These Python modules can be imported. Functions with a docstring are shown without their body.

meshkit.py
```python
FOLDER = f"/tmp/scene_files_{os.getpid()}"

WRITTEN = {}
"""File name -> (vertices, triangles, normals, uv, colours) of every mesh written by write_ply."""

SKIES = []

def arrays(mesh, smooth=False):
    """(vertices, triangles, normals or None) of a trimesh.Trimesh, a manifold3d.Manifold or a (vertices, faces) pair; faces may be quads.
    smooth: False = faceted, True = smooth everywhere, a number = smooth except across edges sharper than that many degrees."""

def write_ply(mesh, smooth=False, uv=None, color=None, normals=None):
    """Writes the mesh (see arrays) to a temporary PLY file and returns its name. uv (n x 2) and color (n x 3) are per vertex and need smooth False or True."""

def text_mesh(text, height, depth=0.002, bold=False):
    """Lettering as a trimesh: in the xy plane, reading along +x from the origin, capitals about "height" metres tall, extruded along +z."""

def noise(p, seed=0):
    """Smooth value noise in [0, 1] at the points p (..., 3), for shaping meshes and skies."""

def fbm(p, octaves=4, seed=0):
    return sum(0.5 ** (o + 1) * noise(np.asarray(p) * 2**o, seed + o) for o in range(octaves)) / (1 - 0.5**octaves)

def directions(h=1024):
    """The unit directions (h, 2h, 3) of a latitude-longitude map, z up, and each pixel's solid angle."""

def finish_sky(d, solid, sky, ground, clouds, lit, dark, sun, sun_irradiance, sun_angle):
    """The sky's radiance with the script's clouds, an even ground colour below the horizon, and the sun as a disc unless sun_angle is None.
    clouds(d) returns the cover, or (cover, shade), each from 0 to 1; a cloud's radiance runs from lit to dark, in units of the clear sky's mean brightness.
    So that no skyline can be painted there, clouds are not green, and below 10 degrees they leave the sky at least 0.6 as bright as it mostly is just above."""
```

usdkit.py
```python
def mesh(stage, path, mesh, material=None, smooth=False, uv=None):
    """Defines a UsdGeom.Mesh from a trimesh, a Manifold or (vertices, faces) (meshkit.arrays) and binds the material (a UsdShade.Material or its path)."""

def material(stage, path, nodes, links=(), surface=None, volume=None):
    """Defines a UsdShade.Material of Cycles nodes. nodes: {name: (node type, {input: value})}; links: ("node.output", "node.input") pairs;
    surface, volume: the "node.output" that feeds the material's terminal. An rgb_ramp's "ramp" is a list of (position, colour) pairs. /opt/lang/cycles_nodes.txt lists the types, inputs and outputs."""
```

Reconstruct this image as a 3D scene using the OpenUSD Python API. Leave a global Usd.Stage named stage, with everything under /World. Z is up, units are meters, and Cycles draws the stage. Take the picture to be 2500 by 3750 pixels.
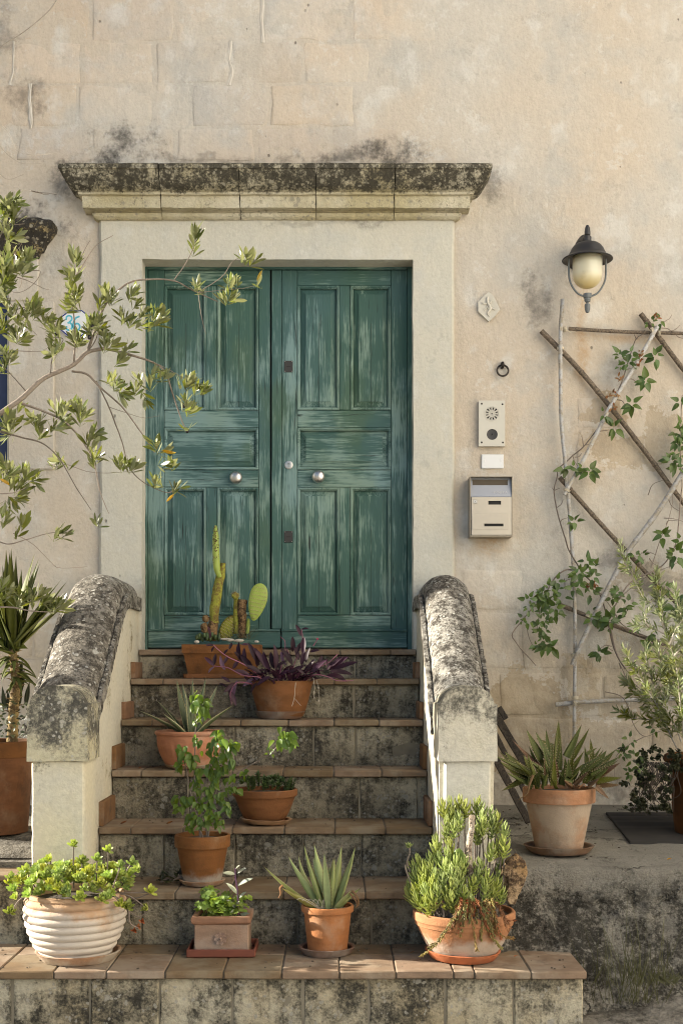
import math, random
import numpy as np, trimesh, usdkit, meshkit, manifold3d
from shapely.geometry import Polygon, LineString, Point, box as sbox
from shapely import union_all, affinity
from pxr import Usd, UsdGeom, UsdLux, UsdShade, Sdf, Gf

stage = Usd.Stage.CreateInMemory()
UsdGeom.SetStageUpAxis(stage, UsdGeom.Tokens.z)
UsdGeom.SetStageMetersPerUnit(stage, 1.0)
UsdGeom.Xform.Define(stage, '/World')
UsdGeom.Scope.Define(stage, '/World/Looks')
RNG = random.Random(7)
NP = np.random.default_rng(7)

# ------------------------------------------------------------------ camera, sky, sun, exposure
FPX, CXP, HYP, CAMY, CAMZ = 4700.0, 1230.0, 2450.0, -6.75, 1.34
cam = UsdGeom.Camera.Define(stage, '/World/camera')
cam.AddTranslateOp().Set(Gf.Vec3d(0, CAMY, CAMZ))
cam.AddRotateXOp().Set(90.0)
cam.CreateHorizontalApertureAttr(36.0)
cam.CreateVerticalApertureAttr(54.0)
cam.CreateFocalLengthAttr(36.0 * FPX / 2500.0)
cam.CreateHorizontalApertureOffsetAttr(20.0 / 2500.0 * 36.0)
cam.CreateVerticalApertureOffsetAttr(575.0 / 2500.0 * 36.0)
cam.CreateClippingRangeAttr(Gf.Vec2f(0.05, 2000.0))
cam.CreateFStopAttr(0.0)
cam.CreateExposureAttr(1.78)

SUN_EL, SUN_BEHIND = math.radians(23.0), math.radians(8.0)
SUN = np.array([-math.cos(SUN_EL) * math.cos(SUN_BEHIND), math.cos(SUN_EL) * math.sin(SUN_BEHIND), math.sin(SUN_EL)])
sky_mat = usdkit.material(stage, '/World/Looks/sky_air',
    {'sky': ('sky_texture', {'sky_type': 'single_scattering', 'sun_disc': False, 'sun_elevation': SUN_EL,
                             'sun_rotation': math.atan2(SUN[0], SUN[1]), 'altitude': 300.0, 'air_density': 1.0, 'aerosol_density': 1.6, 'ozone_density': 1.0}),
     'bg': ('background_shader', {'strength': 0.05})},
    [('sky.color', 'bg.color')], surface='bg.background')
dome = UsdLux.DomeLight.Define(stage, '/World/sky')
UsdShade.MaterialBindingAPI.Apply(dome.GetPrim()).Bind(sky_mat)
dome.GetPrim().SetCustomDataByKey('kind', 'structure')
sun = UsdLux.DistantLight.Define(stage, '/World/sun')
sun.CreateIntensityAttr(1.25)
sun.CreateAngleAttr(0.6)
sun.CreateColorAttr(Gf.Vec3f(1.0, 0.92, 0.78))
sun.GetPrim().CreateAttribute('inputs:normalize', Sdf.ValueTypeNames.Bool).Set(True)
_z = SUN / np.linalg.norm(SUN)
_x = np.cross([0, 0, 1.0], _z); _x /= np.linalg.norm(_x)
_y = np.cross(_z, _x)
sun.AddTransformOp().Set(Gf.Matrix4d(*_x, 0, *_y, 0, *_z, 0, 0, 0, 0, 1))


def W(px, py, d):
    """Point at distance d from the camera plane that stands where the photograph shows it."""
    return np.array([(px - CXP) * d / FPX, CAMY + d, CAMZ + (HYP - py) * d / FPX])


# ------------------------------------------------------------------ things and parts
_used = {}
GROUPS = {'saucer': 'saucers under the pots', 'potted plant': 'potted plants round the steps', 'timber': 'timbers leaning behind the stair wall',
          'fallen leaf': 'fallen leaves and scraps on the steps', 'parapet wall': 'low walls beside the stairs'}


def numbered(parent, name):
    k = _used.setdefault(parent, {})
    i = k.get(name, -1) + 1
    k[name] = i
    return name if i == 0 else f'{name}_{i:03d}'


class Thing:
    def __init__(s, name, label=None, cat=None, base=(0, 0, 0), group=None, kind=None):
        s.base = np.array(base, float)
        s.path = '/World/' + numbered('/World', name)
        x = UsdGeom.Xform.Define(stage, s.path)
        x.AddTranslateOp().Set(Gf.Vec3d(*map(float, s.base)))
        group = group or GROUPS.get(cat)
        for k, v in (('label', label), ('category', cat), ('group', group), ('kind', kind)):
            if v:
                x.GetPrim().SetCustomDataByKey(k, v)

    def part(s, name, mesh, mat, smooth=35, parent=None, label=None, kind=None, uv=None):
        """A part of the thing (or, with parent, a sub-part); mesh in world coordinates, mesh None for a part that only holds sub-parts."""
        up = parent or s.path
        path = up + '/' + numbered(up, name)
        if mesh is None:
            p = UsdGeom.Xform.Define(stage, path).GetPrim()
        else:
            v, f = (np.asarray(mesh.vertices), np.asarray(mesh.faces)) if isinstance(mesh, trimesh.Trimesh) else mesh
            p = usdkit.mesh(stage, path, (np.asarray(v) - s.base, f), mat, smooth, uv).GetPrim()
        if label:
            p.SetCustomDataByKey('label', label)
        if kind:
            p.SetCustomDataByKey('kind', kind)
        return path


def single(name, mesh, mat, label=None, cat=None, smooth=35, kind=None, group=None):
    path = '/World/' + numbered('/World', name)
    v, f = (np.asarray(mesh.vertices), np.asarray(mesh.faces)) if isinstance(mesh, trimesh.Trimesh) else mesh
    group = group or GROUPS.get(cat)
    p = usdkit.mesh(stage, path, (v, f), mat, smooth).GetPrim()
    for k, t in (('label', label), ('category', cat), ('group', group), ('kind', kind)):
        if t:
            p.SetCustomDataByKey(k, t)
    return path


# ------------------------------------------------------------------ mesh helpers
def cat(ms):
    vs, fs, n = [], [], 0
    for m in ms:
        v, f = (m.vertices, m.faces) if isinstance(m, trimesh.Trimesh) else m
        v, f = np.asarray(v, float), np.asarray(f, int)
        if f.shape[1] == 4:
            f = np.vstack([f[:, [0, 1, 2]], f[:, [0, 2, 3]]])
        vs.append(v); fs.append(f + n); n += len(v)
    return np.vstack(vs), np.vstack(fs)


def cbox(lo, hi, c=0.003):
    """Box with chamfered edges."""
    lo, hi = np.array(lo, float), np.array(hi, float)
    c = min(c, 0.45 * float((hi - lo).min()))
    pts = []
    for sx in (0, 1):
        for sy in (0, 1):
            for sz in (0, 1):
                p = np.where([sx, sy, sz], hi, lo)
                q = np.where([sx, sy, sz], -c, c)
                for k in range(3):
                    o = p + q
                    o[k] = p[k]
                    pts.append(o)
    return trimesh.convex.convex_hull(np.array(pts))


def to_manifold(v, f):
    return manifold3d.Manifold(manifold3d.Mesh(vert_properties=np.asarray(v, np.float32), tri_verts=np.asarray(f, np.uint32)))


def weather(m, edge=0.03, amp=0.003, freq=9.0, seed=0, octaves=4, fine=None):
    """Refines a closed mesh and pushes its points about, so that its edges wander and its faces undulate."""
    if not isinstance(m, manifold3d.Manifold):
        m = to_manifold(m.vertices, m.faces)
    m = m.refine_to_length(edge)
    g = m.to_mesh()
    v, f = np.array(g.vert_properties[:, :3], float), np.array(g.tri_verts, int)
    off = np.stack([meshkit.fbm(v * freq + 17.3 * k, octaves, seed + 11 * k) - 0.5 for k in range(3)], 1)
    v = v + off * 2 * amp
    if fine:
        off = np.stack([meshkit.fbm(v * fine[0] + 7.3 * k, 3, seed + 31 * k) - 0.5 for k in range(3)], 1)
        v = v + off * 2 * fine[1]
    return v, f


def grid(P):
    """(n, m, 3) points -> (vertices, quads)."""
    n, m = P.shape[:2]
    i, j = np.meshgrid(np.arange(n - 1), np.arange(m - 1), indexing='ij')
    a = (i * m + j).ravel()
    return P.reshape(-1, 3), np.stack([a, a + m, a + m + 1, a + 1], 1)


def lathe(profile, n=48, axis_at=(0, 0, 0), wob=0.0, seed=0):
    """Revolves (r, z) points about z; the profile runs so that the outside is on its right going down, closed by itself."""
    pr = np.array(profile, float)
    t = np.arange(n) * 2 * np.pi / n
    r = pr[:, 0][:, None] * np.ones(n)[None]
    if wob:
        ph = np.stack([np.cos(t), np.sin(t), np.zeros(n)], 1)
        r = r * (1 + wob * (meshkit.noise(ph * 1.3 + seed * 3.1)[None] - 0.5) * 2)
    P = np.stack([r * np.cos(t), r * np.sin(t), pr[:, 1][:, None] * np.ones(n)[None]], -1)
    k, out = len(pr), []
    i, j = np.meshgrid(np.arange(k - 1), np.arange(n), indexing='ij')
    q = np.stack([i * n + j, (i + 1) * n + j, (i + 1) * n + (j + 1) % n, i * n + (j + 1) % n], -1).reshape(-1, 4)
    return P.reshape(-1, 3) + np.array(axis_at), q


def smooth_line(pts, n):
    """Catmull-Rom through pts, n points."""
    p = np.array(pts, float)
    if len(p) == 2:
        return p[0] + (p[1] - p[0]) * np.linspace(0, 1, n)[:, None]
    q = np.vstack([2 * p[0] - p[1], p, 2 * p[-1] - p[-2]])
    s = np.concatenate([[0], np.cumsum(np.linalg.norm(np.diff(p, axis=0), axis=1))])
    u = np.interp(np.linspace(0, s[-1], n), s, np.arange(len(p)))
    i = np.minimum(u.astype(int), len(p) - 2)
    t = (u - i)[:, None]
    a, b, c, d = q[i], q[i + 1], q[i + 2], q[i + 3]
    return 0.5 * (2 * b + (c - a) * t + (2 * a - 5 * b + 4 * c - d) * t ** 2 + (3 * b - a - 3 * c + d) * t ** 3)


def frames(p):
    t = np.gradient(p, axis=0)
    t /= np.linalg.norm(t, axis=1, keepdims=True) + 1e-12
    a = np.cross(t[0], [0, 0, 1.0] if abs(t[0][2]) < 0.9 else [1.0, 0, 0])
    a /= np.linalg.norm(a) + 1e-12
    A = []
    for k in range(len(p)):
        a = a - t[k] * (a @ t[k])
        a /= np.linalg.norm(a) + 1e-12
        A.append(a)
    A = np.array(A)
    return t, A, np.cross(t, A)


def tube(pts, r, sides=7, n=None, caps=True):
    p = np.array(pts, float)
    if n:
        p = smooth_line(p, n)
    r = np.interp(np.linspace(0, 1, len(p)), np.linspace(0, 1, len(np.atleast_1d(r))), np.atleast_1d(r))
    t, A, B = frames(p)
    ang = np.arange(sides) * 2 * np.pi / sides
    v = p[:, None] + r[:, None, None] * (np.cos(ang)[None, :, None] * A[:, None] + np.sin(ang)[None, :, None] * B[:, None])
    i, j = np.meshgrid(np.arange(len(p) - 1), np.arange(sides), indexing='ij')
    q = np.stack([i * sides + j, i * sides + (j + 1) % sides, (i + 1) * sides + (j + 1) % sides, (i + 1) * sides + j], -1).reshape(-1, 4)
    f = np.vstack([q[:, [0, 1, 2]], q[:, [0, 2, 3]]])
    v = v.reshape(-1, 3)
    if caps:
        m = len(v)
        v = np.vstack([v, p[0], p[-1]])
        k = np.arange(sides)
        f = np.vstack([f, np.stack([np.full(sides, m), (k + 1) % sides, k], 1), np.stack([np.full(sides, m + 1), m - sides + k, m - sides + (k + 1) % sides], 1)])
    return v, f


def rot(axis, deg):
    return trimesh.transformations.rotation_matrix(math.radians(deg), axis)[:3, :3]


def unit(v):
    v = np.asarray(v, float)
    return v / (np.linalg.norm(v) + 1e-12)


def frame_loops(x0, x1, z0, z1, loops, cap=True):
    """Rectangle loops (inset, y) joined into a mitred moulding or raised panel seen from -y."""
    V = []
    for ins, y in loops:
        V += [(x0 + ins, y, z0 + ins), (x1 - ins, y, z0 + ins), (x1 - ins, y, z1 - ins), (x0 + ins, y, z1 - ins)]
    F = []
    for k in range(len(loops) - 1):
        for j in range(4):
            a, b = 4 * k + j, 4 * k + (j + 1) % 4
            F.append((a, b, b + 4, a + 4))
    if cap:
        k = 4 * (len(loops) - 1)
        F.append((k, k + 1, k + 2, k + 3))
    return np.array(V, float), np.array(F)


def extrude(poly, depth):
    return trimesh.creation.extrude_polygon(poly, depth, engine='earcut')


def facing(m, y_front, thick=None):
    """A mesh made in the xy plane (extruded along +z) stood up as x, z with its extrusion towards -y; y_front is the plane of its back."""
    v = np.array(m.vertices)
    return np.stack([v[:, 0], y_front - v[:, 2], v[:, 1]], 1), np.array(m.faces)


def ball(c, r, sub=2):
    m = trimesh.creation.icosphere(sub, 1.0)
    return np.asarray(m.vertices) * np.asarray(r) + np.asarray(c), np.asarray(m.faces)


def jag(m, amp, freq, seed=0):
    v, f = (np.asarray(m.vertices), np.asarray(m.faces)) if isinstance(m, trimesh.Trimesh) else m
    off = np.stack([meshkit.fbm(v * freq + 17.3 * k, 3, seed + 11 * k) - 0.5 for k in range(3)], 1)
    return v + off * 2 * amp, f


# ------------------------------------------------------------------ materials
class G:
    """A small way to write node graphs: g(kind, 'output', input=value or 'node.output')."""
    def __init__(s):
        s.n, s.l = {}, []

    def __call__(s, kind, out, **inp):
        name, vals = f'n{len(s.n)}', {}
        for k, v in inp.items():
            if isinstance(v, str) and '.' in v:
                s.l.append((v, f'{name}.{k}'))
            else:
                vals[k] = v
        s.n[name] = (kind, vals)
        return f'{name}.{out}'

    def pos(s, sx=1, sy=1, sz=1, off=None):
        p = s('geometry', 'position')
        if off:
            p = s('vector_math', 'vector', math_type='add', vector1=p, vector2=off)
        return p if (sx, sy, sz) == (1, 1, 1) else s('vector_math', 'vector', math_type='multiply', vector1=p, vector2=(sx, sy, sz))

    def noise(s, vec, scale, detail=4, rough=0.55, dist=0.0, out='fac'):
        return s('noise_texture', out, vector=vec, scale=scale, detail=detail, roughness=rough, distortion=dist)

    def step(s, v, a, b, lo=0.0, hi=1.0):
        return s('map_range', 'result', range_type='smoothstep', value=v, from_min=a, from_max=b, to_min=lo, to_max=hi, clamp=True)

    def lin(s, v, a, b, lo=0.0, hi=1.0):
        return s('map_range', 'result', range_type='linear', value=v, from_min=a, from_max=b, to_min=lo, to_max=hi, clamp=True)

    def m(s, op, a, b=0.0, clamp=False):
        return s('math', 'value', math_type=op, value1=a, value2=b, use_clamp=clamp)

    def mix(s, fac, a, b, mode='mix'):
        return s('mix_color', 'result', blend_type=mode, fac=fac, a=a, b=b)

    def blob(s, p, c, r, soft=1.0):
        """1 at c falling to 0 at the ellipsoid of radii r (metres)."""
        q = s('vector_math', 'vector', math_type='subtract', vector1=p, vector2=c)
        q = s('vector_math', 'vector', math_type='multiply', vector1=q, vector2=tuple(1.0 / x for x in r))
        d = s('vector_math', 'value', math_type='length', vector1=q)
        return s.step(d, 1.0 - soft, 1.0, 1.0, 0.0)

    def bump(s, h, dist, strength=1.0, normal=None):
        kw = dict(height=h, distance=dist, strength=strength)
        if normal:
            kw['normal'] = normal
        return s('bump', 'normal', **kw)

    def done(s, name, surface):
        return usdkit.material(stage, '/World/Looks/' + name, s.n, s.l, surface=surface)

    def solid(s, name, color, rough=0.8, normal=None, **kw):
        inp = dict(base_color=color, roughness=rough, **kw)
        if normal:
            inp['normal'] = normal
        return s.done(name, s('principled_bsdf', 'BSDF', **inp))


def plain(name, color, rough=0.6, vary=0.15, scale=30, bump=0.0006, **kw):
    g = G()
    p = g.pos()
    n = g.noise(p, scale, 5)
    c = g.mix(n, tuple(x * (1 - vary) for x in color), tuple(min(1, x * (1 + vary)) for x in color))
    r = g('object_info', 'random')
    c = g('hsv', 'color', hue=0.5, saturation=1.0, value=g.lin(r, 0, 1, 1 - vary, 1 + vary), fac=1.0, color=c)
    return g.solid(name, c, rough, g.bump(n, bump) if bump else None, **kw)


def plaster(name, base, warm, grey, light, blobs=(), streaks=(), bump=0.004, rustblobs=(), bare=()):
    g = G()
    p = g.pos()
    big = g.noise(p, 0.9, 3, 0.5)
    c = g.mix(g.step(big, 0.38, 0.62), base, warm)
    mid = g.noise(g.pos(1, 1, 1, (5.2, 0, 1.7)), 2.6, 5, 0.6)
    c = g.mix(g.m('multiply', g.step(mid, 0.48, 0.66), 0.75), c, grey)
    lt = g.noise(g.pos(1, 1, 0.8, (1.2, 0, 8.7)), 5.5, 6, 0.62)
    c = g.mix(g.m('multiply', g.step(lt, 0.54, 0.68), 0.65), c, light)
    pk = g.noise(g.pos(1, 1, 1, (11.0, 0, 3.3)), 1.7, 4, 0.6)
    c = g.mix(g.m('multiply', g.step(pk, 0.5, 0.68), 0.5), c, warm)
    chip = g.m('add', g.m('multiply', g.noise(p, 16, 7, 0.7), 0.7), g.m('multiply', g.noise(p, 3.0, 3), 0.3))
    c = g.mix(g.m('multiply', g.step(chip, 0.575, 0.60), 0.45), c, light)
    c = g.mix(g.m('multiply', g.step(chip, 0.425, 0.39), 0.22), c, tuple(x * 0.55 for x in base))
    fine = g.noise(p, 55, 5, 0.65)
    c = g.mix(g.lin(fine, 0.3, 0.7, 0.16, 0.0), c, (0.16, 0.13, 0.10))
    # pits and flecks
    pit = g('voronoi_texture', 'distance', vector=g.pos(1, 1, 0.75), scale=11.0, feature='f1')
    pn = g.noise(p, 3.1, 2)
    pm = g.m('multiply', g.step(pit, 0.05, 0.085, 1, 0), g.step(pn, 0.52, 0.6))
    c = g.mix(g.m('multiply', pm, 0.6), c, (0.09, 0.075, 0.06))
    pw = g('vector_math', 'vector', math_type='multiply_add', vector1=g('vector_math', 'vector', math_type='subtract', vector1=g.noise(p, 5.0, 4, 0.6, out='color'), vector2=(0.5, 0.5, 0.5)), vector2=(0.34, 0.0, 0.30), vector3=p)
    rag = g.noise(p, 9.0, 8, 0.68)
    rag2 = g.noise(p, 38.0, 5, 0.7)
    rr = g.m('add', g.m('multiply', rag, 0.65), g.m('multiply', rag2, 0.35))
    for c0, r0, strength in bare:
        b = g.blob(pw, c0, tuple(x * 1.25 for x in r0), 0.9)
        mk = g.step(g.m('add', b, g.m('multiply', g.m('subtract', rr, 0.5), 2.2)), 0.46, 0.54)
        bc = g.mix(g.step(rag, 0.4, 0.6), (0.30, 0.235, 0.15), (0.42, 0.34, 0.235))
        c = g.mix(g.m('multiply', mk, strength), c, bc)
    for c0, r0, strength in rustblobs:
        mk = g.m('multiply', g.blob(g.mix(0.35, p, pw), c0, r0, 1.0), g.step(rr, 0.36, 0.6))
        c = g.mix(g.m('multiply', mk, strength), c, (0.40, 0.21, 0.055))
    for c0, r0, strength in blobs:
        b = g.blob(pw, c0, tuple(x * 1.35 for x in r0), 1.0)
        mk = g.step(g.m('add', g.m('multiply', b, 0.75), g.m('multiply', g.m('subtract', rr, 0.5), 3.2)), 0.18, 1.0)
        mk = g.m('multiply', mk, g.step(b, 0.0, 0.45))
        c = g.mix(g.m('multiply', mk, strength), c, (0.045, 0.042, 0.038))
    c = g('hsv', 'color', hue=0.5, saturation=g.lin(g('object_info', 'random'), 0, 1, 0.9, 1.1), value=g.lin(g.m('fraction', g.m('multiply', g('object_info', 'random'), 3.7)), 0, 1, 0.93, 1.05), fac=1.0, color=c)
    h1 = g.noise(g.pos(1, 1, 0.55), 13, 6, 0.6)
    h2 = g.noise(p, 70, 4, 0.6)
    h = g.m('add', h1, g.m('multiply', h2, 0.22))
    h = g.m('subtract', h, g.m('multiply', pm, 0.5))
    return g.solid(name, c, 0.92, g.bump(h, bump * 3.2), specular_ior_level=0.2)


def mildew(name, light, dark, scale=5.0, amount=0.5, spots=True, bump=0.006, low=None, warm=None, spotcol=(0.50, 0.47, 0.40), high=None, soft=0.07):
    """Old stone: pale under black mildew and round pale lichen. low=(z0, z1) or high: clean below / above."""
    g = G()
    p = g.pos()
    a = g.noise(p, scale, 9, 0.68)
    b = g.noise(p, scale * 5.5, 6, 0.72)
    v = g.m('add', g.m('multiply', a, 0.62), g.m('multiply', b, 0.38))
    if low:
        z = g('separate_xyz', 'z', vector=p)
        v = g.m('add', v, g.lin(z, low[0], low[1], -0.20, 0.0))
    if high:
        z = g('separate_xyz', 'z', vector=p)
        v = g.m('add', v, g.lin(z, high[0], high[1], 0.0, -0.22))
    t = 0.5 + (0.5 - amount) * 0.28
    run = g.noise(g.pos(1, 1, 0.16), scale * 2.6, 6, 0.65)
    v = g.m('add', v, g.m('multiply', g.m('subtract', run, 0.5), 0.30))
    fl = g.noise(p, 95, 5, 0.75)
    v = g.m('add', v, g.m('multiply', g.m('subtract', fl, 0.5), 0.34))
    mk = g.step(v, t - soft, t + soft)
    lc = g.mix(g.step(g.noise(p, 2.3, 4), 0.35, 0.65), light, warm or tuple(x * 0.8 for x in light))
    lc = g.mix(g.lin(g.noise(p, 60, 4), 0.3, 0.7, 0.22, 0.0), lc, (0.14, 0.12, 0.10))
    dc = g.mix(g.noise(p, 45, 3), tuple(x * 0.55 for x in dark), tuple(x * 1.7 for x in dark))
    c = g.mix(mk, lc, dc)
    if spots:
        ps = g.mix(0.035, p, g.noise(p, 22, 3, out='color'))
        for sc, hi, lo in ((17.0, 0.24, 0.5), (42.0, 0.30, 0.46)):
            d = g('voronoi_texture', 'distance', vector=ps, scale=sc, feature='f1')
            gate = g.step(g.noise(p, sc * 0.33, 3), lo, lo + 0.08)
            sm = g.m('multiply', g.step(d, hi - 0.07, hi, 1.0, 0.0), gate)
            c = g.mix(g.m('multiply', sm, 0.85), c, spotcol)
    h = g.m('add', g.noise(p, 26, 7, 0.62), g.m('multiply', g.noise(p, 120, 3), 0.25))
    return g.solid(name, c, 0.95, g.bump(h, bump * 2.2), specular_ior_level=0.15)


def cracked(name, light, dark, spot):
    """Rough ledge: pale worn top edge, black growth below, split by a few deep cracks."""
    g = G()
    p = g.pos()
    pw = g('vector_math', 'vector', math_type='multiply_add', vector1=g('vector_math', 'vector', math_type='subtract', vector1=g.noise(p, 4.0, 5, 0.65, out='color'), vector2=(0.5, 0.5, 0.5)), vector2=(0.45, 0.45, 0.4), vector3=p)
    a, b = g.noise(p, 7.5, 9, 0.7), g.noise(p, 38, 6, 0.75)
    z = g('separate_xyz', 'z', vector=p)
    v = g.m('add', g.m('add', g.m('multiply', a, 0.6), g.m('multiply', b, 0.4)), g.lin(z, 0.40, 0.55, 0.03, -0.11))
    v = g.m('add', v, g.m('multiply', g.m('subtract', g.noise(p, 90, 5, 0.75), 0.5), 0.4))
    c = g.mix(g.step(v, 0.42, 0.58), light, dark)
    c = g.mix(g.step(g.noise(p, 2.6, 4), 0.4, 0.65, 0.0, 0.55), c, tuple(x * 0.45 for x in light))
    c = g.mix(g.lin(g.noise(p, 150, 4, 0.7), 0.3, 0.7, 0.35, 0.0), c, (0.03, 0.027, 0.022))
    d = g('voronoi_texture', 'distance', vector=pw, scale=2.1, feature='distance_to_edge')
    ck = g.m('multiply', g.step(d, 0.004, 0.018, 1.0, 0.0), g.step(g.noise(p, 2.2, 3), 0.46, 0.58))
    c = g.mix(g.m('multiply', ck, 0.85), c, (0.010, 0.009, 0.008))
    d2 = g('voronoi_texture', 'distance', vector=g.mix(0.1, p, g.noise(p, 25, 3, out='color')), scale=34, feature='f1')
    sm = g.m('multiply', g.step(d2, 0.2, 0.28, 1.0, 0.0), g.step(g.noise(p, 9, 3), 0.46, 0.56))
    c = g.mix(g.m('multiply', sm, 0.8), c, spot)
    h = g.m('add', g.noise(p, 18, 9, 0.68), g.m('multiply', g.noise(p, 110, 4, 0.7), 0.3))
    h = g.m('subtract', h, g.m('multiply', ck, 1.2))
    return g.solid(name, c, 0.95, g.bump(h, 0.045), specular_ior_level=0.15)


def terracotta(name, base, pale, dark, pale_amt=0.5, band=None, bump=0.0012, top=None, rough=0.85, grime=0.5, vary=0.1):
    """Clay with lime bloom and grime. band=(z0, z1): pale bloom at the foot fading out upwards; top=(z0, z1): pale fading in upwards."""
    g = G()
    p = g.pos()
    a = g.noise(p, 6.5, 7, 0.62)
    w = g.noise(g.pos(1, 1, 3.2), 9.0, 6, 0.6)
    c = g.mix(g.step(w, 0.3, 0.7), tuple(x * 0.82 for x in base), tuple(min(1, x * 1.12) for x in base))
    v = a
    if band:
        z = g('separate_xyz', 'z', vector=p)
        v = g.m('add', v, g.lin(z, band[0], band[1], 0.30, -0.22))
    if top:
        z = g('separate_xyz', 'z', vector=p)
        v = g.m('add', v, g.lin(z, top[0], top[1], -0.25, 0.25))
    t = 0.5 + (0.5 - pale_amt) * 0.4
    c = g.mix(g.m('multiply', g.step(v, t - 0.1, t + 0.13), 0.85), c, pale)
    gr = g.noise(g.pos(1, 1, 0.6, (3.3, 1.2, 0.4)), 12.0, 8, 0.7)
    c = g.mix(g.m('multiply', g.step(gr, 0.52, 0.72), grime), c, dark)
    r = g('object_info', 'random')
    c = g('hsv', 'color', hue=g.lin(r, 0, 1, 0.495, 0.505), saturation=g.lin(r, 0, 1, 0.9, 1.08), value=g.lin(r, 0, 1, 1 + vary, 1 - vary), fac=1.0, color=c)
    h = g.m('add', g.noise(p, 40, 5), g.m('multiply', g.noise(p, 160, 3), 0.4))
    return g.solid(name, c, rough, g.bump(h, bump * 1.6), specular_ior_level=0.25)


def leaf(name, top, under=None, vary=0.25, gloss=0.45, trans=0.35, hue=0.02, margin=None, tip=None, spots=None, spec=0.5, stripe=None):
    """Leaf with light passing through; margin/tip use the leaf's own u (across) and v (along)."""
    g = G()
    rnd = g('geometry', 'random_per_island')
    r2 = g('object_info', 'random')
    n = g.noise(g.pos(), 60, 3)
    c = g.mix(n, tuple(x * 0.8 for x in top), tuple(x * 1.18 for x in top))
    mixr = g.m('fraction', g.m('add', rnd, g.m('multiply', r2, 7.31)))
    c = g('hsv', 'color', hue=g.lin(mixr, 0, 1, 0.5 - hue, 0.5 + hue), saturation=g.lin(mixr, 0, 1, 1.1, 0.88), value=g.lin(g.m('fraction', g.m('multiply', mixr, 5.7)), 0, 1, 1 - vary, 1 + vary), fac=1.0, color=c)
    if margin or tip or spots or stripe:
        uv = g('uvmap', 'UV', attribute='st')
        u, v = g('separate_xyz', 'x', vector=uv), g('separate_xyz', 'y', vector=uv)
        e = g.m('absolute', g.m('subtract', u, 0.5))
        if stripe:
            c = g.mix(g.step(e, 0.02, 0.12, 0.8, 0.0), c, stripe)
        if spots:
            d = g('voronoi_texture', 'distance', vector=g('vector_math', 'vector', math_type='multiply', vector1=uv, vector2=(5.0, 14.0, 1.0)), scale=1.0, feature='f1')
            c = g.mix(g.m('multiply', g.step(d, 0.2, 0.34, 1.0, 0.0), 0.7), c, spots)
        if margin:
            mcol, mw = margin
            c = g.mix(g.step(g.m('add', e, g.m('multiply', g.m('subtract', g.noise(g.pos(), 90, 2), 0.5), 0.1)), 0.5 - mw - 0.02, 0.5 - mw + 0.02), c, mcol)
        if tip:
            c = g.mix(g.step(v, 0.9, 0.985), c, tip)
    if under:
        c = g.mix(g('geometry', 'backfacing'), c, under)
    a = g('principled_bsdf', 'BSDF', base_color=c, roughness=gloss, specular_ior_level=spec)
    if trans <= 0:
        return g.done(name, a)
    tc = g('hsv', 'color', hue=0.49, saturation=1.15, value=1.5, fac=1.0, color=c)
    b = g('translucent_bsdf', 'BSDF', color=tc)
    return g.done(name, g('mix_closure', 'closure', fac=trans, closure1=a, closure2=b))


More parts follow.
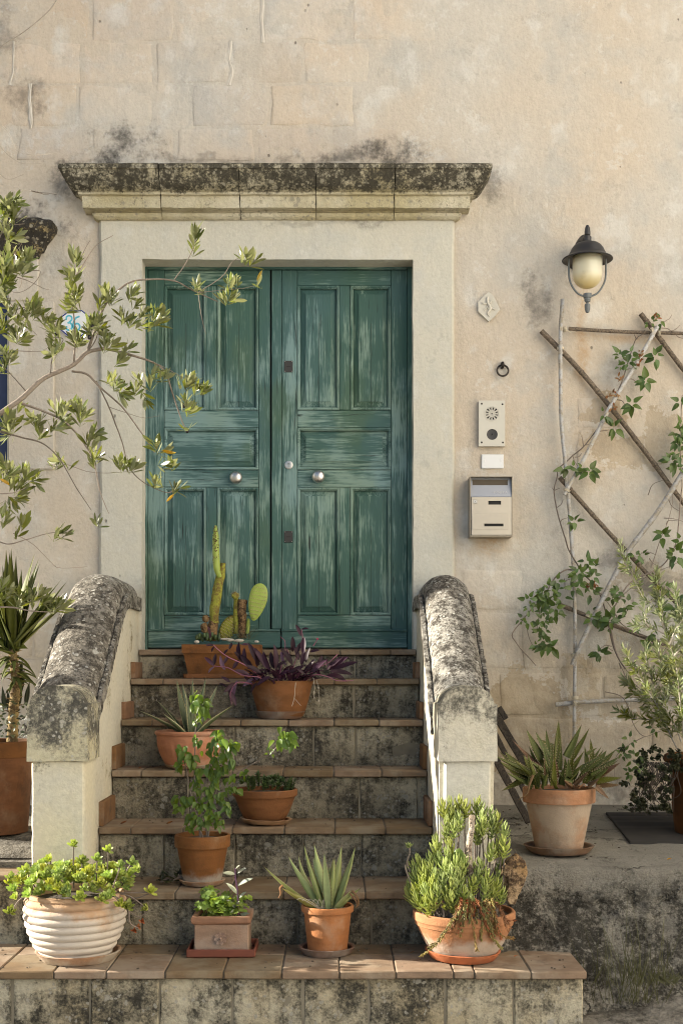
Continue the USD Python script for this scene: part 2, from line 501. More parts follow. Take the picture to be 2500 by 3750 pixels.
def wood_paint(name, along, lift=0.0):
    """Sea-green paint worn thin along the grain. along: 'z' or 'x'."""
    g = G()
    r = g('object_info', 'random')
    off = g('combine_xyz', 'vector', x=g.m('multiply', r, 13.0), y=0.0, z=g.m('multiply', r, 29.0))
    q = g('vector_math', 'vector', math_type='add', vector1=g.pos(), vector2=off)
    s1 = (1.0, 1.0, 0.045) if along == 'z' else (0.045, 1.0, 1.0)
    s2 = (1.0, 1.0, 0.16) if along == 'z' else (0.16, 1.0, 1.0)
    gq = g('vector_math', 'vector', math_type='multiply', vector1=q, vector2=s1)
    wq = g('vector_math', 'vector', math_type='multiply', vector1=q, vector2=s2)
    grain = g.noise(gq, 210, 4, 0.6)
    grain2 = g.noise(gq, 70, 4, 0.6, 0.4)
    wear = g.noise(wq, 11, 6, 0.62)
    patch = g.noise(g.pos(1, 1, 0.6, (2.1, 0, 4.4)), 2.1, 3)
    c = g.mix(g.step(patch, 0.35, 0.65), (0.034, 0.086, 0.068), (0.042, 0.098, 0.100))
    hue2 = g.noise(g.pos(1, 1, 0.5, (9.1, 0, 2.4)), 4.0, 3)
    c = g.mix(g.m('multiply', g.step(hue2, 0.55, 0.7), 0.5), c, (0.058, 0.105, 0.060))
    wv = g.m('add', g.m('multiply', wear, 0.46), g.m('multiply', grain, 0.36))
    wv = g.m('add', wv, g.m('multiply', grain2, 0.26))
    zz = g('separate_xyz', 'z', vector=g.pos())
    wv = g.m('add', wv, g.lin(g.m('absolute', g.m('subtract', zz, 2.45)), 0.0, 1.1, 0.045, -0.05))
    wv = g.m('add', wv, g.lin(g.noise(g.pos(1, 1, 1, (4.0, 0, 1.0)), 3.3, 4, 0.6), 0.3, 0.7, -0.08, 0.08))
    wmask = g.step(wv, 0.52 - lift, 0.645 - lift)
    lightc = g.mix(g.step(patch, 0.4, 0.6), (0.25, 0.345, 0.285), (0.22, 0.335, 0.335))
    c = g.mix(g.m('multiply', wmask, 0.60), c, lightc)
    dk = g.step(g.m('add', g.m('multiply', grain, 0.6), g.m('multiply', grain2, 0.4)), 0.30, 0.40, 1.0, 0.0)
    c = g.mix(g.m('multiply', dk, 0.55), c, (0.012, 0.024, 0.020))
    gouge = g.noise(gq, 130, 2, 0.5)
    gate = g.noise(wq, 9.0, 3)
    gm = g.m('multiply', g.step(gouge, 0.30, 0.35, 1.0, 0.0), g.step(gate, 0.50, 0.62))
    c = g.mix(g.m('multiply', gm, 0.85), c, (0.010, 0.016, 0.014))
    h = g.m('add', g.m('multiply', grain, 0.7), g.m('multiply', grain2, 0.5))
    h = g.m('subtract', h, g.m('multiply', gm, 0.8))
    return g.solid(name, c, 0.62, g.bump(h, 0.0028), specular_ior_level=0.35)


def old_wood(name, base, dark, ax=(1, 1, 0.06), bump=0.002):
    g = G()
    q = g('vector_math', 'vector', math_type='multiply', vector1=g('texture_coordinate', 'object'), vector2=ax)
    a = g.noise(q, 120, 5, 0.6)
    b = g.noise(g.pos(), 8, 5)
    c = g.mix(g.step(a, 0.35, 0.65), dark, base)
    c = g.mix(g.step(b, 0.5, 0.7, 0, 0.5), c, tuple(x * 0.5 for x in base))
    return g.solid(name, c, 0.85, g.bump(a, bump))


MAT = {}


def make_materials():
    M = MAT
    x = lambda px, d=6.78: (px - CXP) * d / FPX
    z = lambda py, d=6.78: CAMZ + (HYP - py) * d / FPX
    B = lambda px, py, rx, rz, s: ((x(px), 0.03, z(py)), (rx, 0.5, rz), s)
    M['wall'] = plaster('wall_plaster', (0.54, 0.50, 0.44), (0.55, 0.475, 0.385), (0.465, 0.45, 0.415), (0.62, 0.605, 0.565),
        blobs=[B(460, 545, .27, .17, .85), B(390, 600, .36, .08, .6), B(1440, 560, .22, .12, .75), B(1330, 590, .45, .07, .55), B(800, 595, .9, .05, .4),
               B(235, 640, .14, .2, .6), B(95, 330, .2, .14, .5), B(130, 800, .22, .14, .85), B(1810, 680, .10, .16, .5), B(1960, 1090, .11, .2, .55), B(2120, 1000, .10, .10, .4), B(30, 100, .1, .25, .45),
               B(2240, 2060, .22, .1, .5), B(2390, 2150, .25, .16, .55), B(2290, 1350, .12, .12, .25), B(240, 960, .15, .1, .3),
               B(1900, 2900, .5, .25, .4), B(2300, 2900, .6, .12, .5), B(1850, 2350, .5, .1, .12), B(2420, 2500, .4, .25, .25)],
        rustblobs=[B(2130, 1090, .05, .16, .6), B(2128, 1290, .045, .32, .55), B(2300, 1230, .5, .045, .35), B(1795, 1990, .12, .1, .6), B(2200, 1600, .3, .5, .12), B(250, 1275, .09, .03, .5), B(1843, 1385, .025, .05, .4)],
        bare=[B(2210, 1500, .14, .14, .75), B(2260, 1640, .26, .12, .55), B(2440, 1600, .17, .2, .6), B(2350, 2480, .5, .3, .55), B(1900, 2650, .42, .38, .75), B(2280, 2750, .6, .25, .55), B(2120, 2500, .12, .25, .5), B(2400, 2120, .3, .13, .4)])
    M['stone'] = plaster('ashlar_stone', (0.52, 0.475, 0.41), (0.54, 0.455, 0.365), (0.445, 0.43, 0.40), (0.59, 0.57, 0.535),
        blobs=[B(460, 545, .27, .17, .85), B(390, 600, .36, .08, .6), B(95, 330, .2, .14, .5), B(1440, 560, .22, .12, .75), B(1330, 590, .45, .07, .55), B(800, 595, .9, .05, .4), B(30, 100, .1, .25, .45), B(130, 800, .22, .14, .85), B(235, 640, .14, .2, .6)])
    M['surround'] = plaster('surround_plaster', (0.53, 0.52, 0.46), (0.545, 0.52, 0.445), (0.485, 0.485, 0.45), (0.585, 0.58, 0.535),
        blobs=[((-0.95, 0.0, 1.72), (.25, .5, .12), .35), ((0.5, 0.0, 1.72), (.2, .5, .12), .3), ((.16, .0, 3.68), (.08, .5, .05), .5), ((-.1, .0, 3.69), (.5, .5, .03), .3)], bump=0.0032)
    M['joint'] = plain('stair_mortar', (0.19, 0.165, 0.12), 0.95, 0.3, 25, 0.003)
    M['mortar'] = plain('pale_mortar', (0.53, 0.495, 0.44), 0.95, 0.10, 25, 0.003)
    M['whitewash'] = mildew('whitewashed_masonry', (0.54, 0.525, 0.46), (0.075, 0.075, 0.062), 4.2, 0.36, False, 0.003, low=(0.75, 1.12), warm=(0.58, 0.53, 0.40))
    M['cream'] = mildew('cream_limewash', (0.55, 0.52, 0.43), (0.17, 0.14, 0.08), 5.0, 0.12, False, 0.0025, warm=(0.60, 0.54, 0.41))
    M['coping'] = mildew('lichen_coping', (0.33, 0.315, 0.28), (0.050, 0.044, 0.037), 24, 0.52, True, 0.008, warm=(0.21, 0.19, 0.16), spotcol=(0.40, 0.39, 0.355), soft=0.08)
    M['cornice_top'] = mildew('cornice_weathered', (0.54, 0.50, 0.39), (0.052, 0.047, 0.036), 15, 0.74, True, 0.005, low=(3.800, 3.828), warm=(0.42, 0.37, 0.23), spotcol=(0.27, 0.25, 0.195), soft=0.10)
    M['cornice'] = mildew('cornice_stone', (0.56, 0.52, 0.41), (0.16, 0.13, 0.06), 9.0, 0.22, False, 0.003, warm=(0.50, 0.44, 0.28))
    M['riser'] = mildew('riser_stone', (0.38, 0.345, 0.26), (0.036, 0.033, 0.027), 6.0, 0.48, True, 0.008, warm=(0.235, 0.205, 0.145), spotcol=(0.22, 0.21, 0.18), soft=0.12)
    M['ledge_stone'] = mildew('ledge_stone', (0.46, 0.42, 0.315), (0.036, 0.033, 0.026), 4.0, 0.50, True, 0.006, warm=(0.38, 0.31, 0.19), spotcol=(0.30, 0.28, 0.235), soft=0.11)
    M['rock'] = cracked('rough_rock', (0.36, 0.335, 0.285), (0.056, 0.052, 0.044), (0.26, 0.25, 0.215))
    M['ground'] = mildew('worn_pavement', (0.26, 0.24, 0.205), (0.060, 0.054, 0.045), 5.0, 0.5, False, 0.012, soft=0.12)
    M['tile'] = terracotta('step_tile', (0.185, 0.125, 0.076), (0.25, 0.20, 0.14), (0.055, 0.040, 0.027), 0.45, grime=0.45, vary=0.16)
    M['skirt'] = terracotta('skirting_tile', (0.17, 0.088, 0.042), (0.22, 0.15, 0.10), (0.05, 0.035, 0.025), 0.35, grime=0.75, vary=0.15)
    M['grout'] = plain('dark_grout', (0.10, 0.083, 0.062), 0.95, 0.3, 40, 0.002)
    M['clay'] = terracotta('clay_pot', (0.36, 0.145, 0.058), (0.40, 0.25, 0.16), (0.16, 0.075, 0.035), 0.30, grime=0.3)
    M['clay_bowl'] = terracotta('clay_bowl', (0.36, 0.165, 0.075), (0.45, 0.385, 0.315), (0.16, 0.085, 0.045), 0.40, band=(0.24, 0.37), grime=0.3)
    M['clay_shaded'] = terracotta('shaded_clay', (0.105, 0.043, 0.017), (0.15, 0.09, 0.055), (0.035, 0.02, 0.012), 0.2, grime=0.55)  # darker copy of the brown clay, shade put into its colour
    M['clay_brown'] = terracotta('brown_clay', (0.175, 0.072, 0.026), (0.24, 0.145, 0.085), (0.055, 0.030, 0.016), 0.18, grime=0.55)
    M['clay_bloom'] = terracotta('clay_with_lime_foot', (0.175, 0.070, 0.023), (0.34, 0.30, 0.25), (0.07, 0.038, 0.02), 0.42, band=(0.435, 0.53), grime=0.45)
    M['clay_pale'] = terracotta('pale_clay', (0.27, 0.165, 0.10), (0.31, 0.25, 0.185), (0.10, 0.07, 0.045), 0.62, grime=0.35)
    M['clay_rim'] = terracotta('clay_rim', (0.28, 0.135, 0.065), (0.33, 0.225, 0.15), (0.10, 0.06, 0.035), 0.35, grime=0.55)
    M['ribbed'] = terracotta('limewashed_clay', (0.46, 0.30, 0.195), (0.56, 0.515, 0.46), (0.30, 0.20, 0.13), 0.60, band=(0.30, 0.50), grime=0.18)
    M['saucer'] = terracotta('saucer_clay', (0.36, 0.21, 0.125), (0.46, 0.40, 0.32), (0.07, 0.055, 0.042), 0.45, grime=0.6)
    M['saucer_dark'] = terracotta('mossy_saucer', (0.17, 0.10, 0.065), (0.23, 0.19, 0.155), (0.045, 0.036, 0.030), 0.45, grime=0.65)
    M['saucer_red'] = terracotta('red_saucer', (0.40, 0.125, 0.045), (0.42, 0.22, 0.13), (0.11, 0.05, 0.026), 0.2, grime=0.3)
    M['planter'] = terracotta('planter_clay', (0.28, 0.18, 0.125), (0.33, 0.255, 0.20), (0.15, 0.085, 0.055), 0.5, grime=0.4)
    M['planter_rim'] = terracotta('planter_rim_clay', (0.26, 0.135, 0.078), (0.33, 0.225, 0.16), (0.13, 0.07, 0.04), 0.35, grime=0.4)
    M['tray'] = plain('red_plastic', (0.15, 0.042, 0.022), 0.5, 0.15, 25, 0.0004)
    M['soil'] = plain('potting_soil', (0.060, 0.045, 0.032), 0.98, 0.5, 70, 0.01)
    M['dry_soil'] = plain('dry_soil', (0.25, 0.21, 0.15), 0.98, 0.5, 60, 0.01)
    M['door_v'] = wood_paint('door_paint_upright', 'z')
    M['door_h'] = wood_paint('door_paint_across', 'x', 0.012)
    M['door_mv'] = wood_paint('door_moulding_upright', 'z', 0.05)
    M['door_mh'] = wood_paint('door_moulding_across', 'x', 0.05)
    M['iron'] = plain('dark_iron', (0.030, 0.023, 0.019), 0.6, 0.3, 60, 0.001, metallic=0.3)
    M['plate'] = plain('black_plate', (0.022, 0.020, 0.019), 0.5, 0.2, 60, 0.0002)
    M['lamp_black'] = plain('lamp_black', (0.022, 0.021, 0.022), 0.5, 0.2, 30, 0.0004)
    M['lamp_grey'] = plain('lamp_grey', (0.10, 0.11, 0.115), 0.55, 0.2, 50, 0.0006)
    g = G()
    n = g.noise(g.pos(), 14, 5)
    zc = g('separate_xyz', 'z', vector=g.pos())
    c = g.mix(g.lin(zc, 3.28, 3.36, 1, 0), (0.56, 0.53, 0.41), (0.50, 0.385, 0.17))
    c = g.mix(g.step(n, 0.55, 0.75, 0, 0.45), c, (0.26, 0.24, 0.17))
    a = g('principled_bsdf', 'BSDF', base_color=c, roughness=0.35, subsurface_weight=0.3, subsurface_scale=0.03, subsurface_radius=(1, 0.8, 0.5))
    M['frosted'] = g.done('frosted_lamp_glass', a)
    M['steel'] = plain('brushed_steel', (0.50, 0.48, 0.45), 0.34, 0.06, 200, 0.0001, metallic=1.0)
    M['nickel'] = plain('satin_nickel', (0.56, 0.54, 0.52), 0.36, 0.05, 200, 0.0001, metallic=1.0)
    M['champagne'] = plain('champagne_metal', (0.44, 0.395, 0.33), 0.38, 0.05, 40, 0.0002, metallic=0.75)
    M['sky_tint_grey'] = plain('sky_tinted_metal', (0.36, 0.37, 0.40), 0.42, 0.05, 60, 0.0002, metallic=0.6)  # flap metal with the blue of the facing sky put into its colour
    M['mail_edge'] = plain('mailbox_frame', (0.30, 0.265, 0.21), 0.45, 0.1, 40, 0.0002, metallic=0.6)
    M['black'] = plain('black_gap', (0.010, 0.009, 0.008), 0.8, 0.2, 30, 0)
    M['grey_plastic'] = plain('grey_plastic', (0.50, 0.48, 0.42), 0.6, 0.06, 20, 0.0004)
    M['white_plastic'] = plain('white_plastic', (0.66, 0.665, 0.67), 0.4, 0.02, 20, 0.0001)
    M['speaker'] = plain('dark_plastic', (0.028, 0.026, 0.027), 0.45, 0.2, 20, 0)
    M['plaque'] = plain('cast_stone', (0.50, 0.475, 0.415), 0.9, 0.12, 30, 0.002)
    M['glaze'] = plain('white_glaze', (0.66, 0.67, 0.68), 0.15, 0.03, 20, 0.0002)
    M['navy'] = plain('navy_glaze', (0.030, 0.035, 0.20), 0.2, 0.2, 60, 0)
    M['aqua'] = plain('aqua_glaze', (0.09, 0.36, 0.46), 0.2, 0.3, 90, 0)
    M['shutter'] = plain('blue_shutter', (0.030, 0.045, 0.115), 0.55, 0.2, 30, 0.0008)
    g = G()
    q = g.pos()
    a = g.noise(q, 30, 5, 0.65)
    b = g.noise(q, 110, 4, 0.6)
    c = g.mix(g.step(a, 0.35, 0.62), (0.34, 0.30, 0.235), (0.42, 0.42, 0.425))
    c = g.mix(g.step(b, 0.56, 0.68, 0, 0.6), c, (0.085, 0.062, 0.045))
    r = g('object_info', 'random')
    c = g('hsv', 'color', hue=0.5, saturation=1.0, value=g.lin(r, 0, 1, 0.55, 1.2), fac=1.0, color=c)
    M['bamboo'] = g.solid('weathered_cane', c, 0.7, g.bump(a, 0.002))
    M['bamboo_dark'] = old_wood('dark_cane', (0.20, 0.155, 0.11), (0.07, 0.052, 0.040), (1, 1, 1))
    M['rope'] = plain('twine', (0.50, 0.44, 0.34), 0.95, 0.2, 100, 0.001)
    M['timber'] = old_wood('old_timber', (0.060, 0.047, 0.036), (0.014, 0.011, 0.009))
    M['drift'] = mildew('driftwood', (0.40, 0.33, 0.24), (0.07, 0.045, 0.028), 14, 0.5, False, 0.01, warm=(0.36, 0.22, 0.10))
    M['bark'] = plain('grey_bark', (0.19, 0.155, 0.125), 0.9, 0.35, 70, 0.003)
    M['twig'] = plain('pale_twig', (0.36, 0.32, 0.265), 0.85, 0.3, 60, 0.001)
    M['vine'] = plain('vine_stem', (0.17, 0.135, 0.11), 0.85, 0.3, 60, 0.001)
    M['dead'] = leaf('dead_leaf', (0.24, 0.115, 0.045), None, 0.35, 0.7, 0.2)
    M['olive'] = leaf('olive_leaf', (0.13, 0.155, 0.035), (0.20, 0.215, 0.10), 0.35, 0.33, 0.30, 0.018, spec=0.6)
    M['olive_pale'] = leaf('olive_leaf_pale', (0.135, 0.17, 0.065), (0.22, 0.245, 0.14), 0.3, 0.42, 0.25, 0.012, spec=0.6)
    M['olive_yellow'] = leaf('olive_leaf_yellow', (0.50, 0.31, 0.03), None, 0.2, 0.4, 0.35)
    M['fruit'] = plain('black_olive', (0.016, 0.009, 0.014), 0.3, 0.3, 50, 0)
    M['vine_leaf'] = leaf('climber_leaf', (0.075, 0.125, 0.028), (0.10, 0.14, 0.05), 0.35, 0.38, 0.25, 0.02)
    M['yucca'] = leaf('yucca_leaf', (0.10, 0.115, 0.024), None, 0.25, 0.5, 0.22, 0.012, spec=0.3)
    M['yucca_bark'] = mildew('yucca_trunk', (0.26, 0.19, 0.085), (0.08, 0.055, 0.03), 18, 0.45, False, 0.006)
    M['sedum'] = leaf('rosette_leaf', (0.43, 0.50, 0.135), None, 0.22, 0.42, 0.30, 0.022)
    M['jade'] = leaf('finger_leaf', (0.36, 0.42, 0.13), None, 0.2, 0.5, 0.24, 0.014, spec=0.3)
    M['dark_jade'] = leaf('dark_succulent_leaf', (0.055, 0.090, 0.026), None, 0.3, 0.45, 0.2, 0.02)
    M['trail'] = leaf('trailing_leaf', (0.25, 0.20, 0.060), None, 0.4, 0.5, 0.25, 0.05)
    M['trail_red'] = leaf('trailing_leaf_red', (0.34, 0.125, 0.045), None, 0.3, 0.5, 0.25, 0.02)
    M['clover'] = leaf('clover_leaf', (0.20, 0.29, 0.055), None, 0.3, 0.5, 0.42, 0.018)
    M['inch'] = leaf('wandering_leaf', (0.30, 0.33, 0.24), (0.20, 0.10, 0.16), 0.25, 0.42, 0.2, 0.02)
    M['inch_stem'] = plain('purple_stem', (0.085, 0.030, 0.075), 0.5, 0.2, 50, 0.0004)
    M['pepper'] = leaf('broad_leaf', (0.10, 0.165, 0.022), (0.12, 0.185, 0.04), 0.25, 0.38, 0.42, 0.016)
    M['purple'] = leaf('purple_leaf', (0.036, 0.014, 0.025), (0.075, 0.030, 0.055), 0.35, 0.5, 0.12, 0.02, spec=0.22)
    M['purple_pale'] = leaf('purple_leaf_pale', (0.22, 0.13, 0.20), None, 0.3, 0.4, 0.12, 0.03)
    M['purple_stem'] = plain('pink_stem', (0.23, 0.075, 0.12), 0.5, 0.2, 50, 0.0004)
    M['agave'] = leaf('agave_leaf', (0.36, 0.42, 0.18), None, 0.16, 0.5, 0.28, 0.02, margin=((0.47, 0.46, 0.22), 0.045), tip=(0.12, 0.055, 0.03))
    M['agave_back'] = leaf('agave_leaf_yellowing', (0.36, 0.33, 0.085), None, 0.15, 0.5, 0.2, 0.02, margin=((0.42, 0.36, 0.14), 0.05), tip=(0.15, 0.08, 0.04))
    M['agave_edge'] = leaf('variegated_leaf', (0.095, 0.120, 0.060), None, 0.15, 0.45, 0.12, 0.01, margin=((0.42, 0.40, 0.22), 0.085), tip=(0.13, 0.08, 0.04))
    M['aloe'] = leaf('aloe_leaf', (0.095, 0.110, 0.022), None, 0.22, 0.5, 0.14, 0.02, spec=0.3, spots=(0.15, 0.17, 0.075), tip=(0.12, 0.06, 0.028))
    M['aloe_red'] = leaf('aloe_leaf_red', (0.13, 0.065, 0.030), None, 0.25, 0.45, 0.12, 0.02, spots=(0.18, 0.11, 0.06), tip=(0.12, 0.05, 0.025))
    M['spine'] = plain('pale_spine', (0.36, 0.28, 0.14), 0.6, 0.2, 40, 0)
    M['cactus'] = mildew('cactus_skin', (0.25, 0.25, 0.038), (0.12, 0.085, 0.03), 16, 0.46, False, 0.002, warm=(0.26, 0.27, 0.035))
    M['cactus_green'] = plain('cactus_green', (0.20, 0.255, 0.040), 0.5, 0.25, 18, 0.0015)
    M['cactus_bark'] = mildew('cactus_bark', (0.27, 0.165, 0.075), (0.055, 0.032, 0.018), 20, 0.5, False, 0.008)
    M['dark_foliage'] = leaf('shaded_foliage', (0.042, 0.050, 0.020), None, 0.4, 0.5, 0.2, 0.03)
    M['grass'] = leaf('wild_grass', (0.055, 0.060, 0.022), None, 0.3, 0.5, 0.3, 0.02)
    M['pebble'] = plain('pale_pebble', (0.46, 0.42, 0.36), 0.8, 0.2, 40, 0.002)
    M['sponge'] = plain('orange_lump', (0.50, 0.22, 0.04), 0.9, 0.25, 80, 0.004)
    M['grate'] = plain('dark_rubber', (0.018, 0.015, 0.013), 0.8, 0.3, 30, 0.0006)
    M['clear'] = None
    g = G()
    a = g('transparent_bsdf', 'BSDF', color=(0.93, 0.94, 0.95))
    b = g('glossy_bsdf', 'BSDF', color=(0.9, 0.92, 0.95), roughness=0.15)
    M['clear'] = g.done('clear_plastic', g('mix_closure', 'closure', fac=g('fresnel', 'fac', IOR=1.6), closure1=a, closure2=b))


make_materials()


# ------------------------------------------------------------------ ground and terraces
M = MAT


def build_ground():
    xs = np.unique(np.concatenate([-np.geomspace(4, 400, 22)[::-1], np.linspace(-4, 1.0, 40), np.linspace(1.03, 3.2, 70), np.geomspace(3.4, 400, 22)]))
    ys = np.unique(np.concatenate([-np.geomspace(7, 400, 22)[::-1], np.linspace(-6.8, -2.4, 30), np.linspace(-2.35, -1.2, 50), np.geomspace(6.0, 400, 12)]))
    X, Y = np.meshgrid(xs, ys, indexing='ij')
    p = np.stack([X, Y, 0 * X], -1)
    near = np.exp(-(np.maximum(0, np.hypot(X - 1.5, Y + 2) - 3) / 2) ** 2)
    rise = np.clip((Y + 2.05) / 0.5, 0, 1) ** 1.3 * 0.12 * np.clip((X - 0.95) / 0.3, 0, 1)
    Z = rise + near * (0.02 * (meshkit.fbm(p * 3.0, 4, 3) - 0.5) + 0.022 * (meshkit.fbm(p * 9.0, 4, 5) - 0.5)) - (1 - near) * 0.01
    Z = Z + 0.05 * np.clip((X - 1.2) / 1.5, 0, 1) * near
    v, q = grid(np.stack([X, Y, Z], -1))
    single('ground', cat([(v, q)]), M['ground'], kind='structure', smooth=True)


def terrace_sheet(x0, x1, prof, nx, ns, amp, seed):
    """prof: (d, z, roughness) from the wall outwards and down."""
    pr = smooth_line([(a, b, c) for a, b, c in prof], ns)
    X = np.linspace(x0, x1, nx)
    P = np.zeros((nx, ns, 3))
    P[..., 0] = X[:, None]
    P[..., 1] = CAMY + pr[None, :, 0]
    P[..., 2] = pr[None, :, 1]
    rough = np.maximum(pr[None, :, 2], 0)[..., None]
    q = P.copy()
    n1 = np.stack([meshkit.fbm(q * 3.2 + 5.1 * k, 4, seed + k) - 0.5 for k in range(3)], -1)
    n2 = np.stack([meshkit.fbm(q * 11 + 3.1 * k, 5, seed + 9 + k) - 0.5 for k in range(3)], -1)
    cell = meshkit.noise(q * np.array([5.0, 5.0, 8.0]), seed + 40)
    P = P + rough * (amp * 1.5 * n1 + amp * n2)
    P[..., 1] -= rough[..., 0] * amp * 0.5 * (np.round(cell * 4) / 4 - 0.5)
    return grid(P)


def build_terraces():
    # right: rough ledge beside the stairs
    v, q = terrace_sheet(0.60, 4.2, [(6.80, .625, .1), (6.5, .610, .12), (6.0, .585, .12), (5.6, .565, .15), (5.36, .552, .14), (5.25, .543, .16), (5.185, .532, .2), (5.165, .505, .25), (5.158, .45, .35),
                                      (5.15, .40, .8), (5.11, .33, 1), (5.09, .26, 1), (5.06, .20, 1), (5.03, .14, 1), (4.98, .06, 1), (4.90, -.06, .8)], 190, 96, 0.085, 3)
    single('terrace', cat([(v, q)]), M['rock'], kind='structure', smooth=True)
    # left: higher paving behind a plastered front
    t = Thing('terrace', kind='structure')
    v, q = terrace_sheet(-4.2, -1.20, [(6.80, .62, .1), (6.4, .60, .15), (6.0, .575, .2), (5.75, .545, .2), (5.66, .505, .15)], 80, 40, 0.03, 8)
    t.part('paving', cat([(v, q)]), M['ground'], True)
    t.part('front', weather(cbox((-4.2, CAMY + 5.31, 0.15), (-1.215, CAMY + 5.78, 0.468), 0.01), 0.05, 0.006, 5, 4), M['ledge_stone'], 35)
    joints = [-4.2, -3.5, -2.86, -2.22, -1.63, -1.24]
    for k in range(len(joints) - 1):
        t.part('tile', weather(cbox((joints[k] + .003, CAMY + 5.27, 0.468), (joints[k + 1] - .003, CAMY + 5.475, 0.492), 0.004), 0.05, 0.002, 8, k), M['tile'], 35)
    joints = [-4.2, -3.3, -2.5, -1.86, -1.24]
    for k in range(len(joints) - 1):
        t.part('slab', weather(cbox((joints[k] + .004, CAMY + 5.482, 0.462), (joints[k + 1] - .004, CAMY + 5.70, 0.499), 0.005), 0.05, 0.004, 8, 20 + k), M['ground'], 35)


# ------------------------------------------------------------------ house
XL, XR, ZT = (520 - CXP) / FPX * 6.75, (1513 - CXP) / FPX * 6.75, CAMZ + (HYP - 949) / FPX * 6.75   # door opening
SL, SR = (363 - CXP) / FPX * 6.75, (1663 - CXP) / FPX * 6.75
ZS = 1.4415
WINX = (-2.55, (27 - CXP) * 6.78 / FPX)
WINZ = (CAMZ + (HYP - 1693) * 6.78 / FPX, CAMZ + (HYP - 1010) * 6.78 / FPX)


def pillow(x0, x1, z0, z1, proud, seed, yw=0.03):
    """One stone of the wall, its face proud of the plaster and its edges wandering into it."""
    nx, nz = max(6, int((x1 - x0) / 0.03)), max(6, int((z1 - z0) / 0.03))
    ins = lambda L, n: np.concatenate([[0, .0035 / L, .009 / L], np.linspace(.03 / L, 1 - .03 / L, n), [1 - .009 / L, 1 - .0035 / L, 1]])
    u, w = ins(x1 - x0, nx), ins(z1 - z0, nz)
    U, V = np.meshgrid(u, w, indexing='ij')
    X, Z = x0 + (x1 - x0) * U, z0 + (z1 - z0) * V
    p = np.stack([X, 0 * X, Z], -1)
    ex = (meshkit.fbm(p * 6 + 3, 3, seed) - .5) * 0.03
    ez = (meshkit.fbm(p * 6 + 9, 3, seed + 1) - .5) * 0.026
    X, Z = X + ex, Z + ez
    edge = np.minimum(np.minimum(U, 1 - U) * (x1 - x0), np.minimum(V, 1 - V) * (z1 - z0))
    s = np.clip(edge / 0.009, 0, 1)
    s = s * s * (3 - 2 * s)
    Y = yw + 0.004 - s * (proud + 0.004) - s * 0.009 * (meshkit.fbm(p * 7, 4, seed + 2) - .5)
    return grid(np.stack([X, Y, Z], -1))


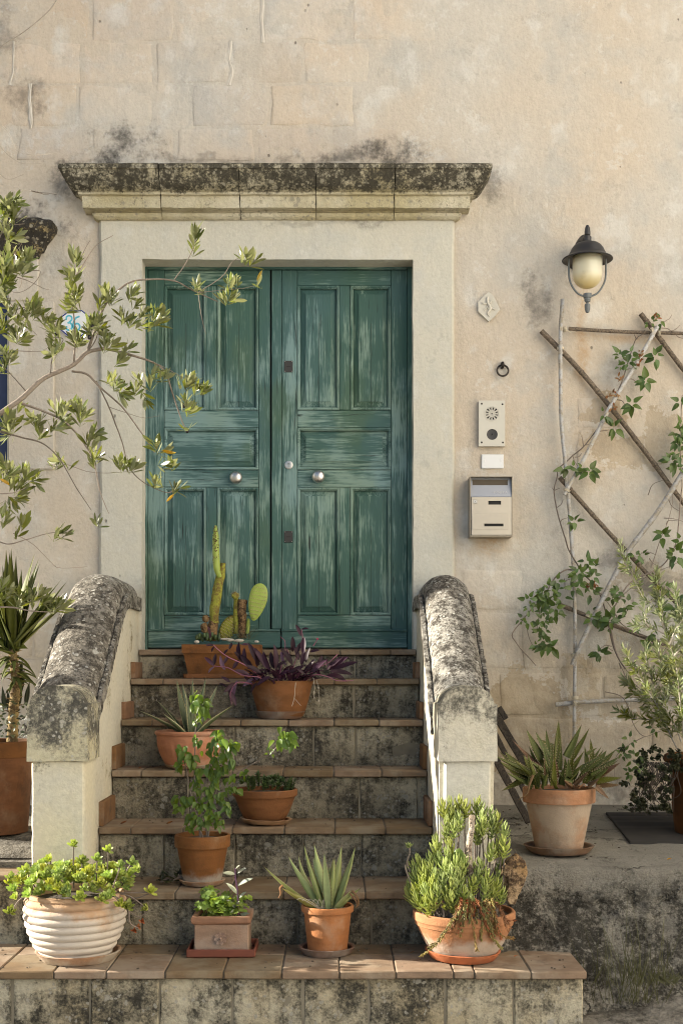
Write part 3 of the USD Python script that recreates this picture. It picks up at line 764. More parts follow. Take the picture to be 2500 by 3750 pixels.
def build_house():
    t = Thing('house', 'old rendered stone house with a green double door at the head of outside steps', 'house')
    xs = np.unique(np.concatenate([np.linspace(-4.0, -2.6, 30), np.linspace(-2.55, WINX[1], 26), np.linspace(WINX[1], 2.2, 135), np.linspace(2.2, 4.6, 40)]))
    zs = np.unique(np.concatenate([np.linspace(0.0, WINZ[0], 72), np.linspace(WINZ[0], WINZ[1], 36), np.linspace(WINZ[1], 6.4, 84)]))
    X, Z = np.meshgrid(xs, zs, indexing='ij')
    p = np.stack([X, 0 * X, Z], -1)
    Y = 0.03 + 0.022 * (meshkit.fbm(p * 1.6, 3, 2) - .5) * np.clip(np.abs(X + 0.3) - 0.6, 0, 1) + 0.006 * (meshkit.fbm(p * 8, 4, 4) - .5)
    v, q = grid(np.stack([X, Y, Z], -1))
    c = v[q].mean(1)
    hole = ((c[:, 0] > WINX[0]) & (c[:, 0] < WINX[1]) & (c[:, 2] > WINZ[0]) & (c[:, 2] < WINZ[1])) | ((c[:, 0] > XL - .1) & (c[:, 0] < XR + .1) & (c[:, 2] < ZT + .1))
    t.part('wall', cat([(v, q[~hole])]), M['wall'], True)
    t.part('rear_walls', cat([cbox((-4.0, 0.19, -0.1), (4.6, 5.5, 6.4), 0.02), cbox((-4.0, 0.045, -0.1), (-3.97, 0.19, 6.4), 0.004), cbox((-4.0, 0.045, 6.37), (4.6, 0.19, 6.4), 0.004)]), M['wall'], 35)
    t.part('roof', cbox((-4.12, -0.12, 6.4), (4.7, 5.6, 6.52), 0.02), M['tile'], 35)
    px = lambda a: (a - CXP) * 6.78 / FPX
    pz = lambda a: CAMZ + (HYP - a) * 6.78 / FPX
    rows = [(-60, 149, [-150, 44, 330, 642, 960, 1282, 1600]), (153, 305, [-200, 44, 300, 566, 845, 1110, 1354]), (309, 463, [-120, 110, 285, 566, 700, 988, 1298]), (469, 586, [60, 335, 645, 937, 1210, 1460])]
    k = 0
    rndj = random.Random(5)
    for y0, y1, js in rows:
        for a, b in zip(js[:-1], js[1:]):
            k += 1
            t.part('stone_block', cat([pillow(px(a + 5), px(b - 5), pz(y1), pz(y0), 0.0008 + 0.002 * RNG.random(), 50 + k)]), M['stone'], True)
    # pale mortar and open cracks in the upright joints
    for y0, y1, js in rows:
        for a in js[1:-1]:
            if rndj.random() < .9 or a < 20:
                continue
            zz = np.linspace(pz(y1 + 6), pz(y0 - 4), 26)
            wx = px(a) + .012 * (meshkit.noise(np.stack([zz * 14, 0 * zz + a, 0 * zz], 1), 3) - .5) * 2
            wd = .004 + .010 * meshkit.noise(np.stack([zz * 20, 0 * zz + a * 1.7, 0 * zz], 1), 5)
            P = np.stack([np.stack([wx + s * wd, 0 * zz + (.0262 if abs(s) < 1 else .0300), zz], 1) for s in (-1, -.6, .6, 1)], 1)
            t.part('mortar_joint', cat([grid(P)]), M['mortar'], True)
            cw = .0002 + .0011 * meshkit.noise(np.stack([zz * 30, 0 * zz + a, 0 * zz], 1), 8)
            cx_ = wx + .006 * (meshkit.noise(np.stack([zz * 40, 0 * zz + a, 0 * zz], 1), 9) - .5)
            P = np.stack([np.stack([cx_ + s * cw, 0 * zz + .0258, zz], 1) for s in (-1, 1)], 1)
            t.part('crack', cat([grid(P)]), M['crack'], True)
    low = [(2111, 2245, 1456, 1568), (2111, 2335, 1574, 1727), (2342, 2540, 1574, 1727), (1690, 1909, 2244, 2450), (1914, 2150, 2244, 2450), (2156, 2430, 2262, 2450), (1830, 2050, 2460, 2622), (2054, 2204, 2460, 2625),
           (2210, 2425, 2472, 2556), (1850, 2100, 2628, 2780), (2106, 2380, 2632, 2782), (2386, 2640, 2600, 2780), (-60, 165, 2415, 2560), (168, 330, 2415, 2560), (-60, 120, 2265, 2408), (124, 300, 2265, 2408), (1690, 1910, 2082, 2236)]
    for a, b, y0, y1 in low:
        k += 1
        t.part('stone_block', cat([pillow(px(a), px(b), pz(y1), pz(y0), 0.003 + 0.004 * RNG.random(), 50 + k)]), M['wall'], True)

    # door surround: one plastered frame with a reveal
    o = to_manifold(*[np.asarray(x) for x in (lambda b: (b.vertices, b.faces))(cbox((SL, 0.0, 0.3), (SR, 0.185, 3.80), 0.012))])
    i = to_manifold(*[np.asarray(x) for x in (lambda b: (b.vertices, b.faces))(cbox((XL, -0.2, 0.0), (XR, 0.4, ZT), 0.004))])
    t.part('door_surround', weather(o - i, 0.035, 0.0055, 4.0, 5, 4, (22, 0.0018)), M['surround'], 40)

    # cornice: profile turned round both ends, sawn into its five stones
    lev = [(3.700, .012), (3.712, .030), (3.728, .034), (3.736, .024), (3.7405, .024), (3.741, .074), (3.801, .076), (3.804, .092), (3.812, .094)]
    for h, f in ((0.02, 1.0), (.1, .78), (.23, .56), (.45, .36), (.7, .16), (1.0, .0)):
        lev.append((3.814 + .092 * h, .172 - .078 * f))
    lev += [(3.908, .178), (3.930, .178), (3.944, .150), (3.950, .0)]
    body = None
    for (z0, p0), (z1, p1) in zip(lev[:-1], lev[1:]):
        pts = [(xx, yy, zz) for zz, pp in ((z0, p0), (z1, p1)) for xx in (SL - pp, SR + pp) for yy in (-pp, 0.10)]
        hull = manifold3d.Manifold.hull_points(np.array(pts))
        body = hull if body is None else body + hull
    cut = [-9] + [(a - CXP) / FPX * 6.6 for a in (582, 874, 1156, 1446)] + [9]
    cor = t.part('cornice', None, None)
    for k in range(5):
        b = cbox((cut[k] + .002, -1, 3), (cut[k + 1] - .002, 1, 5), 0.0001)
        piece = body ^ to_manifold(b.vertices, b.faces)
        t.part('cornice_stone', weather(piece, 0.016, 0.0035, 14, 60 + k, 4, (60, 0.0022)), M['cornice_top'], 38, parent=cor)

    # window at the left edge: reveal, shutter, weathered lintel and a shallow stepped architrave
    w = t.part('window', None, None)
    rev = cat([cbox((WINX[1] - .002, .028, WINZ[0] - .02), (WINX[1] + .03, .19, WINZ[1] + .02), .004), cbox((WINX[0], .028, WINZ[0] - .03), (WINX[1], .19, WINZ[0]), .004), cbox((WINX[0], .028, WINZ[1]), (WINX[1], .19, WINZ[1] + .03), .004)])
    t.part('reveal', rev, M['surround'], 35, parent=w)
    for k in range(2):
        a = WINX[0] + .01 + k * .395
        f = t.part('shutter', cbox((a, .11, WINZ[0] + .004), (a + .39, .145, WINZ[1] - .004), .004), M['shutter'], 35, parent=w)
    arch = cat([weather(cbox((WINX[1] + .005, .018, pz(1104)), (px(142), .06, pz(940)), .006), .04, .002, 8, 1), weather(cbox((WINX[1] + .005, .017, pz(1720)), (px(200), .06, pz(1104)), .006), .04, .002, 8, 2)])
    t.part('architrave', arch, M['wall'], 35, parent=w)
    lint = None
    lv = [(pz(950), .02), (pz(930), .035), (pz(926), .05), (pz(900), .065), (pz(870), .10), (pz(858), .115), (pz(838), .12), (pz(828), .10), (pz(800), .02)]
    for (z0, p0), (z1, p1) in zip(lv[:-1], lv[1:]):
        hull = manifold3d.Manifold.hull_points(np.array([(xx, yy, zz) for zz, pp in ((z0, p0), (z1, p1)) for xx in (-2.9, px(128) + pp) for yy in (.03 - pp, .1)]))
        lint = hull if lint is None else lint + hull
    t.part('lintel', weather(lint, .02, .005, 12, 77, 4, (50, .002)), M['window_lintel'], 38, parent=w)


# ------------------------------------------------------------------ door
def build_door():
    D = 6.885
    dx = lambda a: (a - CXP) * D / FPX
    dz = lambda a: CAMZ + (HYP - a) * D / FPX
    t = Thing('double_door', 'worn sea-green wooden double door with raised panels and round metal knobs', 'door', base=(dx(1010), .13, dz(2376)))
    V, H = M['door_v'], M['door_h']

    def bd(parent, name, a, b, y0, y1, mat, front=.135, back=.185, c=.003):
        m = weather(cbox((dx(a), front, dz(y1)), (dx(b), back, dz(y0)), c), .06, .0012, 9, int(a + y0) % 97)
        return t.part(name, m, mat, 30, parent=parent)

    fr = t.part('door_frame', None, None)
    bd(fr, 'jamb', 519, 540.5, 958, 2382, V, .122, .187)
    bd(fr, 'jamb', 1491.5, 1512, 958, 2382, V, .122, .187)
    bd(fr, 'head', 541, 1491, 958, 987, H, .125, .187)
    for side in (0, 1):
        lf = t.part('door_leaf', None, None)
        if side == 0:
            o0, o1, a0, a1, i0, i1 = 541.5, 600.5, 601, 946, 946.5, 989
            mul = (754, 795)
        else:
            o0, o1, a0, a1, i0, i1 = 1431.5, 1491, 1088, 1431, 1031, 1087.5
            mul = (1242, 1282)
        bd(lf, 'stile', o0, o1, 988, 2306, V)
        bd(lf, 'stile', i0, i1, 988, 2306, V)
        if side:
            bd(lf, 'astragal', 994.5, 1030.5, 990, 2304, V, .126)
        for y0, y1 in ((988, 1045), (1501.5, 1566), (1720.5, 1785), (2253.5, 2306)):
            bd(lf, 'rail', a0 + .5, a1 - .5, y0 + .5, y1 - .5, H, .1354)
        for y0, y1 in ((1045, 1501), (1785, 2253)):
            bd(lf, 'mullion', mul[0], mul[1], y0 + .3, y1 - .3, V, .1362)
        wl, wr = (541.5, 1026) if side == 0 else (1030, 1491)
        bd(lf, 'weatherboard', wl, wr, 2310, 2374, H, .122, .187, .006)
        bd(lf, 'drip_moulding', wl - .5 if side == 0 else wl, wr, 2305, 2313, H, .114, .185, .004)
        spots = []
        for y0, y1 in ((1045, 1501), (1785, 2253)):
            spots += [(a0, mul[0], y0, y1, V), (mul[1], a1, y0, y1, V)]
        spots.append((a0, a1, 1566, 1720, H))
        for xa, xb, y0, y1, mt in spots:
            x0, x1, z0, z1 = dx(xa) + .001, dx(xb) - .001, dz(y1) + .001, dz(y0) - .001
            v, f = frame_loops(x0, x1, z0, z1, [(0, .150), (0, .1345), (.004, .1325), (.0085, .1335), (.0115, .138), (.0125, .1395), (.0145, .1405), (.0165, .155)], cap=False)
            t.part('moulding', cat([(v, f)]), M['door_mv' if mt is V else 'door_mh'], False, parent=lf)
            v, f = frame_loops(x0 + .013, x1 - .013, z0 + .013, z1 - .013, [(0, .1560), (.004, .1565), (.0055, .1545), (.031, .1445), (.0315, .1405), (.033, .1402)])
            t.part('panel', cat([(v, f)]), mt, False, parent=lf)
            if mt is V:      # the board joint that has opened in the panel
                xc = (x0 + x1) / 2 + .004
                t.part('board_joint', cbox((xc - .0008, .1396, z0 + .016), (xc + .0008, .142, z1 - .30 * (z1 - z0)), .0002), M['black'], False, parent=lf)
        kx, ky = ((865.6, 1753) if side == 0 else (1166, 1749))
        pr = [(0, .062), (.012, .0615), (.022, .058), (.030, .051), (.0345, .042), (.0345, .036), (.031, .031), (.020, .027), (.013, .022), (.012, .006), (.020, .003), (.020, 0)]
        v, q = lathe(pr, 40)
        v = np.stack([v[:, 0], -v[:, 2], v[:, 1]], 1) + [dx(kx), .1352, dz(ky)]
        t.part('knob', cat([(v, q)]), M['nickel'], 40, parent=lf)
        if side:
            for py in (1342, 1966):
                lk = t.part('lock_plate', cbox((dx(1056) - .023, .131, dz(py) - .031), (dx(1056) + .023, .136, dz(py) + .031), .002), M['plate'], 30, parent=lf)
            ms = []
            for py in (1342, 1966):
                for sx in (-1, 1):
                    for sz in (-1, 1):
                        ms.append(ball((dx(1056) + sx * .0175, .1305, dz(py) + sz * .0255), (.0017, .001, .0017), 1))
            t.part('plate_screws', cat(ms), M['nickel'], 40, parent=lf)
            sl = cat([cbox((dx(1056) - .012, .1302, dz(py) - .002), (dx(1056) + .012, .1315, dz(py) + .001), .0003) for py in (1342, 1966)])
            t.part('plate_slots', sl, M['black'], False, parent=lf)
            v, q = lathe([(0, .007), (.018, .007), (.0215, .0055), (.0225, .002), (.0225, 0)], 36)
            v = np.stack([v[:, 0], -v[:, 2], v[:, 1]], 1) + [dx(1057), .1352, dz(1703)]
            t.part('escutcheon', cat([(v, q)]), M['nickel'], 40, parent=lf)
            kh = union_all([Point(0, .005).buffer(.0085), sbox(-.005, -.013, .005, .005)])
            v, f = facing(extrude(kh, .0012), .1282)
            t.part('lock_cylinder', (v + [dx(1057), 0, dz(1703)], f), M['steel'], False, parent=lf)
            kh = union_all([sbox(-.0055, .0035, .0055, .0065)])
            v, f = facing(extrude(kh, .001), .127)
            t.part('keyhole', (v + [dx(1057), 0, dz(1703)], f), M['black'], False, parent=lf)
    t.part('shadow_gap', cbox((dx(989.5), .150, dz(2306)), (dx(994), .186, dz(985)), .0005), M['black'], False)


# ------------------------------------------------------------------ stairs
TD = [6.72, 6.455, 6.171, 5.90, 5.583, 5.21, 4.77]
TZ = [1.4415, 1.290, 1.094, 0.872, 0.649, 0.432, 0.215]
PL, PR_ = -1.037, 0.423


def build_stairs():
    t = Thing('staircase', 'outside stone steps with terracotta tile treads climbing to the green door', 'staircase', base=(-.3, CAMY + 4.77, 0))
    th = .030
    jpx = {0: [506, 690, 875, 1060, 1245, 1430, 1527], 1: [472, 596, 750, 905, 1062, 1222, 1379, 1535], 2: [438, 556, 735, 880, 1055, 1222, 1387, 1550],
           3: [404, 516, 677, 850, 1035, 1221, 1397, 1567], 4: [363, 478, 669, 850, 1040, 1224.6, 1411, 1592], 5: [250, 440, 640, 838, 1037, 1242, 1337, 1540, 1680],
           6: [-860, -640, -430, -215, -10, 195, 388, 603, 818, 1030, 1242, 1449, 1660, 1737, 1944, 2150]}
    rj = {0: [505, 1000, 1300, 1530], 1: [470, 700, 990, 1295, 1540], 2: [435, 620, 860, 1150, 1300, 1550], 3: [400, 690, 1010, 1316, 1530, 1570], 4: [360, 600, 860, 1110, 1322, 1600], 5: [240, 520, 800, 1090, 1360, 1700],
          6: [-900, -560, -260, 44, 330, 582, 850, 1110, 1350, 1629, 1880, 2131]}
    for k in range(7):
        d, z = TD[k], TZ[k]
        back = 6.90 if k == 0 else TD[k - 1] + .035
        xx = lambda a: (a - CXP) * d / FPX
        js = [xx(a) for a in jpx[k]]
        if k < 5:
            js[0], js[-1] = PL - .0 + .002, PR_ - .002
        for n in range(len(js) - 1):
            dz_ = RNG.uniform(-.0012, .0012)
            splits = [(CAMY + d + RNG.uniform(-.002, .002), CAMY + back)]
            if k == 6:
                mid = CAMY + d + .275 + RNG.uniform(-.01, .01)
                splits = [(splits[0][0], mid - .0025), (mid + .0025, CAMY + back)]
            for y0, y1 in splits:
                m = weather(cbox((js[n] + .0022, y0, z - th + dz_), (js[n + 1] - .0022, y1, z + dz_), .004), .05, .0016, 7, k * 20 + n, 4, (30, .0006))
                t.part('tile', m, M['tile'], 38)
        x0, x1 = js[0], js[-1]
        t.part('grout', cbox((x0 + .003, CAMY + d + .005, z - th + .003), (x1 - .003, CAMY + back, z - .0045), .001), M['grout'], False)
        # riser stones
        zb = TZ[k + 1] if k < 6 else -.12
        yr = CAMY + d + (.024 if k else .02)
        xx2 = lambda a: (a - CXP) * (d + .024) / FPX
        rs = [xx2(a) for a in rj[k]]
        if k < 5:
            rs[0], rs[-1] = PL, PR_
        if k == 6:
            rs[-1] = .925
        for n in range(len(rs) - 1):
            m = weather(cbox((rs[n] + .003, yr + RNG.uniform(-.003, .003), zb - .004), (rs[n + 1] - .003, yr + .14, z - th - .002), .006), .03, .005, 6, 200 + k * 20 + n, 4, (28, .0022))
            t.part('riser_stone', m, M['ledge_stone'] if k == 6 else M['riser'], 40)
        t.part('mortar', cbox((rs[0] + .004, yr + .005, zb - .004), (rs[-1] - .006, yr + .13, z - th - .003), .001), M['joint'], False)
        if k == 6:
            m = weather(cbox((.55, yr + .142, -.12), (.922, CAMY + 5.25, z - th - .002), .006), .04, .006, 6, 333, 4, (28, .002))
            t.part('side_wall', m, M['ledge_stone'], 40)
        if 1 <= k <= 4:
            hgt = .085 if k < 3 else .11
            y1 = CAMY + TD[k - 1] + .02
            for sx, xa, xb in ((0, PL - .002, PL + .021), (1, PR_ - .021, PR_ + .002)):
                m = weather(cbox((xa, CAMY + d + .03, z + .001), (xb, y1, z + hgt), .004), .03, .002, 9, 400 + k + 10 * sx)
                t.part('skirting_tile', m, M['skirt'], 38)
    # rubble inside the flight, under every tread
    core = [cbox((PL - .05, CAMY + TD[k] + .12, -.1), (PR_ + .05, .12, TZ[k] - th - .006), .002) for k in range(1, 6)] + [cbox((PL - .05, CAMY + TD[0] + .1, -.1), (PR_ + .05, .16, TZ[0] - th - .006), .002)]
    core.append(cbox((-3.9, CAMY + TD[6] + .12, -.1), (.60, CAMY + 5.35, TZ[6] - th - .006), .002))
    t.part('core', cat(core), M['joint'], False)


def build_parapets():
    for side in (0, 1):
        if side == 0:
            inner, outer, cx, hw = PL, -1.232, -1.172, .152
            s0, s1, b0, b1 = -1.228, -1.016, -1.242, -1.000
            lab = 'low stair wall with a rounded lichened coping, on the left of the steps'
        else:
            inner, outer, cx, hw = PR_, .645, .540, .136
            s0, s1, b0, b1 = .438, .624, .412, .648
            lab = 'low stair wall with a rounded lichened coping, between the steps and the mailbox'
        t = Thing('parapet_wall', lab, 'parapet wall', base=((inner + outer) / 2, CAMY + 5.15, .215))
        # wall under the coping
        dz = [(6.80, 1.655), (6.27, 1.650), (5.60, 1.162), (5.45, 1.10), (5.24, 1.10), (5.24, .20), (6.80, .20)]
        poly = Polygon([(CAMY + a, b) for a, b in dz])
        x0, x1 = min(inner, outer), max(inner, outer)
        m = extrude(poly, x1 - x0)
        v = np.stack([x0 + np.asarray(m.vertices)[:, 2], np.asarray(m.vertices)[:, 0], np.asarray(m.vertices)[:, 1]], 1)
        mm = trimesh.Trimesh(v, m.faces); mm.fix_normals()
        t.part('wall', weather(mm, .05, .004, 5, 21 + side, 4, (24, .0014)), M['cream'], 38)
        # coping
        sec = [(-hw, 0), (-hw, .066), (-hw + .018, .070), (-hw + .022, .062), (-hw + .026, .066)]
        r = hw - .026
        for a in np.linspace(math.pi, 0, 17):
            sec.append((r * math.cos(a), .068 + .098 * math.sin(a)))
        sec += [(hw - .026, .066), (hw - .022, .062), (hw - .018, .070), (hw, .066), (hw, 0)]
        path = smooth_line([(6.80, 1.642), (6.50, 1.644), (6.33, 1.638), (6.22, 1.598), (6.10, 1.514), (5.85, 1.336), (5.60, 1.158), (5.46, 1.058)], 40)
        P = np.array([[(cx + u, CAMY + a, b + n) for u, n in sec] for a, b in path])
        k, mcount = P.shape[:2]
        i, j = np.meshgrid(np.arange(k - 1), np.arange(mcount), indexing='ij')
        q = np.stack([i * mcount + j, i * mcount + (j + 1) % mcount, (i + 1) * mcount + (j + 1) % mcount, (i + 1) * mcount + j], -1).reshape(-1, 4)
        vv, ff = cat([(P.reshape(-1, 3), q)])
        capa = np.array([(0, a, a + 1) for a in range(1, mcount - 1)])
        ff = np.vstack([ff, capa[:, ::-1], capa + (k - 1) * mcount])
        mm = trimesh.Trimesh(vv, ff, process=False); mm.fix_normals()
        try:
            wm = weather(mm, .022, .006, 9, 31 + side, 4, (48, .0042))
            assert len(wm[0]) > 100
        except Exception:
            wm = jag(mm, .005, 12, 3)
        t.part('coping', wm, M['coping'], 50)
        # pier: arched head with shoulders over a narrower shaft
        c = (b0 + b1) / 2
        h = (b1 - b0) / 2
        arch = [(b0, .968), (b1, .968), (b1, 1.196)]
        for a in np.linspace(0.12, math.pi - .12, 15):
            arch.append((c + (h - .012) * math.cos(a), 1.192 + .082 * math.sin(a)))
        arch.append((b0, 1.196))
        m = extrude(Polygon(arch), .27)
        v = np.asarray(m.vertices)
        v = np.stack([v[:, 0], CAMY + 5.16 + v[:, 2], v[:, 1]], 1)
        mm = trimesh.Trimesh(v, m.faces); mm.fix_normals()
        t.part('pier_head', weather(mm, .022, .004, 8, 41 + side, 4, (40, .002)), M['pier_head' if side == 0 else 'pier_head_pale'], 42)
        m = cbox((s0, CAMY + 5.175, .205), (s1, CAMY + 5.44, .972), .008)
        t.part('pier', weather(m, .03, .004, 6, 51 + side, 4, (30, .0016)), M['whitewash'], 42)


def build_bounce_house():  # unseen house, added and sized to give the warm side light
    t = Thing('house', 'unseen rendered house to the right, added for its warm bounce light', 'house', base=(4.2, -8, 0))
    t.part('wall', weather(cbox((4.0, -15.0, -.2), (8.0, -1.2, 9.0), .02), .5, .01, 1, 5), M['bounce_house'], 35)
    t.part('roof', cbox((3.85, -15.2, 9.0), (8.2, -1.05, 9.15), .02), M['tile'], 35)
    t.part('door', cbox((3.96, -8.0, 0), (4.02, -7.0, 2.1), .01), M['shutter'], 35)
    for y in (-12.5, -10.8, -5.6):
        t.part('window', cbox((3.96, y, 1.3), (4.02, y + .9, 2.6), .01), M['shutter'], 35)


MAT['crack'] = plain('open_crack', (0.32, 0.275, 0.22), 0.95, 0.3, 40, 0)
MAT['window_lintel'] = mildew('window_lintel_stone', (0.40, 0.34, 0.22), (0.036, 0.033, 0.029), 12, 0.86, True, 0.006, warm=(0.34, 0.26, 0.12), spotcol=(0.30, 0.27, 0.21))
MAT['pier_head'] = mildew('pier_head_stone', (0.53, 0.505, 0.42), (0.070, 0.066, 0.056), 7, 0.66, True, 0.005, low=(0.90, 1.10), warm=(0.50, 0.455, 0.31), spotcol=(0.38, 0.365, 0.315), soft=0.11)
MAT['pier_head_pale'] = mildew('pier_head_plaster', (0.52, 0.495, 0.42), (0.085, 0.080, 0.066), 8.0, 0.60, False, 0.004, soft=0.11, low=(1.0, 1.28), warm=(0.55, 0.50, 0.37))
MAT['bounce_house'] = plain('bounce_render', (0.74, 0.715, 0.67), 0.9, 0.1, 2, 0.003)  # pale render tuned so the added house bounces more sun
build_ground()
build_terraces()
build_house()
build_door()
build_stairs()
build_parapets()
build_bounce_house()


# ------------------------------------------------------------------ things on the wall
def build_lamp():
    d = 6.55
    c = W(2150, 950, d)
    S = 1 / (FPX / d)
    z = lambda py: CAMZ + (HYP - py) * d / FPX
    cx, cy = c[0], c[1]
    t = Thing('wall_lamp', 'black outdoor wall lantern with a cream glass bowl in a curved yoke', 'wall lamp', base=(cx, .03, z(890)))
    at = (cx, cy, 0)
    t.part('finial', cat([lathe([(0, z(823)), (.006, z(824)), (.0115, z(832)), (.0145, z(846)), (.0155, z(857)), (.013, z(860)), (.006, z(861)), (.006, z(864)), (.012, z(865)), (.012, z(867)), (0, z(867))], 28, at)]), M['lamp_black'])
    t.part('collar', cat([lathe([(0, z(865)), (.019, z(865)), (.0205, z(868)), (.0205, z(890)), (0, z(890))], 32, at)]), M['lamp_black'])
    zb = z(950)
    pr = [(0, z(887)), (.020, z(887)), (.038, z(888.5)), (.056, z(893)), (.071, z(901)), (.081, z(911)), (.088, z(922)), (.097, z(934)), (.110, zb + .010), (.1275, zb + .002), (.1285, zb - .002), (.125, zb - .004), (.105, zb + .003), (.084, zb + .012), (0, zb + .012)]
    t.part('shade', cat([lathe(pr, 64, at)]), M['lamp_black'], 40)
    zg = z(1059) + .004
    r = .0745
    pr = [(0, zb + .012), (r, zb + .012), (r * 1.005, zb - .03)]
    for a in np.linspace(0.12, math.pi / 2, 14):
        pr.append((r * 1.005 * math.cos(a), zg + .072 - .072 * math.sin(a)))
    t.part('glass_bowl', cat([lathe(pr, 56, at)]), M['frosted'], True)
    zh = z(1084)
    pts = [(-.094, 0, zb + .004), (-.0945, 0, z(975)), (-.094, 0, z(1005)), (-.089, 0, z(1028)), (-.074, 0, z(1052)), (-.052, 0, z(1072)), (-.03, 0, z(1081)), (-.012, 0, zh)]
    yk = [tube([(cx + s * a, cy + b, e) for a, b, e in pts], .0052, 10, 30) for s in (-1, 1)]
    t.part('yoke', cat(yk), M['lamp_grey'], 40)
    pr = [(0, z(1075)), (.0205, z(1075)), (.0215, z(1078)), (.0205, z(1090)), (.016, z(1092)), (.0165, z(1099)), (.014, z(1101)), (.0145, z(1104)), (.009, z(1106)), (.006, z(1109)), (.006, z(1111)), (.0135, z(1113)), (.0150, z(1118)), (.0135, z(1133)), (.009, z(1143)), (0, z(1146))]
    t.part('lower_finial', cat([lathe(pr, 30, at)]), M['lamp_grey'], 40)
    arm = tube([(cx - .004, cy, z(874)), (cx - .008, cy + .06, z(868) + .012), (cx - .010, cy + .14, z(872) + .010), (cx - .012, .02, z(900))], [.019, .021, .028, .034], 16, 24)
    t.part('arm', cat([arm]), M['lamp_black'], 40)
    v, q = lathe([(0, .03), (.03, .03), (.042, .024), (.047, .012), (.047, 0)], 36)
    v = np.stack([v[:, 0] + cx - .012, .03 - v[:, 2], v[:, 1] + z(905)], 1)
    t.part('wall_plate', cat([(v, q)]), M['lamp_black'], 40)


def build_plaque():
    d = 6.77
    P = lambda a, b: ((a - CXP) * d / FPX, CAMZ + (HYP - b) * d / FPX)
    out = [P(1788, 1069), P(1803, 1080), P(1817, 1106), P(1830, 1133), P(1811, 1158), P(1788, 1177), P(1750.5, 1141), P(1749.5, 1106.5), P(1770, 1084)]
    t = Thing('gecko_plaque', 'pale diamond-shaped stone plaque with a gecko in relief', 'plaque', base=(P(1788, 1120)[0], .03, P(1788, 1120)[1]))
    v, f = facing(extrude(Polygon(out).buffer(-.003).buffer(.003), .020), .035)
    m = trimesh.Trimesh(v, f); m.fix_normals()
    t.part('slab', weather(m, .012, .0012, 20, 3), M['plaque'], 30)
    yf = .0105
    Z = lambda a, b: P(1720 + a * .1488, 1050 + b * .1488)     # photo detail coordinates
    solids = []

    def chain(pts, rad, y=yf):
        last = None
        for (a, b), r in zip(pts, rad):
            x, zz = Z(a, b)
            s = manifold3d.Manifold.sphere(r, 10).translate((x, y, zz))
            if last is not None:
                solids.append(manifold3d.Manifold.hull(last + s))
            last = s
    k = .1488 * d / FPX
    chain([(430, 265), (425, 310), (425, 355)], [20 * k, 28 * k, 22 * k])
    chain([(425, 355), (440, 420), (480, 480), (495, 540), (480, 590), (450, 620), (430, 655), (440, 695), (485, 740)], [24 * k, 30 * k, 34 * k, 32 * k, 26 * k, 22 * k, 19 * k, 14 * k, 8 * k])
    for pts in ([(425, 385), (390, 430), (345, 435), (310, 410)], [(445, 380), (500, 400), (520, 355)], [(460, 560), (415, 500), (385, 545), (350, 570)], [(500, 560), (545, 530), (560, 560), (595, 555)]):
        chain(pts, [15 * k, 13 * k, 11 * k, 10 * k][:len(pts)])
        a, b = pts[-1]
        for ang in np.linspace(0, 2 * math.pi, 6)[:-1]:
            chain([(a, b), (a + 34 * math.cos(ang), b + 34 * math.sin(ang))], [6 * k, 5 * k])
    g = manifold3d.Manifold.batch_boolean(solids, manifold3d.OpType.Add).to_mesh()
    t.part('gecko', (np.array(g.vert_properties[:, :3], float), np.array(g.tri_verts, int)), M['plaque'], 50)


def build_ring():
    d = 6.74
    x, zc = (1842 - CXP) * d / FPX, CAMZ + (HYP - 1353) * d / FPX
    t = Thing('iron_ring', 'small rusty iron ring hanging from a staple in the wall', 'iron ring', base=(x, .03, zc + .03))
    a = np.linspace(0, 2 * np.pi, 49)
    R = .0295
    ring = tube(np.stack([x + R * np.cos(a), .012 + .004 * np.sin(a), zc + R * np.sin(a)], 1), .0050, 10, caps=False)
    t.part('ring', jag(ring, .0004, 60), M['iron'], 60)
    st = tube([(x - .001, .04, zc + R + .012), (x - .001, .006, zc + R + .010), (x - .001, -.002, zc + R), (x - .001, .004, zc + R - .010), (x - .001, .04, zc + R - .012)], .0075, 10, 18)
    t.part('staple', jag(st, .0005, 60), M['iron'], 60)


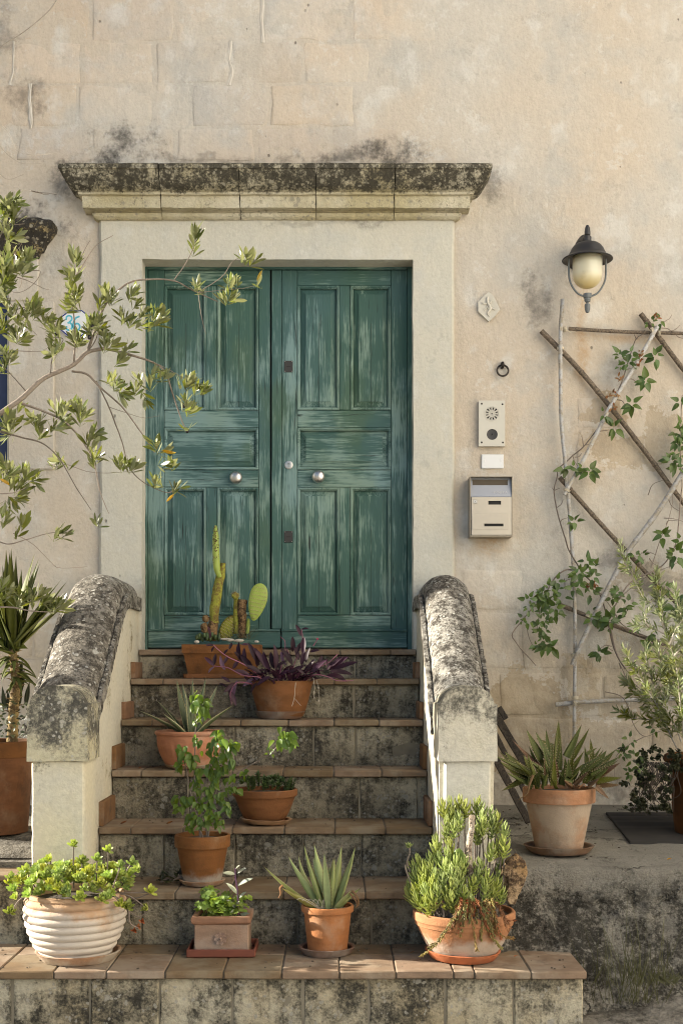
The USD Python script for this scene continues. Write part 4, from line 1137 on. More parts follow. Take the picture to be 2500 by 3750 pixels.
def build_intercom():
    d = 6.74
    X = lambda a: (1720 + a * .12755 - CXP) * d / FPX
    Zz = lambda b: CAMZ + (HYP - 1440 - b * .12755) * d / FPX
    t = Thing('intercom', 'old grey door intercom with a flower-shaped speaker grille and dark button', 'intercom', base=(X(640), .03, Zz(1510)))
    k = .12755 * d / FPX
    cxx, cz = X(637), Zz(573)
    plate = sbox(X(262), Zz(1508), X(1012), Zz(195))
    slots = []
    for n in range(12):
        a = math.radians(15 + 30 * n)
        tri = Polygon([(cxx + k * (105 * math.cos(a) - 7 * math.sin(a)), cz + k * (105 * math.sin(a) + 7 * math.cos(a))), (cxx + k * (105 * math.cos(a) + 7 * math.sin(a)), cz + k * (105 * math.sin(a) - 7 * math.cos(a))),
                       (cxx + k * (190 * math.cos(a) + 22 * math.sin(a)), cz + k * (190 * math.sin(a) - 22 * math.cos(a))), (cxx + k * (190 * math.cos(a) - 22 * math.sin(a)), cz + k * (190 * math.sin(a) + 22 * math.cos(a)))])
        slots.append(tri.buffer(.0006))
    btn = Point(X(645), Zz(1170)).buffer(158 * k)
    hole = union_all(slots + [Point(cxx, cz).buffer(20 * k), btn])
    v, f = facing(extrude(plate.difference(hole), .004), .004)
    t.part('face_plate', (v, f), M['grey_plastic'], False)
    t.part('case', cbox((X(262) + .0005, .0035, Zz(1508) + .0005), (X(1012) - .0005, .034, Zz(195) - .0005), .0015), M['grey_plastic'], False)
    gl = [Point(cxx + k * 165 * math.cos(math.radians(15 + 30 * n)), cz + k * 165 * math.sin(math.radians(15 + 30 * n))).buffer(62 * k) for n in range(12)]
    ring = union_all(gl + [Point(cxx, cz).buffer(150 * k)]).difference(union_all(slots + [Point(cxx, cz).buffer(20 * k)]))
    for n in range(12):
        a = math.radians(30 * n)
        ring = ring.difference(LineString([(cxx + k * 35 * math.cos(a), cz + k * 35 * math.sin(a)), (cxx + k * 240 * math.cos(a), cz + k * 240 * math.sin(a))]).buffer(5 * k))
    gs = [facing(extrude(p, .0025), .0006) for p in getattr(ring, 'geoms', [ring])]
    t.part('grille', cat(gs), M['grey_plastic'], False)
    t.part('grille_backing', cbox((cxx - .030, .0025, cz - .030), (cxx + .030, .0034, cz + .030), .0003), M['black'], False)
    v, q = lathe([(0, .002), (158 * k * .5, .0018), (158 * k * .85, .0026), (158 * k - .0004, .0036), (158 * k - .0004, 0)], 40)
    v = np.stack([v[:, 0] + X(645), .0036 - v[:, 2], v[:, 1] + Zz(1170)], 1)
    t.part('button', cat([(v, q), ball((X(655), .0008, Zz(1165)), (.005, .004, .005), 2)]), M['speaker'], 40)
    for a, b in ((345, 287), (940, 303), (345, 1400), (952, 1403)):
        t.part('screw', cat([ball((X(a), .0003, Zz(b)), (.0050, .0022, .0050), 2)]), M['iron'], 60)
    d2 = 6.765
    X2 = lambda a: (a - CXP) * d2 / FPX
    Z2 = lambda b: CAMZ + (HYP - b) * d2 / FPX
    t = Thing('cover_plate', 'plain white plastic blanking plate between intercom and mailbox', 'cover plate', base=(X2(1803), .03, Z2(1715)))
    t.part('plate', cbox((X2(1762.7), .0165, Z2(1715)), (X2(1844), .032, Z2(1663)), .003), M['white_plastic'], 30)
    for a, b in ((1774, 1687.5), (1834.5, 1686)):
        t.part('clip', cbox((X2(a - 3), .0155, Z2(b + 5)), (X2(a + 3), .0175, Z2(b - 5)), .0008), M['white_plastic'], False)


def build_mailbox():
    d = 6.68
    yf = CAMY + d
    X = lambda a: (1690 + a * .1403 - CXP) * d / FPX
    Zz = lambda b: CAMZ + (HYP - 1720 - b * .1403) * d / FPX
    t = Thing('mailbox', 'metal wall mailbox with a sloping sky-tinted flap embossed POSTA', 'mailbox', base=(X(770), .03, Zz(1745)))
    L, R, T, Bt = X(217), X(1325), Zz(187), Zz(1748)
    fr = [cbox((L, yf, Bt), (L + .0035, .032, T), .0006), cbox((R - .0035, yf, Bt), (R, .032, T), .0006), cbox((L + .0037, yf + .001, Bt), (R - .0037, .032, Bt + .0075), .0006), cbox((L - .001, yf - .001, T), (R + .001, .032, T + .0025), .0006),
          cbox((L + .004, .028, Bt + .008), (R - .004, .0318, T), .0006)]
    t.part('body', cat(fr), M['mail_edge'], 30)
    zh = Zz(708)
    # sloping flap with the slot
    zs0, zs1 = Zz(388), Zz(268)
    sl = lambda z: yf + .004 + (z - zh) / (T - zh) * .028
    flap = []
    for (xa, xb, za, zb) in ((L + .004, R - .004, zh + .001, zs0), (L + .004, X(292), zs0, zs1), (X(1215), R - .004, zs0, zs1), (L + .004, R - .004, zs1, T - .0005)):
        v = np.array([(xa, sl(za), za), (xb, sl(za), za), (xb, sl(zb), zb), (xa, sl(zb), zb)])
        flap.append((v, np.array([(0, 1, 2, 3)])))
    t.part('flap', cat(flap), M['sky_tint_grey'], False)
    t.part('slot_back', cbox((X(285), sl(zs0) + .006, zs0 - .006), (X(1222), sl(zs0) + .010, zs1 + .006), .0005), M['mail_inside_shade'], False)
    tm = meshkit.text_mesh('POSTA', .0108, .0012, bold=True)
    w = tm.bounds[1][0] - tm.bounds[0][0]
    v = np.array(tm.vertices)
    sx = (X(1200) - X(830)) / w
    zt = Zz(612)
    zz = zt + v[:, 1]
    v = np.stack([X(830) + v[:, 0] * sx, sl(zz) - v[:, 2] * 1.0 + .0002, zz], 1)
    t.part('lettering', (v, np.array(tm.faces)), M['nickel'], False)
    # door with two slots and a pressed panel
    dp = sbox(X(256), Zz(1700), X(1300), zh - .0012)
    holes = [sbox(X(697), Zz(908), X(1022), Zz(817)), sbox(X(590), Zz(1475), X(1085), Zz(1411))]
    panel = sbox(X(272), Zz(1566), X(1212), Zz(1138))
    v, f = facing(extrude(dp.difference(union_all([h.buffer(.0008, join_style='mitre') for h in holes] + [panel])), .003), yf + .004)
    dr = t.part('door', (v, f), M['champagne'], False)
    pv, pf = facing(extrude(panel.buffer(-.0005, join_style='mitre').difference(union_all([h.buffer(.0008, join_style='mitre') for h in holes])), .003), yf + .0022)
    t.part('pressed_panel', (pv, pf), M['champagne'], False, parent=dr)
    t.part('door_backing', cbox((X(252), yf + .0055, Zz(1702)), (X(1304), yf + .0075, zh), .0004), M['black'], False, parent=dr)
    lk = cbox((X(296), yf - .0025, Zz(880)), (X(404), yf + .001, Zz(782)), .0012)
    t.part('lock', lk, M['steel'], 30, parent=dr)
    v, q = lathe([(0, .0012), (.0058, .0012), (.0062, 0)], 24)
    v = np.stack([v[:, 0] + X(348), yf - .0025 - v[:, 2], v[:, 1] + Zz(830)], 1)
    t.part('lock_face', cat([(v, q), ]), M['nickel'], 30, parent=dr)
    t.part('keyhole', cbox((X(348) - .001, yf - .0042, Zz(830) - .0038), (X(348) + .0012, yf - .0036, Zz(830) + .0038), .0003), M['black'], False, parent=dr)


def build_number():
    d = 6.765
    P = lambda a, b: ((a - CXP) * d / FPX, CAMZ + (HYP - b) * d / FPX)
    oct_ = [P(254, 1133), P(300, 1133), P(334, 1161), P(334, 1204), P(298, 1231), P(247, 1231), P(217, 1205), P(217, 1161)]
    c = P(275, 1182)
    t = Thing('house_number', 'white glazed tile edged in navy with a pale blue number 36, behind the olive leaves', 'house number', base=(c[0], .03, c[1]))
    pl = Polygon(oct_)
    v, f = facing(extrude(pl, .010), .0305)
    t.part('tile', (v, f), M['glaze'], False)
    v, f = facing(extrude(pl.buffer(-.0012, join_style='mitre').difference(pl.buffer(-.0075, join_style='mitre')), .0012), .0212)
    t.part('border', (v, f), M['navy'], False)
    k = .2296 * d / FPX * 1.0
    Q = lambda a, b: P(a * .2296, 1060 + b * .2296)
    three = LineString(smooth_line([(*Q(1052, 470), 0), (*Q(1060, 430), 0), (*Q(1095, 412), 0), (*Q(1135, 428), 0), (*Q(1138, 475), 0), (*Q(1100, 515), 0), (*Q(1085, 525), 0)], 30)[:, :2])
    three2 = LineString(smooth_line([(*Q(1085, 525), 0), (*Q(1120, 528), 0), (*Q(1145, 570), 0), (*Q(1130, 625), 0), (*Q(1085, 640), 0), (*Q(1052, 615), 0), (*Q(1058, 590), 0)], 30)[:, :2])
    six = LineString(smooth_line([(*Q(1255, 425), 0), (*Q(1205, 450), 0), (*Q(1172, 510), 0), (*Q(1165, 580), 0), (*Q(1185, 632), 0), (*Q(1225, 645), 0), (*Q(1262, 620), 0), (*Q(1268, 575), 0), (*Q(1240, 540), 0), (*Q(1200, 545), 0), (*Q(1172, 580), 0)], 50)[:, :2])
    for g, w in ((union_all([three.buffer(.0045), three2.buffer(.0050)]), 0), (six.buffer(.0048), 0)):
        v, f = facing(extrude(g, .001), .0212)
        t.part('digit', (v, f), M['aqua'], False)


# ------------------------------------------------------------------ trellis of canes
def cane(pts, r, seed, sides=10):
    """A cane with swollen joints; pts in world space."""
    p = smooth_line(pts, max(24, int(np.linalg.norm(np.array(pts[-1]) - np.array(pts[0])) / .022)))
    s = np.concatenate([[0], np.cumsum(np.linalg.norm(np.diff(p, axis=0), axis=1))])
    rr = np.full(len(p), r) * (1 - .12 * np.linspace(0, 1, len(p)))
    rnd = random.Random(seed)
    u = rnd.uniform(.03, .12)
    extra, node = [], []
    while u < s[-1]:
        node.append(u)
        u += rnd.uniform(.13, .19)
    q = np.unique(np.concatenate([s] + [[u - .006, u, u + .006] for u in node]))
    q = q[(q >= 0) & (q <= s[-1])]
    P = np.stack([np.interp(q, s, p[:, k]) for k in range(3)], 1)
    R = np.interp(q, s, rr)
    for u in node:
        R = R * (1 + .20 * np.exp(-((q - u) / .004) ** 2))
    v, f = tube(P, R, sides)
    return jag((v, f), .0009, 30, seed)


def rope_wrap(c, axis, r, turns, seed):
    a = np.linspace(0, turns * 2 * np.pi, int(turns * 14))
    ax = unit(axis)
    e1 = unit(np.cross(ax, [0, 1, .1])); e2 = np.cross(ax, e1)
    p = np.array(c) + r * (np.cos(a)[:, None] * e1 + np.sin(a)[:, None] * e2) + ((np.linspace(-.5, .5, len(a)) * turns * .0042)[:, None]) * ax
    rnd = random.Random(seed)
    tail = p[-1] + np.array([[0, -.004, 0], [rnd.uniform(-.01, .02), -.008, -.015], [rnd.uniform(-.01, .03), -.004, -.035]])
    return tube(np.vstack([p, tail]), .0026, 5)


def build_trellis():
    t = Thing('trellis', 'trellis of weathered bamboo canes tied with twine against the wall', 'trellis', base=W(2100, 2700, 6.70))
    A = lambda pts, d: [W(a, b, d) for a, b in pts]
    poles = [
        ('cane', A([(2059, 1095), (2052, 1204), (2051, 1298), (2052, 1411), (2055, 1551), (2067, 1674), (2075, 1772), (2080, 1816), (2090, 1957), (2099, 2073), (2103, 2185), (2105, 2330), (2104, 2462), (2101.5, 2668), (2100, 2890)], 6.715), .0088, 'bamboo'),
        ('cane', A([(2081, 1203), (2250, 1213), (2400, 1218), (2620, 1222)], 6.735), .0082, 'bamboo_dark'),
        ('cane', A([(1981, 1211), (2115, 1348), (2238, 1495), (2355, 1645), (2441, 1762), (2560, 1920)], 6.742), .0112, 'bamboo_dark'),
        ('cane', A([(2406, 1195), (2330, 1330), (2238, 1481), (2146, 1663), (2073, 1797), (2066, 1812)], 6.70), .0095, 'bamboo'),
        ('cane', A([(2345, 1148), (2420, 1245), (2500, 1351), (2580, 1450)], 6.748), .0108, 'bamboo_dark'),
        ('cane', A([(2048, 1748), (2094, 1800), (2215, 1936), (2289, 2015), (2385, 2119), (2472, 2205), (2560, 2290)], 6.735), .0100, 'bamboo_dark'),
        ('cane', A([(2600, 1560), (2484, 1755), (2400, 1885), (2302, 2015), (2240, 2125), (2182, 2243), (2132, 2347), (2094, 2436)], 6.685), .0118, 'bamboo'),
        ('cane', A([(2047, 2214), (2161, 2260), (2264, 2297), (2372, 2339), (2500, 2384), (2600, 2420)], 6.735), .0098, 'bamboo_dark'),
        ('cane', A([(2034, 2581), (2156, 2570), (2348, 2563), (2600, 2556)], 6.738), .0098, 'bamboo'),
    ]
    for k, (n, pts, r, mt) in enumerate(poles):
        t.part(n, cane(pts, r * 1.22, k), M[mt], 40)
    ties = [((2053, 1205), 6.72, (1, 0, 0), .016, 3), ((2068, 1205), 6.73, (1, 0, .1), .013, 4), ((2051, 1275), 6.725, (0, 0, 1), .016, 3), ((2388, 1213), 6.71, (1, 0, .3), .019, 3), ((2412, 1217), 6.72, (1, 0, .3), .016, 2),
            ((2074, 1795), 6.705, (.5, 0, 1), .018, 3), ((2157, 2258), 6.705, (.6, 0, 1), .018, 3), ((2103, 2400), 6.70, (0, 0, 1), .020, 4), ((2104, 2556), 6.72, (0, 0, 1), .016, 4), ((2104, 2575), 6.72, (1, 0, .5), .017, 2)]
    for k, ((a, b), d, ax, r, n) in enumerate(ties):
        t.part('twine_tie', rope_wrap(W(a, b, d), ax, r, n, k), M['rope'], 60)


def build_odds():
    # timbers leaning on the wall behind the right stair wall
    for k, (a, b, w, th, lab) in enumerate([
            (W(1734, 2628, 6.42), W(1936, 3012, 6.00), .034, .022, 'dark timber leaning lowest, its foot behind the aloe pot'),
            (W(1806, 2605, 6.74), W(2010, 2950, 6.20), .040, .020, 'grooved grey-brown timber leaning highest beside the right stair wall'),
            (W(1766, 2600, 6.60), W(1950, 2955, 6.16), .026, .022, 'slim dark timber half hidden behind the right stair wall under the grooved one'),
            (W(1826, 2590, 6.745), W(1852, 2634, 6.735), .030, .022, 'short dark offcut of wood sticking out above the leaning timbers')]):
        ax = unit(b - a)
        L = np.linalg.norm(b - a)
        m = weather(cbox((-w / 2, -th / 2, 0), (w / 2, th / 2, L), .003), .03, .002, 9, k)
        side = unit(np.cross(ax, [0, 1, 0])); up = np.cross(side, ax)
        v = m[0] @ np.stack([side, up, ax]) + a
        p = Thing('timber', lab, 'timber', base=b)
        p.part('plank', (v, m[1]), M['timber'], 35)
    # drain grate on the right terrace
    c = [W(2214, 2990, 6.45), W(2319, 3107, 5.62), W(2700, 3107, 5.62), W(2700, 2990, 6.45)]
    t = Thing('floor_grate', 'flat dark perforated grate lying on the terrace beneath the olive pot', 'grate', base=c[1])
    x0, x1 = c[0][0], c[2][0]
    ybk, yfr = CAMY + 6.42, CAMY + 5.64
    zt = lambda y: np.interp(y - CAMY, [5.25, 5.6, 6.0, 6.5, 6.8], [.540, .565, .585, .610, .625]) + .010
    sk = lambda y: (ybk - y) / (ybk - yfr) * -.06
    bars = []
    for y in np.linspace(yfr, ybk, 34):
        bars.append(cbox((x0 + sk(y), y - .006, zt(y) - .008), (x1, y + .006, zt(y) + .006), .001))
    t.part('crossbars', cat(bars), M['grate'], False)
    bars = []
    for k in range(46):
        xx = x0 + .004 + k * (x1 - x0 - .05) / 45
        a, b = np.array([xx, ybk + .006, zt(ybk) - .002]), np.array([xx - .06, yfr - .006, zt(yfr) - .002])
        bars.append(tube([a, b], .0055, 4))
    t.part('bars', cat(bars), M['grate'], False)
    v = np.array([(x0 + .004, ybk, zt(ybk) - .009), (x0 - .055, yfr, zt(yfr) - .009), (x1, yfr, zt(yfr) - .009), (x1, ybk, zt(ybk) - .009)])
    t.part('pit', cat([(v, np.array([(0, 1, 2, 3)]))]), M['black'], False)
    # thin cable looping down the wall at the top left
    p = [W(-40, 200, 6.70), W(10, 163, 6.70), W(80, 120, 6.70), W(150, 65, 6.70), W(200, 10, 6.70), W(225, -60, 6.70)]
    single('cable', tube(p, .0022, 6, 40), M['twig'], 'thin grey cable sagging across the top left corner of the wall', 'cable', 60)


MAT['mail_inside_shade'] = plain('mailbox_inside_shade', (0.07, 0.052, 0.032), 0.6, 0.3, 30, 0)  # slot back darkened in its colour for the shade of the top lip
build_lamp()
build_plaque()
build_ring()
build_intercom()
build_mailbox()
build_number()
build_trellis()
build_odds()


# ------------------------------------------------------------------ leaves
def wshape(kind, u):
    if kind == 'lance':
        return np.sin(np.pi * np.clip(u, 0, 1) ** 0.92) ** 0.7
    if kind == 'oval':
        return np.sin(np.pi * np.clip(u, 0, 1) ** 1.12) ** 0.62 * (0.55 + 0.45 * np.clip(u * 2.2, 0, 1))
    if kind == 'ovate':
        return np.sin(np.pi * np.clip(u, 0, 1) ** 0.62) ** 0.8 * (1 - 0.25 * u)
    if kind == 'spoon':
        return np.clip(np.sin(np.pi * np.clip(u, 0, 1) ** 1.6), 0, 1) ** 0.6 * 0.96 + 0.12 * (1 - u)
    if kind == 'round':
        return np.sin(np.pi * np.clip(u * .98 + .02, 0, 1)) ** 0.5
    if kind == 'sword':
        return (0.72 + 0.28 * np.sin(np.pi * np.clip(u * 1.2, 0, 1))) * (1 - u ** 2.4) ** 0.85
    if kind == 'agave':
        return (0.62 + 0.55 * np.sin(np.pi * np.clip(u * 1.05 + .02, 0, 1))) * (1 - u ** 2.0) ** 0.9
    if kind == 'aloe':
        return (1 - u ** 1.35) ** 0.95 * (1 + .12 * np.sin(np.pi * u))
    if kind == 'strap':
        return np.clip(u * 6, 0.35, 1) * (1 - u ** 3) ** 0.7
    return np.ones_like(u)


def thin_leaf(L, Wd, kind='lance', n=5, fold=0.25, curl=0.0, wave=0.0, rnd=None):
    """Leaf lying along +x, its face towards +z."""
    u = np.linspace(0, 1, n + 1)
    w = wshape(kind, u) * Wd * 0.5
    w[-1] = 0.02 * Wd
    ang = curl * u
    x = np.concatenate([[0], np.cumsum(np.cos((ang[1:] + ang[:-1]) / 2) * L / n)])
    z = np.concatenate([[0], np.cumsum(np.sin((ang[1:] + ang[:-1]) / 2) * L / n)])
    zz = fold * w
    wv = wave * Wd * np.sin(u * 9 + (rnd.random() * 6 if rnd else 0))
    P = np.zeros((n + 1, 3, 3))
    for k, s in enumerate((-1, 0, 1)):
        P[:, k, 0] = x - np.sin(ang) * abs(s) * zz
        P[:, k, 1] = s * w
        P[:, k, 2] = z + np.cos(ang) * abs(s) * zz + s * wv
    v, q = grid(P)
    uv = np.stack([np.tile([0, .5, 1], n + 1), np.repeat(u, 3)], 1)
    return v, np.vstack([q[:, [0, 1, 2]], q[:, [0, 2, 3]]]), uv


def thick_leaf(L, Wd, T, kind='agave', n=10, curl=0.0, hollow=0.5, sides=8, base_t=1.0, wob=0.0, rnd=None):
    """Fleshy closed leaf along +x, hollow face towards +z."""
    u = np.linspace(0, 1, n + 1)
    w = wshape(kind, u) * Wd * 0.5 + 1e-5
    th = T * (base_t * (1 - u) + 0.35 * u) * (1 - u ** 6)
    ang = curl * u
    x = np.concatenate([[0], np.cumsum(np.cos((ang[1:] + ang[:-1]) / 2) * L / n)])
    z = np.concatenate([[0], np.cumsum(np.sin((ang[1:] + ang[:-1]) / 2) * L / n)])
    half = sides // 2
    P, UV = [], []
    for k in range(n + 1):
        top = np.linspace(-1, 1, half + 1)
        yy = np.concatenate([top, top[-2:0:-1]])
        up = hollow * w[k] * (top ** 2)
        dn = up[-2:0:-1] - th[k] * (1 - top[-2:0:-1] ** 2)
        hh = np.concatenate([up, dn])
        wobx = 0
        P.append(np.stack([x[k] - np.sin(ang[k]) * hh, yy * w[k], z[k] + np.cos(ang[k]) * hh], 1))
        UV.append(np.stack([(yy + 1) / 2, np.full(len(yy), u[k])], 1))
    P, UV = np.array(P), np.array(UV)
    m = P.shape[1]
    i, j = np.meshgrid(np.arange(n), np.arange(m), indexing='ij')
    q = np.stack([i * m + j, (i + 1) * m + j, (i + 1) * m + (j + 1) % m, i * m + (j + 1) % m], -1).reshape(-1, 4)
    return P.reshape(-1, 3), np.vstack([q[:, [0, 1, 2]], q[:, [0, 2, 3]]]), UV.reshape(-1, 2)


def put(m, at, t, nrm):
    """Lays a leaf made along +x at a point, along t, its face towards nrm."""
    t = unit(t)
    s = np.cross(nrm, t)
    if np.linalg.norm(s) < 1e-6:
        s = np.cross([.3, .5, .8], t)
    s = unit(s)
    n2 = np.cross(t, s)
    return (m[0] @ np.stack([t, s, n2]) + np.asarray(at), m[1]) + tuple(m[2:])


def leafcat(ms):
    v, f = cat([(m[0], m[1]) for m in ms])
    return v, f


def around(axis, ang, k):
    """Direction leaning by ang from axis, turned k about it."""
    a = unit(axis)
    e = unit(np.cross(a, [0.13, 0.31, 0.94] if abs(a[2]) < .9 else [1.0, .1, 0]))
    b = np.cross(a, e)
    return math.cos(ang) * a + math.sin(ang) * (math.cos(k) * e + math.sin(k) * b)


def sprig(at, axis, pairs, L, Wd, rnd, kind='lance', gap=0.014, lean0=1.0, lean1=0.35, stem=.0013, fold=.3, n=4, curl=.15):
    """A shoot with leaves in crossed pairs, closing towards its tip."""
    ax = unit(axis)
    ms = []
    bend = np.array([rnd.gauss(0, .12), rnd.gauss(0, .12), rnd.gauss(0, .10)])
    p = np.array(at, float)
    pts = [p.copy()]
    ph = rnd.random() * 6.28
    for k in range(pairs):
        u = k / max(1, pairs - 1)
        d = unit(ax + bend * u)
        for s in (0, math.pi):
            if rnd.random() < .06:
                continue
            t = around(d, (lean0 * (1 - u) + lean1 * u) * rnd.uniform(.75, 1.2), ph + k * math.pi / 2 + s + rnd.gauss(0, .2))
            sc = rnd.uniform(.78, 1.12) * (0.72 + .4 * math.sin(math.pi * min(1, u * .8 + .2)))
            lf = thin_leaf(L * sc, Wd * sc, kind, n, fold, rnd.uniform(-curl, curl * 1.6))
            ms.append(put(lf, p + t * .0015, t, d + np.array([rnd.gauss(0, .25), rnd.gauss(0, .25), rnd.gauss(0, .25)])))
        p = p + d * gap * rnd.uniform(.85, 1.15)
        pts.append(p.copy())
    ms.append(tube(pts, [stem, stem * .6], 4, caps=False))
    return leafcat(ms)


# ------------------------------------------------------------------ pots
def pot_profile(rim, base, h, lip=.03, lipt=.008, wall=.012, foot=0.0, bulge=0.0, inner=.05):
    """Flower pot: closed profile from the floor's centre, up the outside, over the lip and down inside."""
    pr = [(0, 0), (base, 0), (base + .003, .003)]
    hb = h - lip
    for u in np.linspace(.08, 1, 9):
        pr.append((base + (rim - lipt - base) * u + bulge * math.sin(math.pi * u), hb * u))
    pr += [(rim - .002, hb + .001), (rim, hb + .005), (rim, h - .005), (rim - .003, h - .001), (rim - wall * .6, h), (rim - wall, h - .003), (rim - wall - .004, h - inner)]
    return pr


def saucer(name_lab, at, r, h=.03, mat='saucer', tilt=0.0):
    x, y, z = at
    t = Thing('saucer', name_lab, 'saucer', base=at)
    pr = [(0, 0), (r * .80, 0), (r * .84, .002), (r * .93, h * .55), (r * .985, h * .9), (r, h * .97), (r - .002, h), (r - .010, h), (r - .014, h * .9), (r * .86, h * .35), (r * .78, h * .24), (0, h * .22)]
    v, q = lathe(pr, 56, (0, 0, 0), .012, int(abs(x * 100)))
    if tilt:
        v = v @ rot([0, 1, 0], tilt).T
        v[:, 2] -= v[:, 2].min()
    m = cat([(v + np.array(at), q)])
    t.part('dish', jag(m, .0008, 25, 3), M[mat], 40)
    return z + h * .24


def soil_disc(c, r, seed=0, mat='soil', amp=.012):
    rr = np.linspace(0, 1, 9)
    a = np.arange(28) * 2 * np.pi / 28
    P = np.stack([c[0] + r * rr[:, None] * np.cos(a), c[1] + r * rr[:, None] * np.sin(a), c[2] + 0 * rr[:, None] * a], -1)
    P[..., 2] += amp * (meshkit.fbm(P * 30, 3, seed) - .4)
    k, n = P.shape[:2]
    i, j = np.meshgrid(np.arange(k - 1), np.arange(n), indexing='ij')
    q = np.stack([i * n + j, (i + 1) * n + j, (i + 1) * n + (j + 1) % n, i * n + (j + 1) % n], -1).reshape(-1, 4)
    return cat([(P.reshape(-1, 3), q)])


def clay_pot(t, at, rim, base, h, mat, rimmat=None, lip=.032, n=72, seed=0, soil=True, soilmat='soil', **kw):
    pr = pot_profile(rim, base, h, lip, **kw)
    v, q = lathe(pr, n, at, .006, seed)
    if rimmat:
        zc = at[2] + h - lip
        up = v[q].mean(1)[:, 2] > zc - .0005
        a = t.part('pot', jag(cat([(v, q[~up])]), .0007, 14, seed), M[mat], 40)
        t.part('rim', jag(cat([(v, q[up])]), .0007, 14, seed), M[rimmat], 40, parent=a)
    else:
        t.part('pot', jag(cat([(v, q)]), .0007, 14, seed), M[mat], 40)
    if soil:
        t.part('soil', soil_disc((at[0], at[1], at[2] + h - .022), rim - .014, seed, soilmat), M[soilmat], True)


def rosette(at, axis, R, rnd, nl=16, wd=.44, kind='spoon', T=.14):
    """Fleshy rosette facing axis."""
    ms = []
    for k in range(nl):
        u = k / (nl - 1)
        lean = 1.35 - 1.15 * u
        t = around(axis, lean + rnd.gauss(0, .07), k * 2.39996 + rnd.gauss(0, .08))
        L = R * (1.0 - .45 * u) * rnd.uniform(.9, 1.1)
        lf = thick_leaf(L, L * wd, L * T, kind, 6, .55, .3, 6)
        ms.append(put(lf, np.asarray(at) + unit(axis) * R * .16 * u, t, axis))
    return leafcat(ms)


# ------------------------------------------------------------------ potted plants on the steps
def potted_ribbed():
    rnd = random.Random(11)
    c = np.array([-1.012, CAMY + 4.985, .215])
    zf = saucer('broad pale saucer under the whitewashed ribbed planter', tuple(c + [.012, -.005, 0]), .165, .036, 'saucer')
    at = np.array([c[0], c[1], zf])
    t = Thing('potted_succulent', 'bright yellow-green rosette succulent spilling from a whitewashed ribbed clay planter', 'potted plant', base=tuple(at))
    H = .252
    pr = [(0, 0), (.118, 0), (.124, .004)]
    for u in np.linspace(.03, 1, 110):
        body = .126 + (.196 - .126) * (1 - (1 - min(1, u / .72)) ** 1.9) - .010 * max(0, (u - .72) / .28) ** 1.5
        ph = u * 8.6
        rib = .0095 * abs(math.sin(math.pi * ph)) ** .75 if u < .95 else .004
        pr.append((body - .006 + rib, H * u))
    pr += [(.186, H), (.178, H + .002), (.172, H - .004), (.168, H - .06)]
    v, q = lathe(pr, 96, at, .006, 2)
    t.part('planter', jag(cat([(v, q)]), .0012, 8, 4), M['ribbed'], 60)
    t.part('soil', soil_disc(at + [0, 0, H - .03], .172, 3), M['soil'], True)
    top = at + [0, 0, H]
    k = 0
    while k < 135:
        a, r = rnd.uniform(0, 6.283), .205 * math.sqrt(rnd.random())
        x, y = r * math.cos(a), r * math.sin(a)
        hgt = .050 * (1 - (r / .23) ** 2) + rnd.uniform(-.012, .060)
        p = top + [x * 1.08, y, hgt]
        ax = unit([x * 2.6 + rnd.gauss(0, .25), y * 2.6 - .35 + rnd.gauss(0, .2), .9])
        R = rnd.uniform(.027, .040)
        t.part('rosette', rosette(p, ax, R, rnd, rnd.randint(16, 23)), M['sedum'], 60)
        k += 1
    # taller tufts seen against the stair wall, and sprays hanging at either side
    for (px, py, d) in [(270, 3098, 5.05), (395, 3118, 5.02), (355, 3150, 4.98), (480, 3165, 5.0), (185, 3150, 5.05), (505, 3190, 4.96), (300, 3160, 4.95), (225, 3190, 4.9), (440, 3175, 4.92),
                        (40, 3220, 4.95), (52, 3262, 4.92), (38, 3345, 4.9), (30, 3238, 4.97), (95, 3195, 5.0), (60, 3290, 4.93), (548, 3268, 4.95), (468, 3328, 4.87), (445, 3318, 4.86), (540, 3330, 4.95), (395, 3290, 4.82), (375, 3300, 4.82)]:
        p = W(px, py, d)
        t.part('rosette', rosette(p, unit([rnd.gauss(0, .3), -.6, .7]), rnd.uniform(.030, .040), rnd, 16), M['sedum'], 60)
        base = top + [np.clip(p[0] - at[0], -.15, .15), np.clip(p[1] - at[1], -.14, .1), 0]
        mid = (p + base) / 2 + [0, -.01, .02 if p[2] < top[2] else 0]
        t.part('stem', tube([base, mid, p], .0028, 5, 10), M['vine'], 60)
    for (px, py, d) in [(505, 3395, 4.97), (520, 3375, 4.97), (490, 3410, 4.96)]:
        t.part('rosette', rosette(W(px, py, d), unit([.3, -.7, .2]), .017, rnd, 12), M['trail_red'], 60)
    st = [tube([top + [.165, -.03, 0], W(468, 3320, 4.9), W(475, 3380, 4.92), W(505, 3400, 4.96)], .003, 5, 14), tube([top + [.165, .0, 0], W(490, 3290, 4.95), W(545, 3275, 4.95)], .0025, 5, 12), tube([W(475, 3340, 4.93), W(510, 3360, 4.95), W(542, 3332, 4.95)], .0022, 5, 10)]
    [t.part('hanging_stem', m, M['vine'], 60) for m in st]


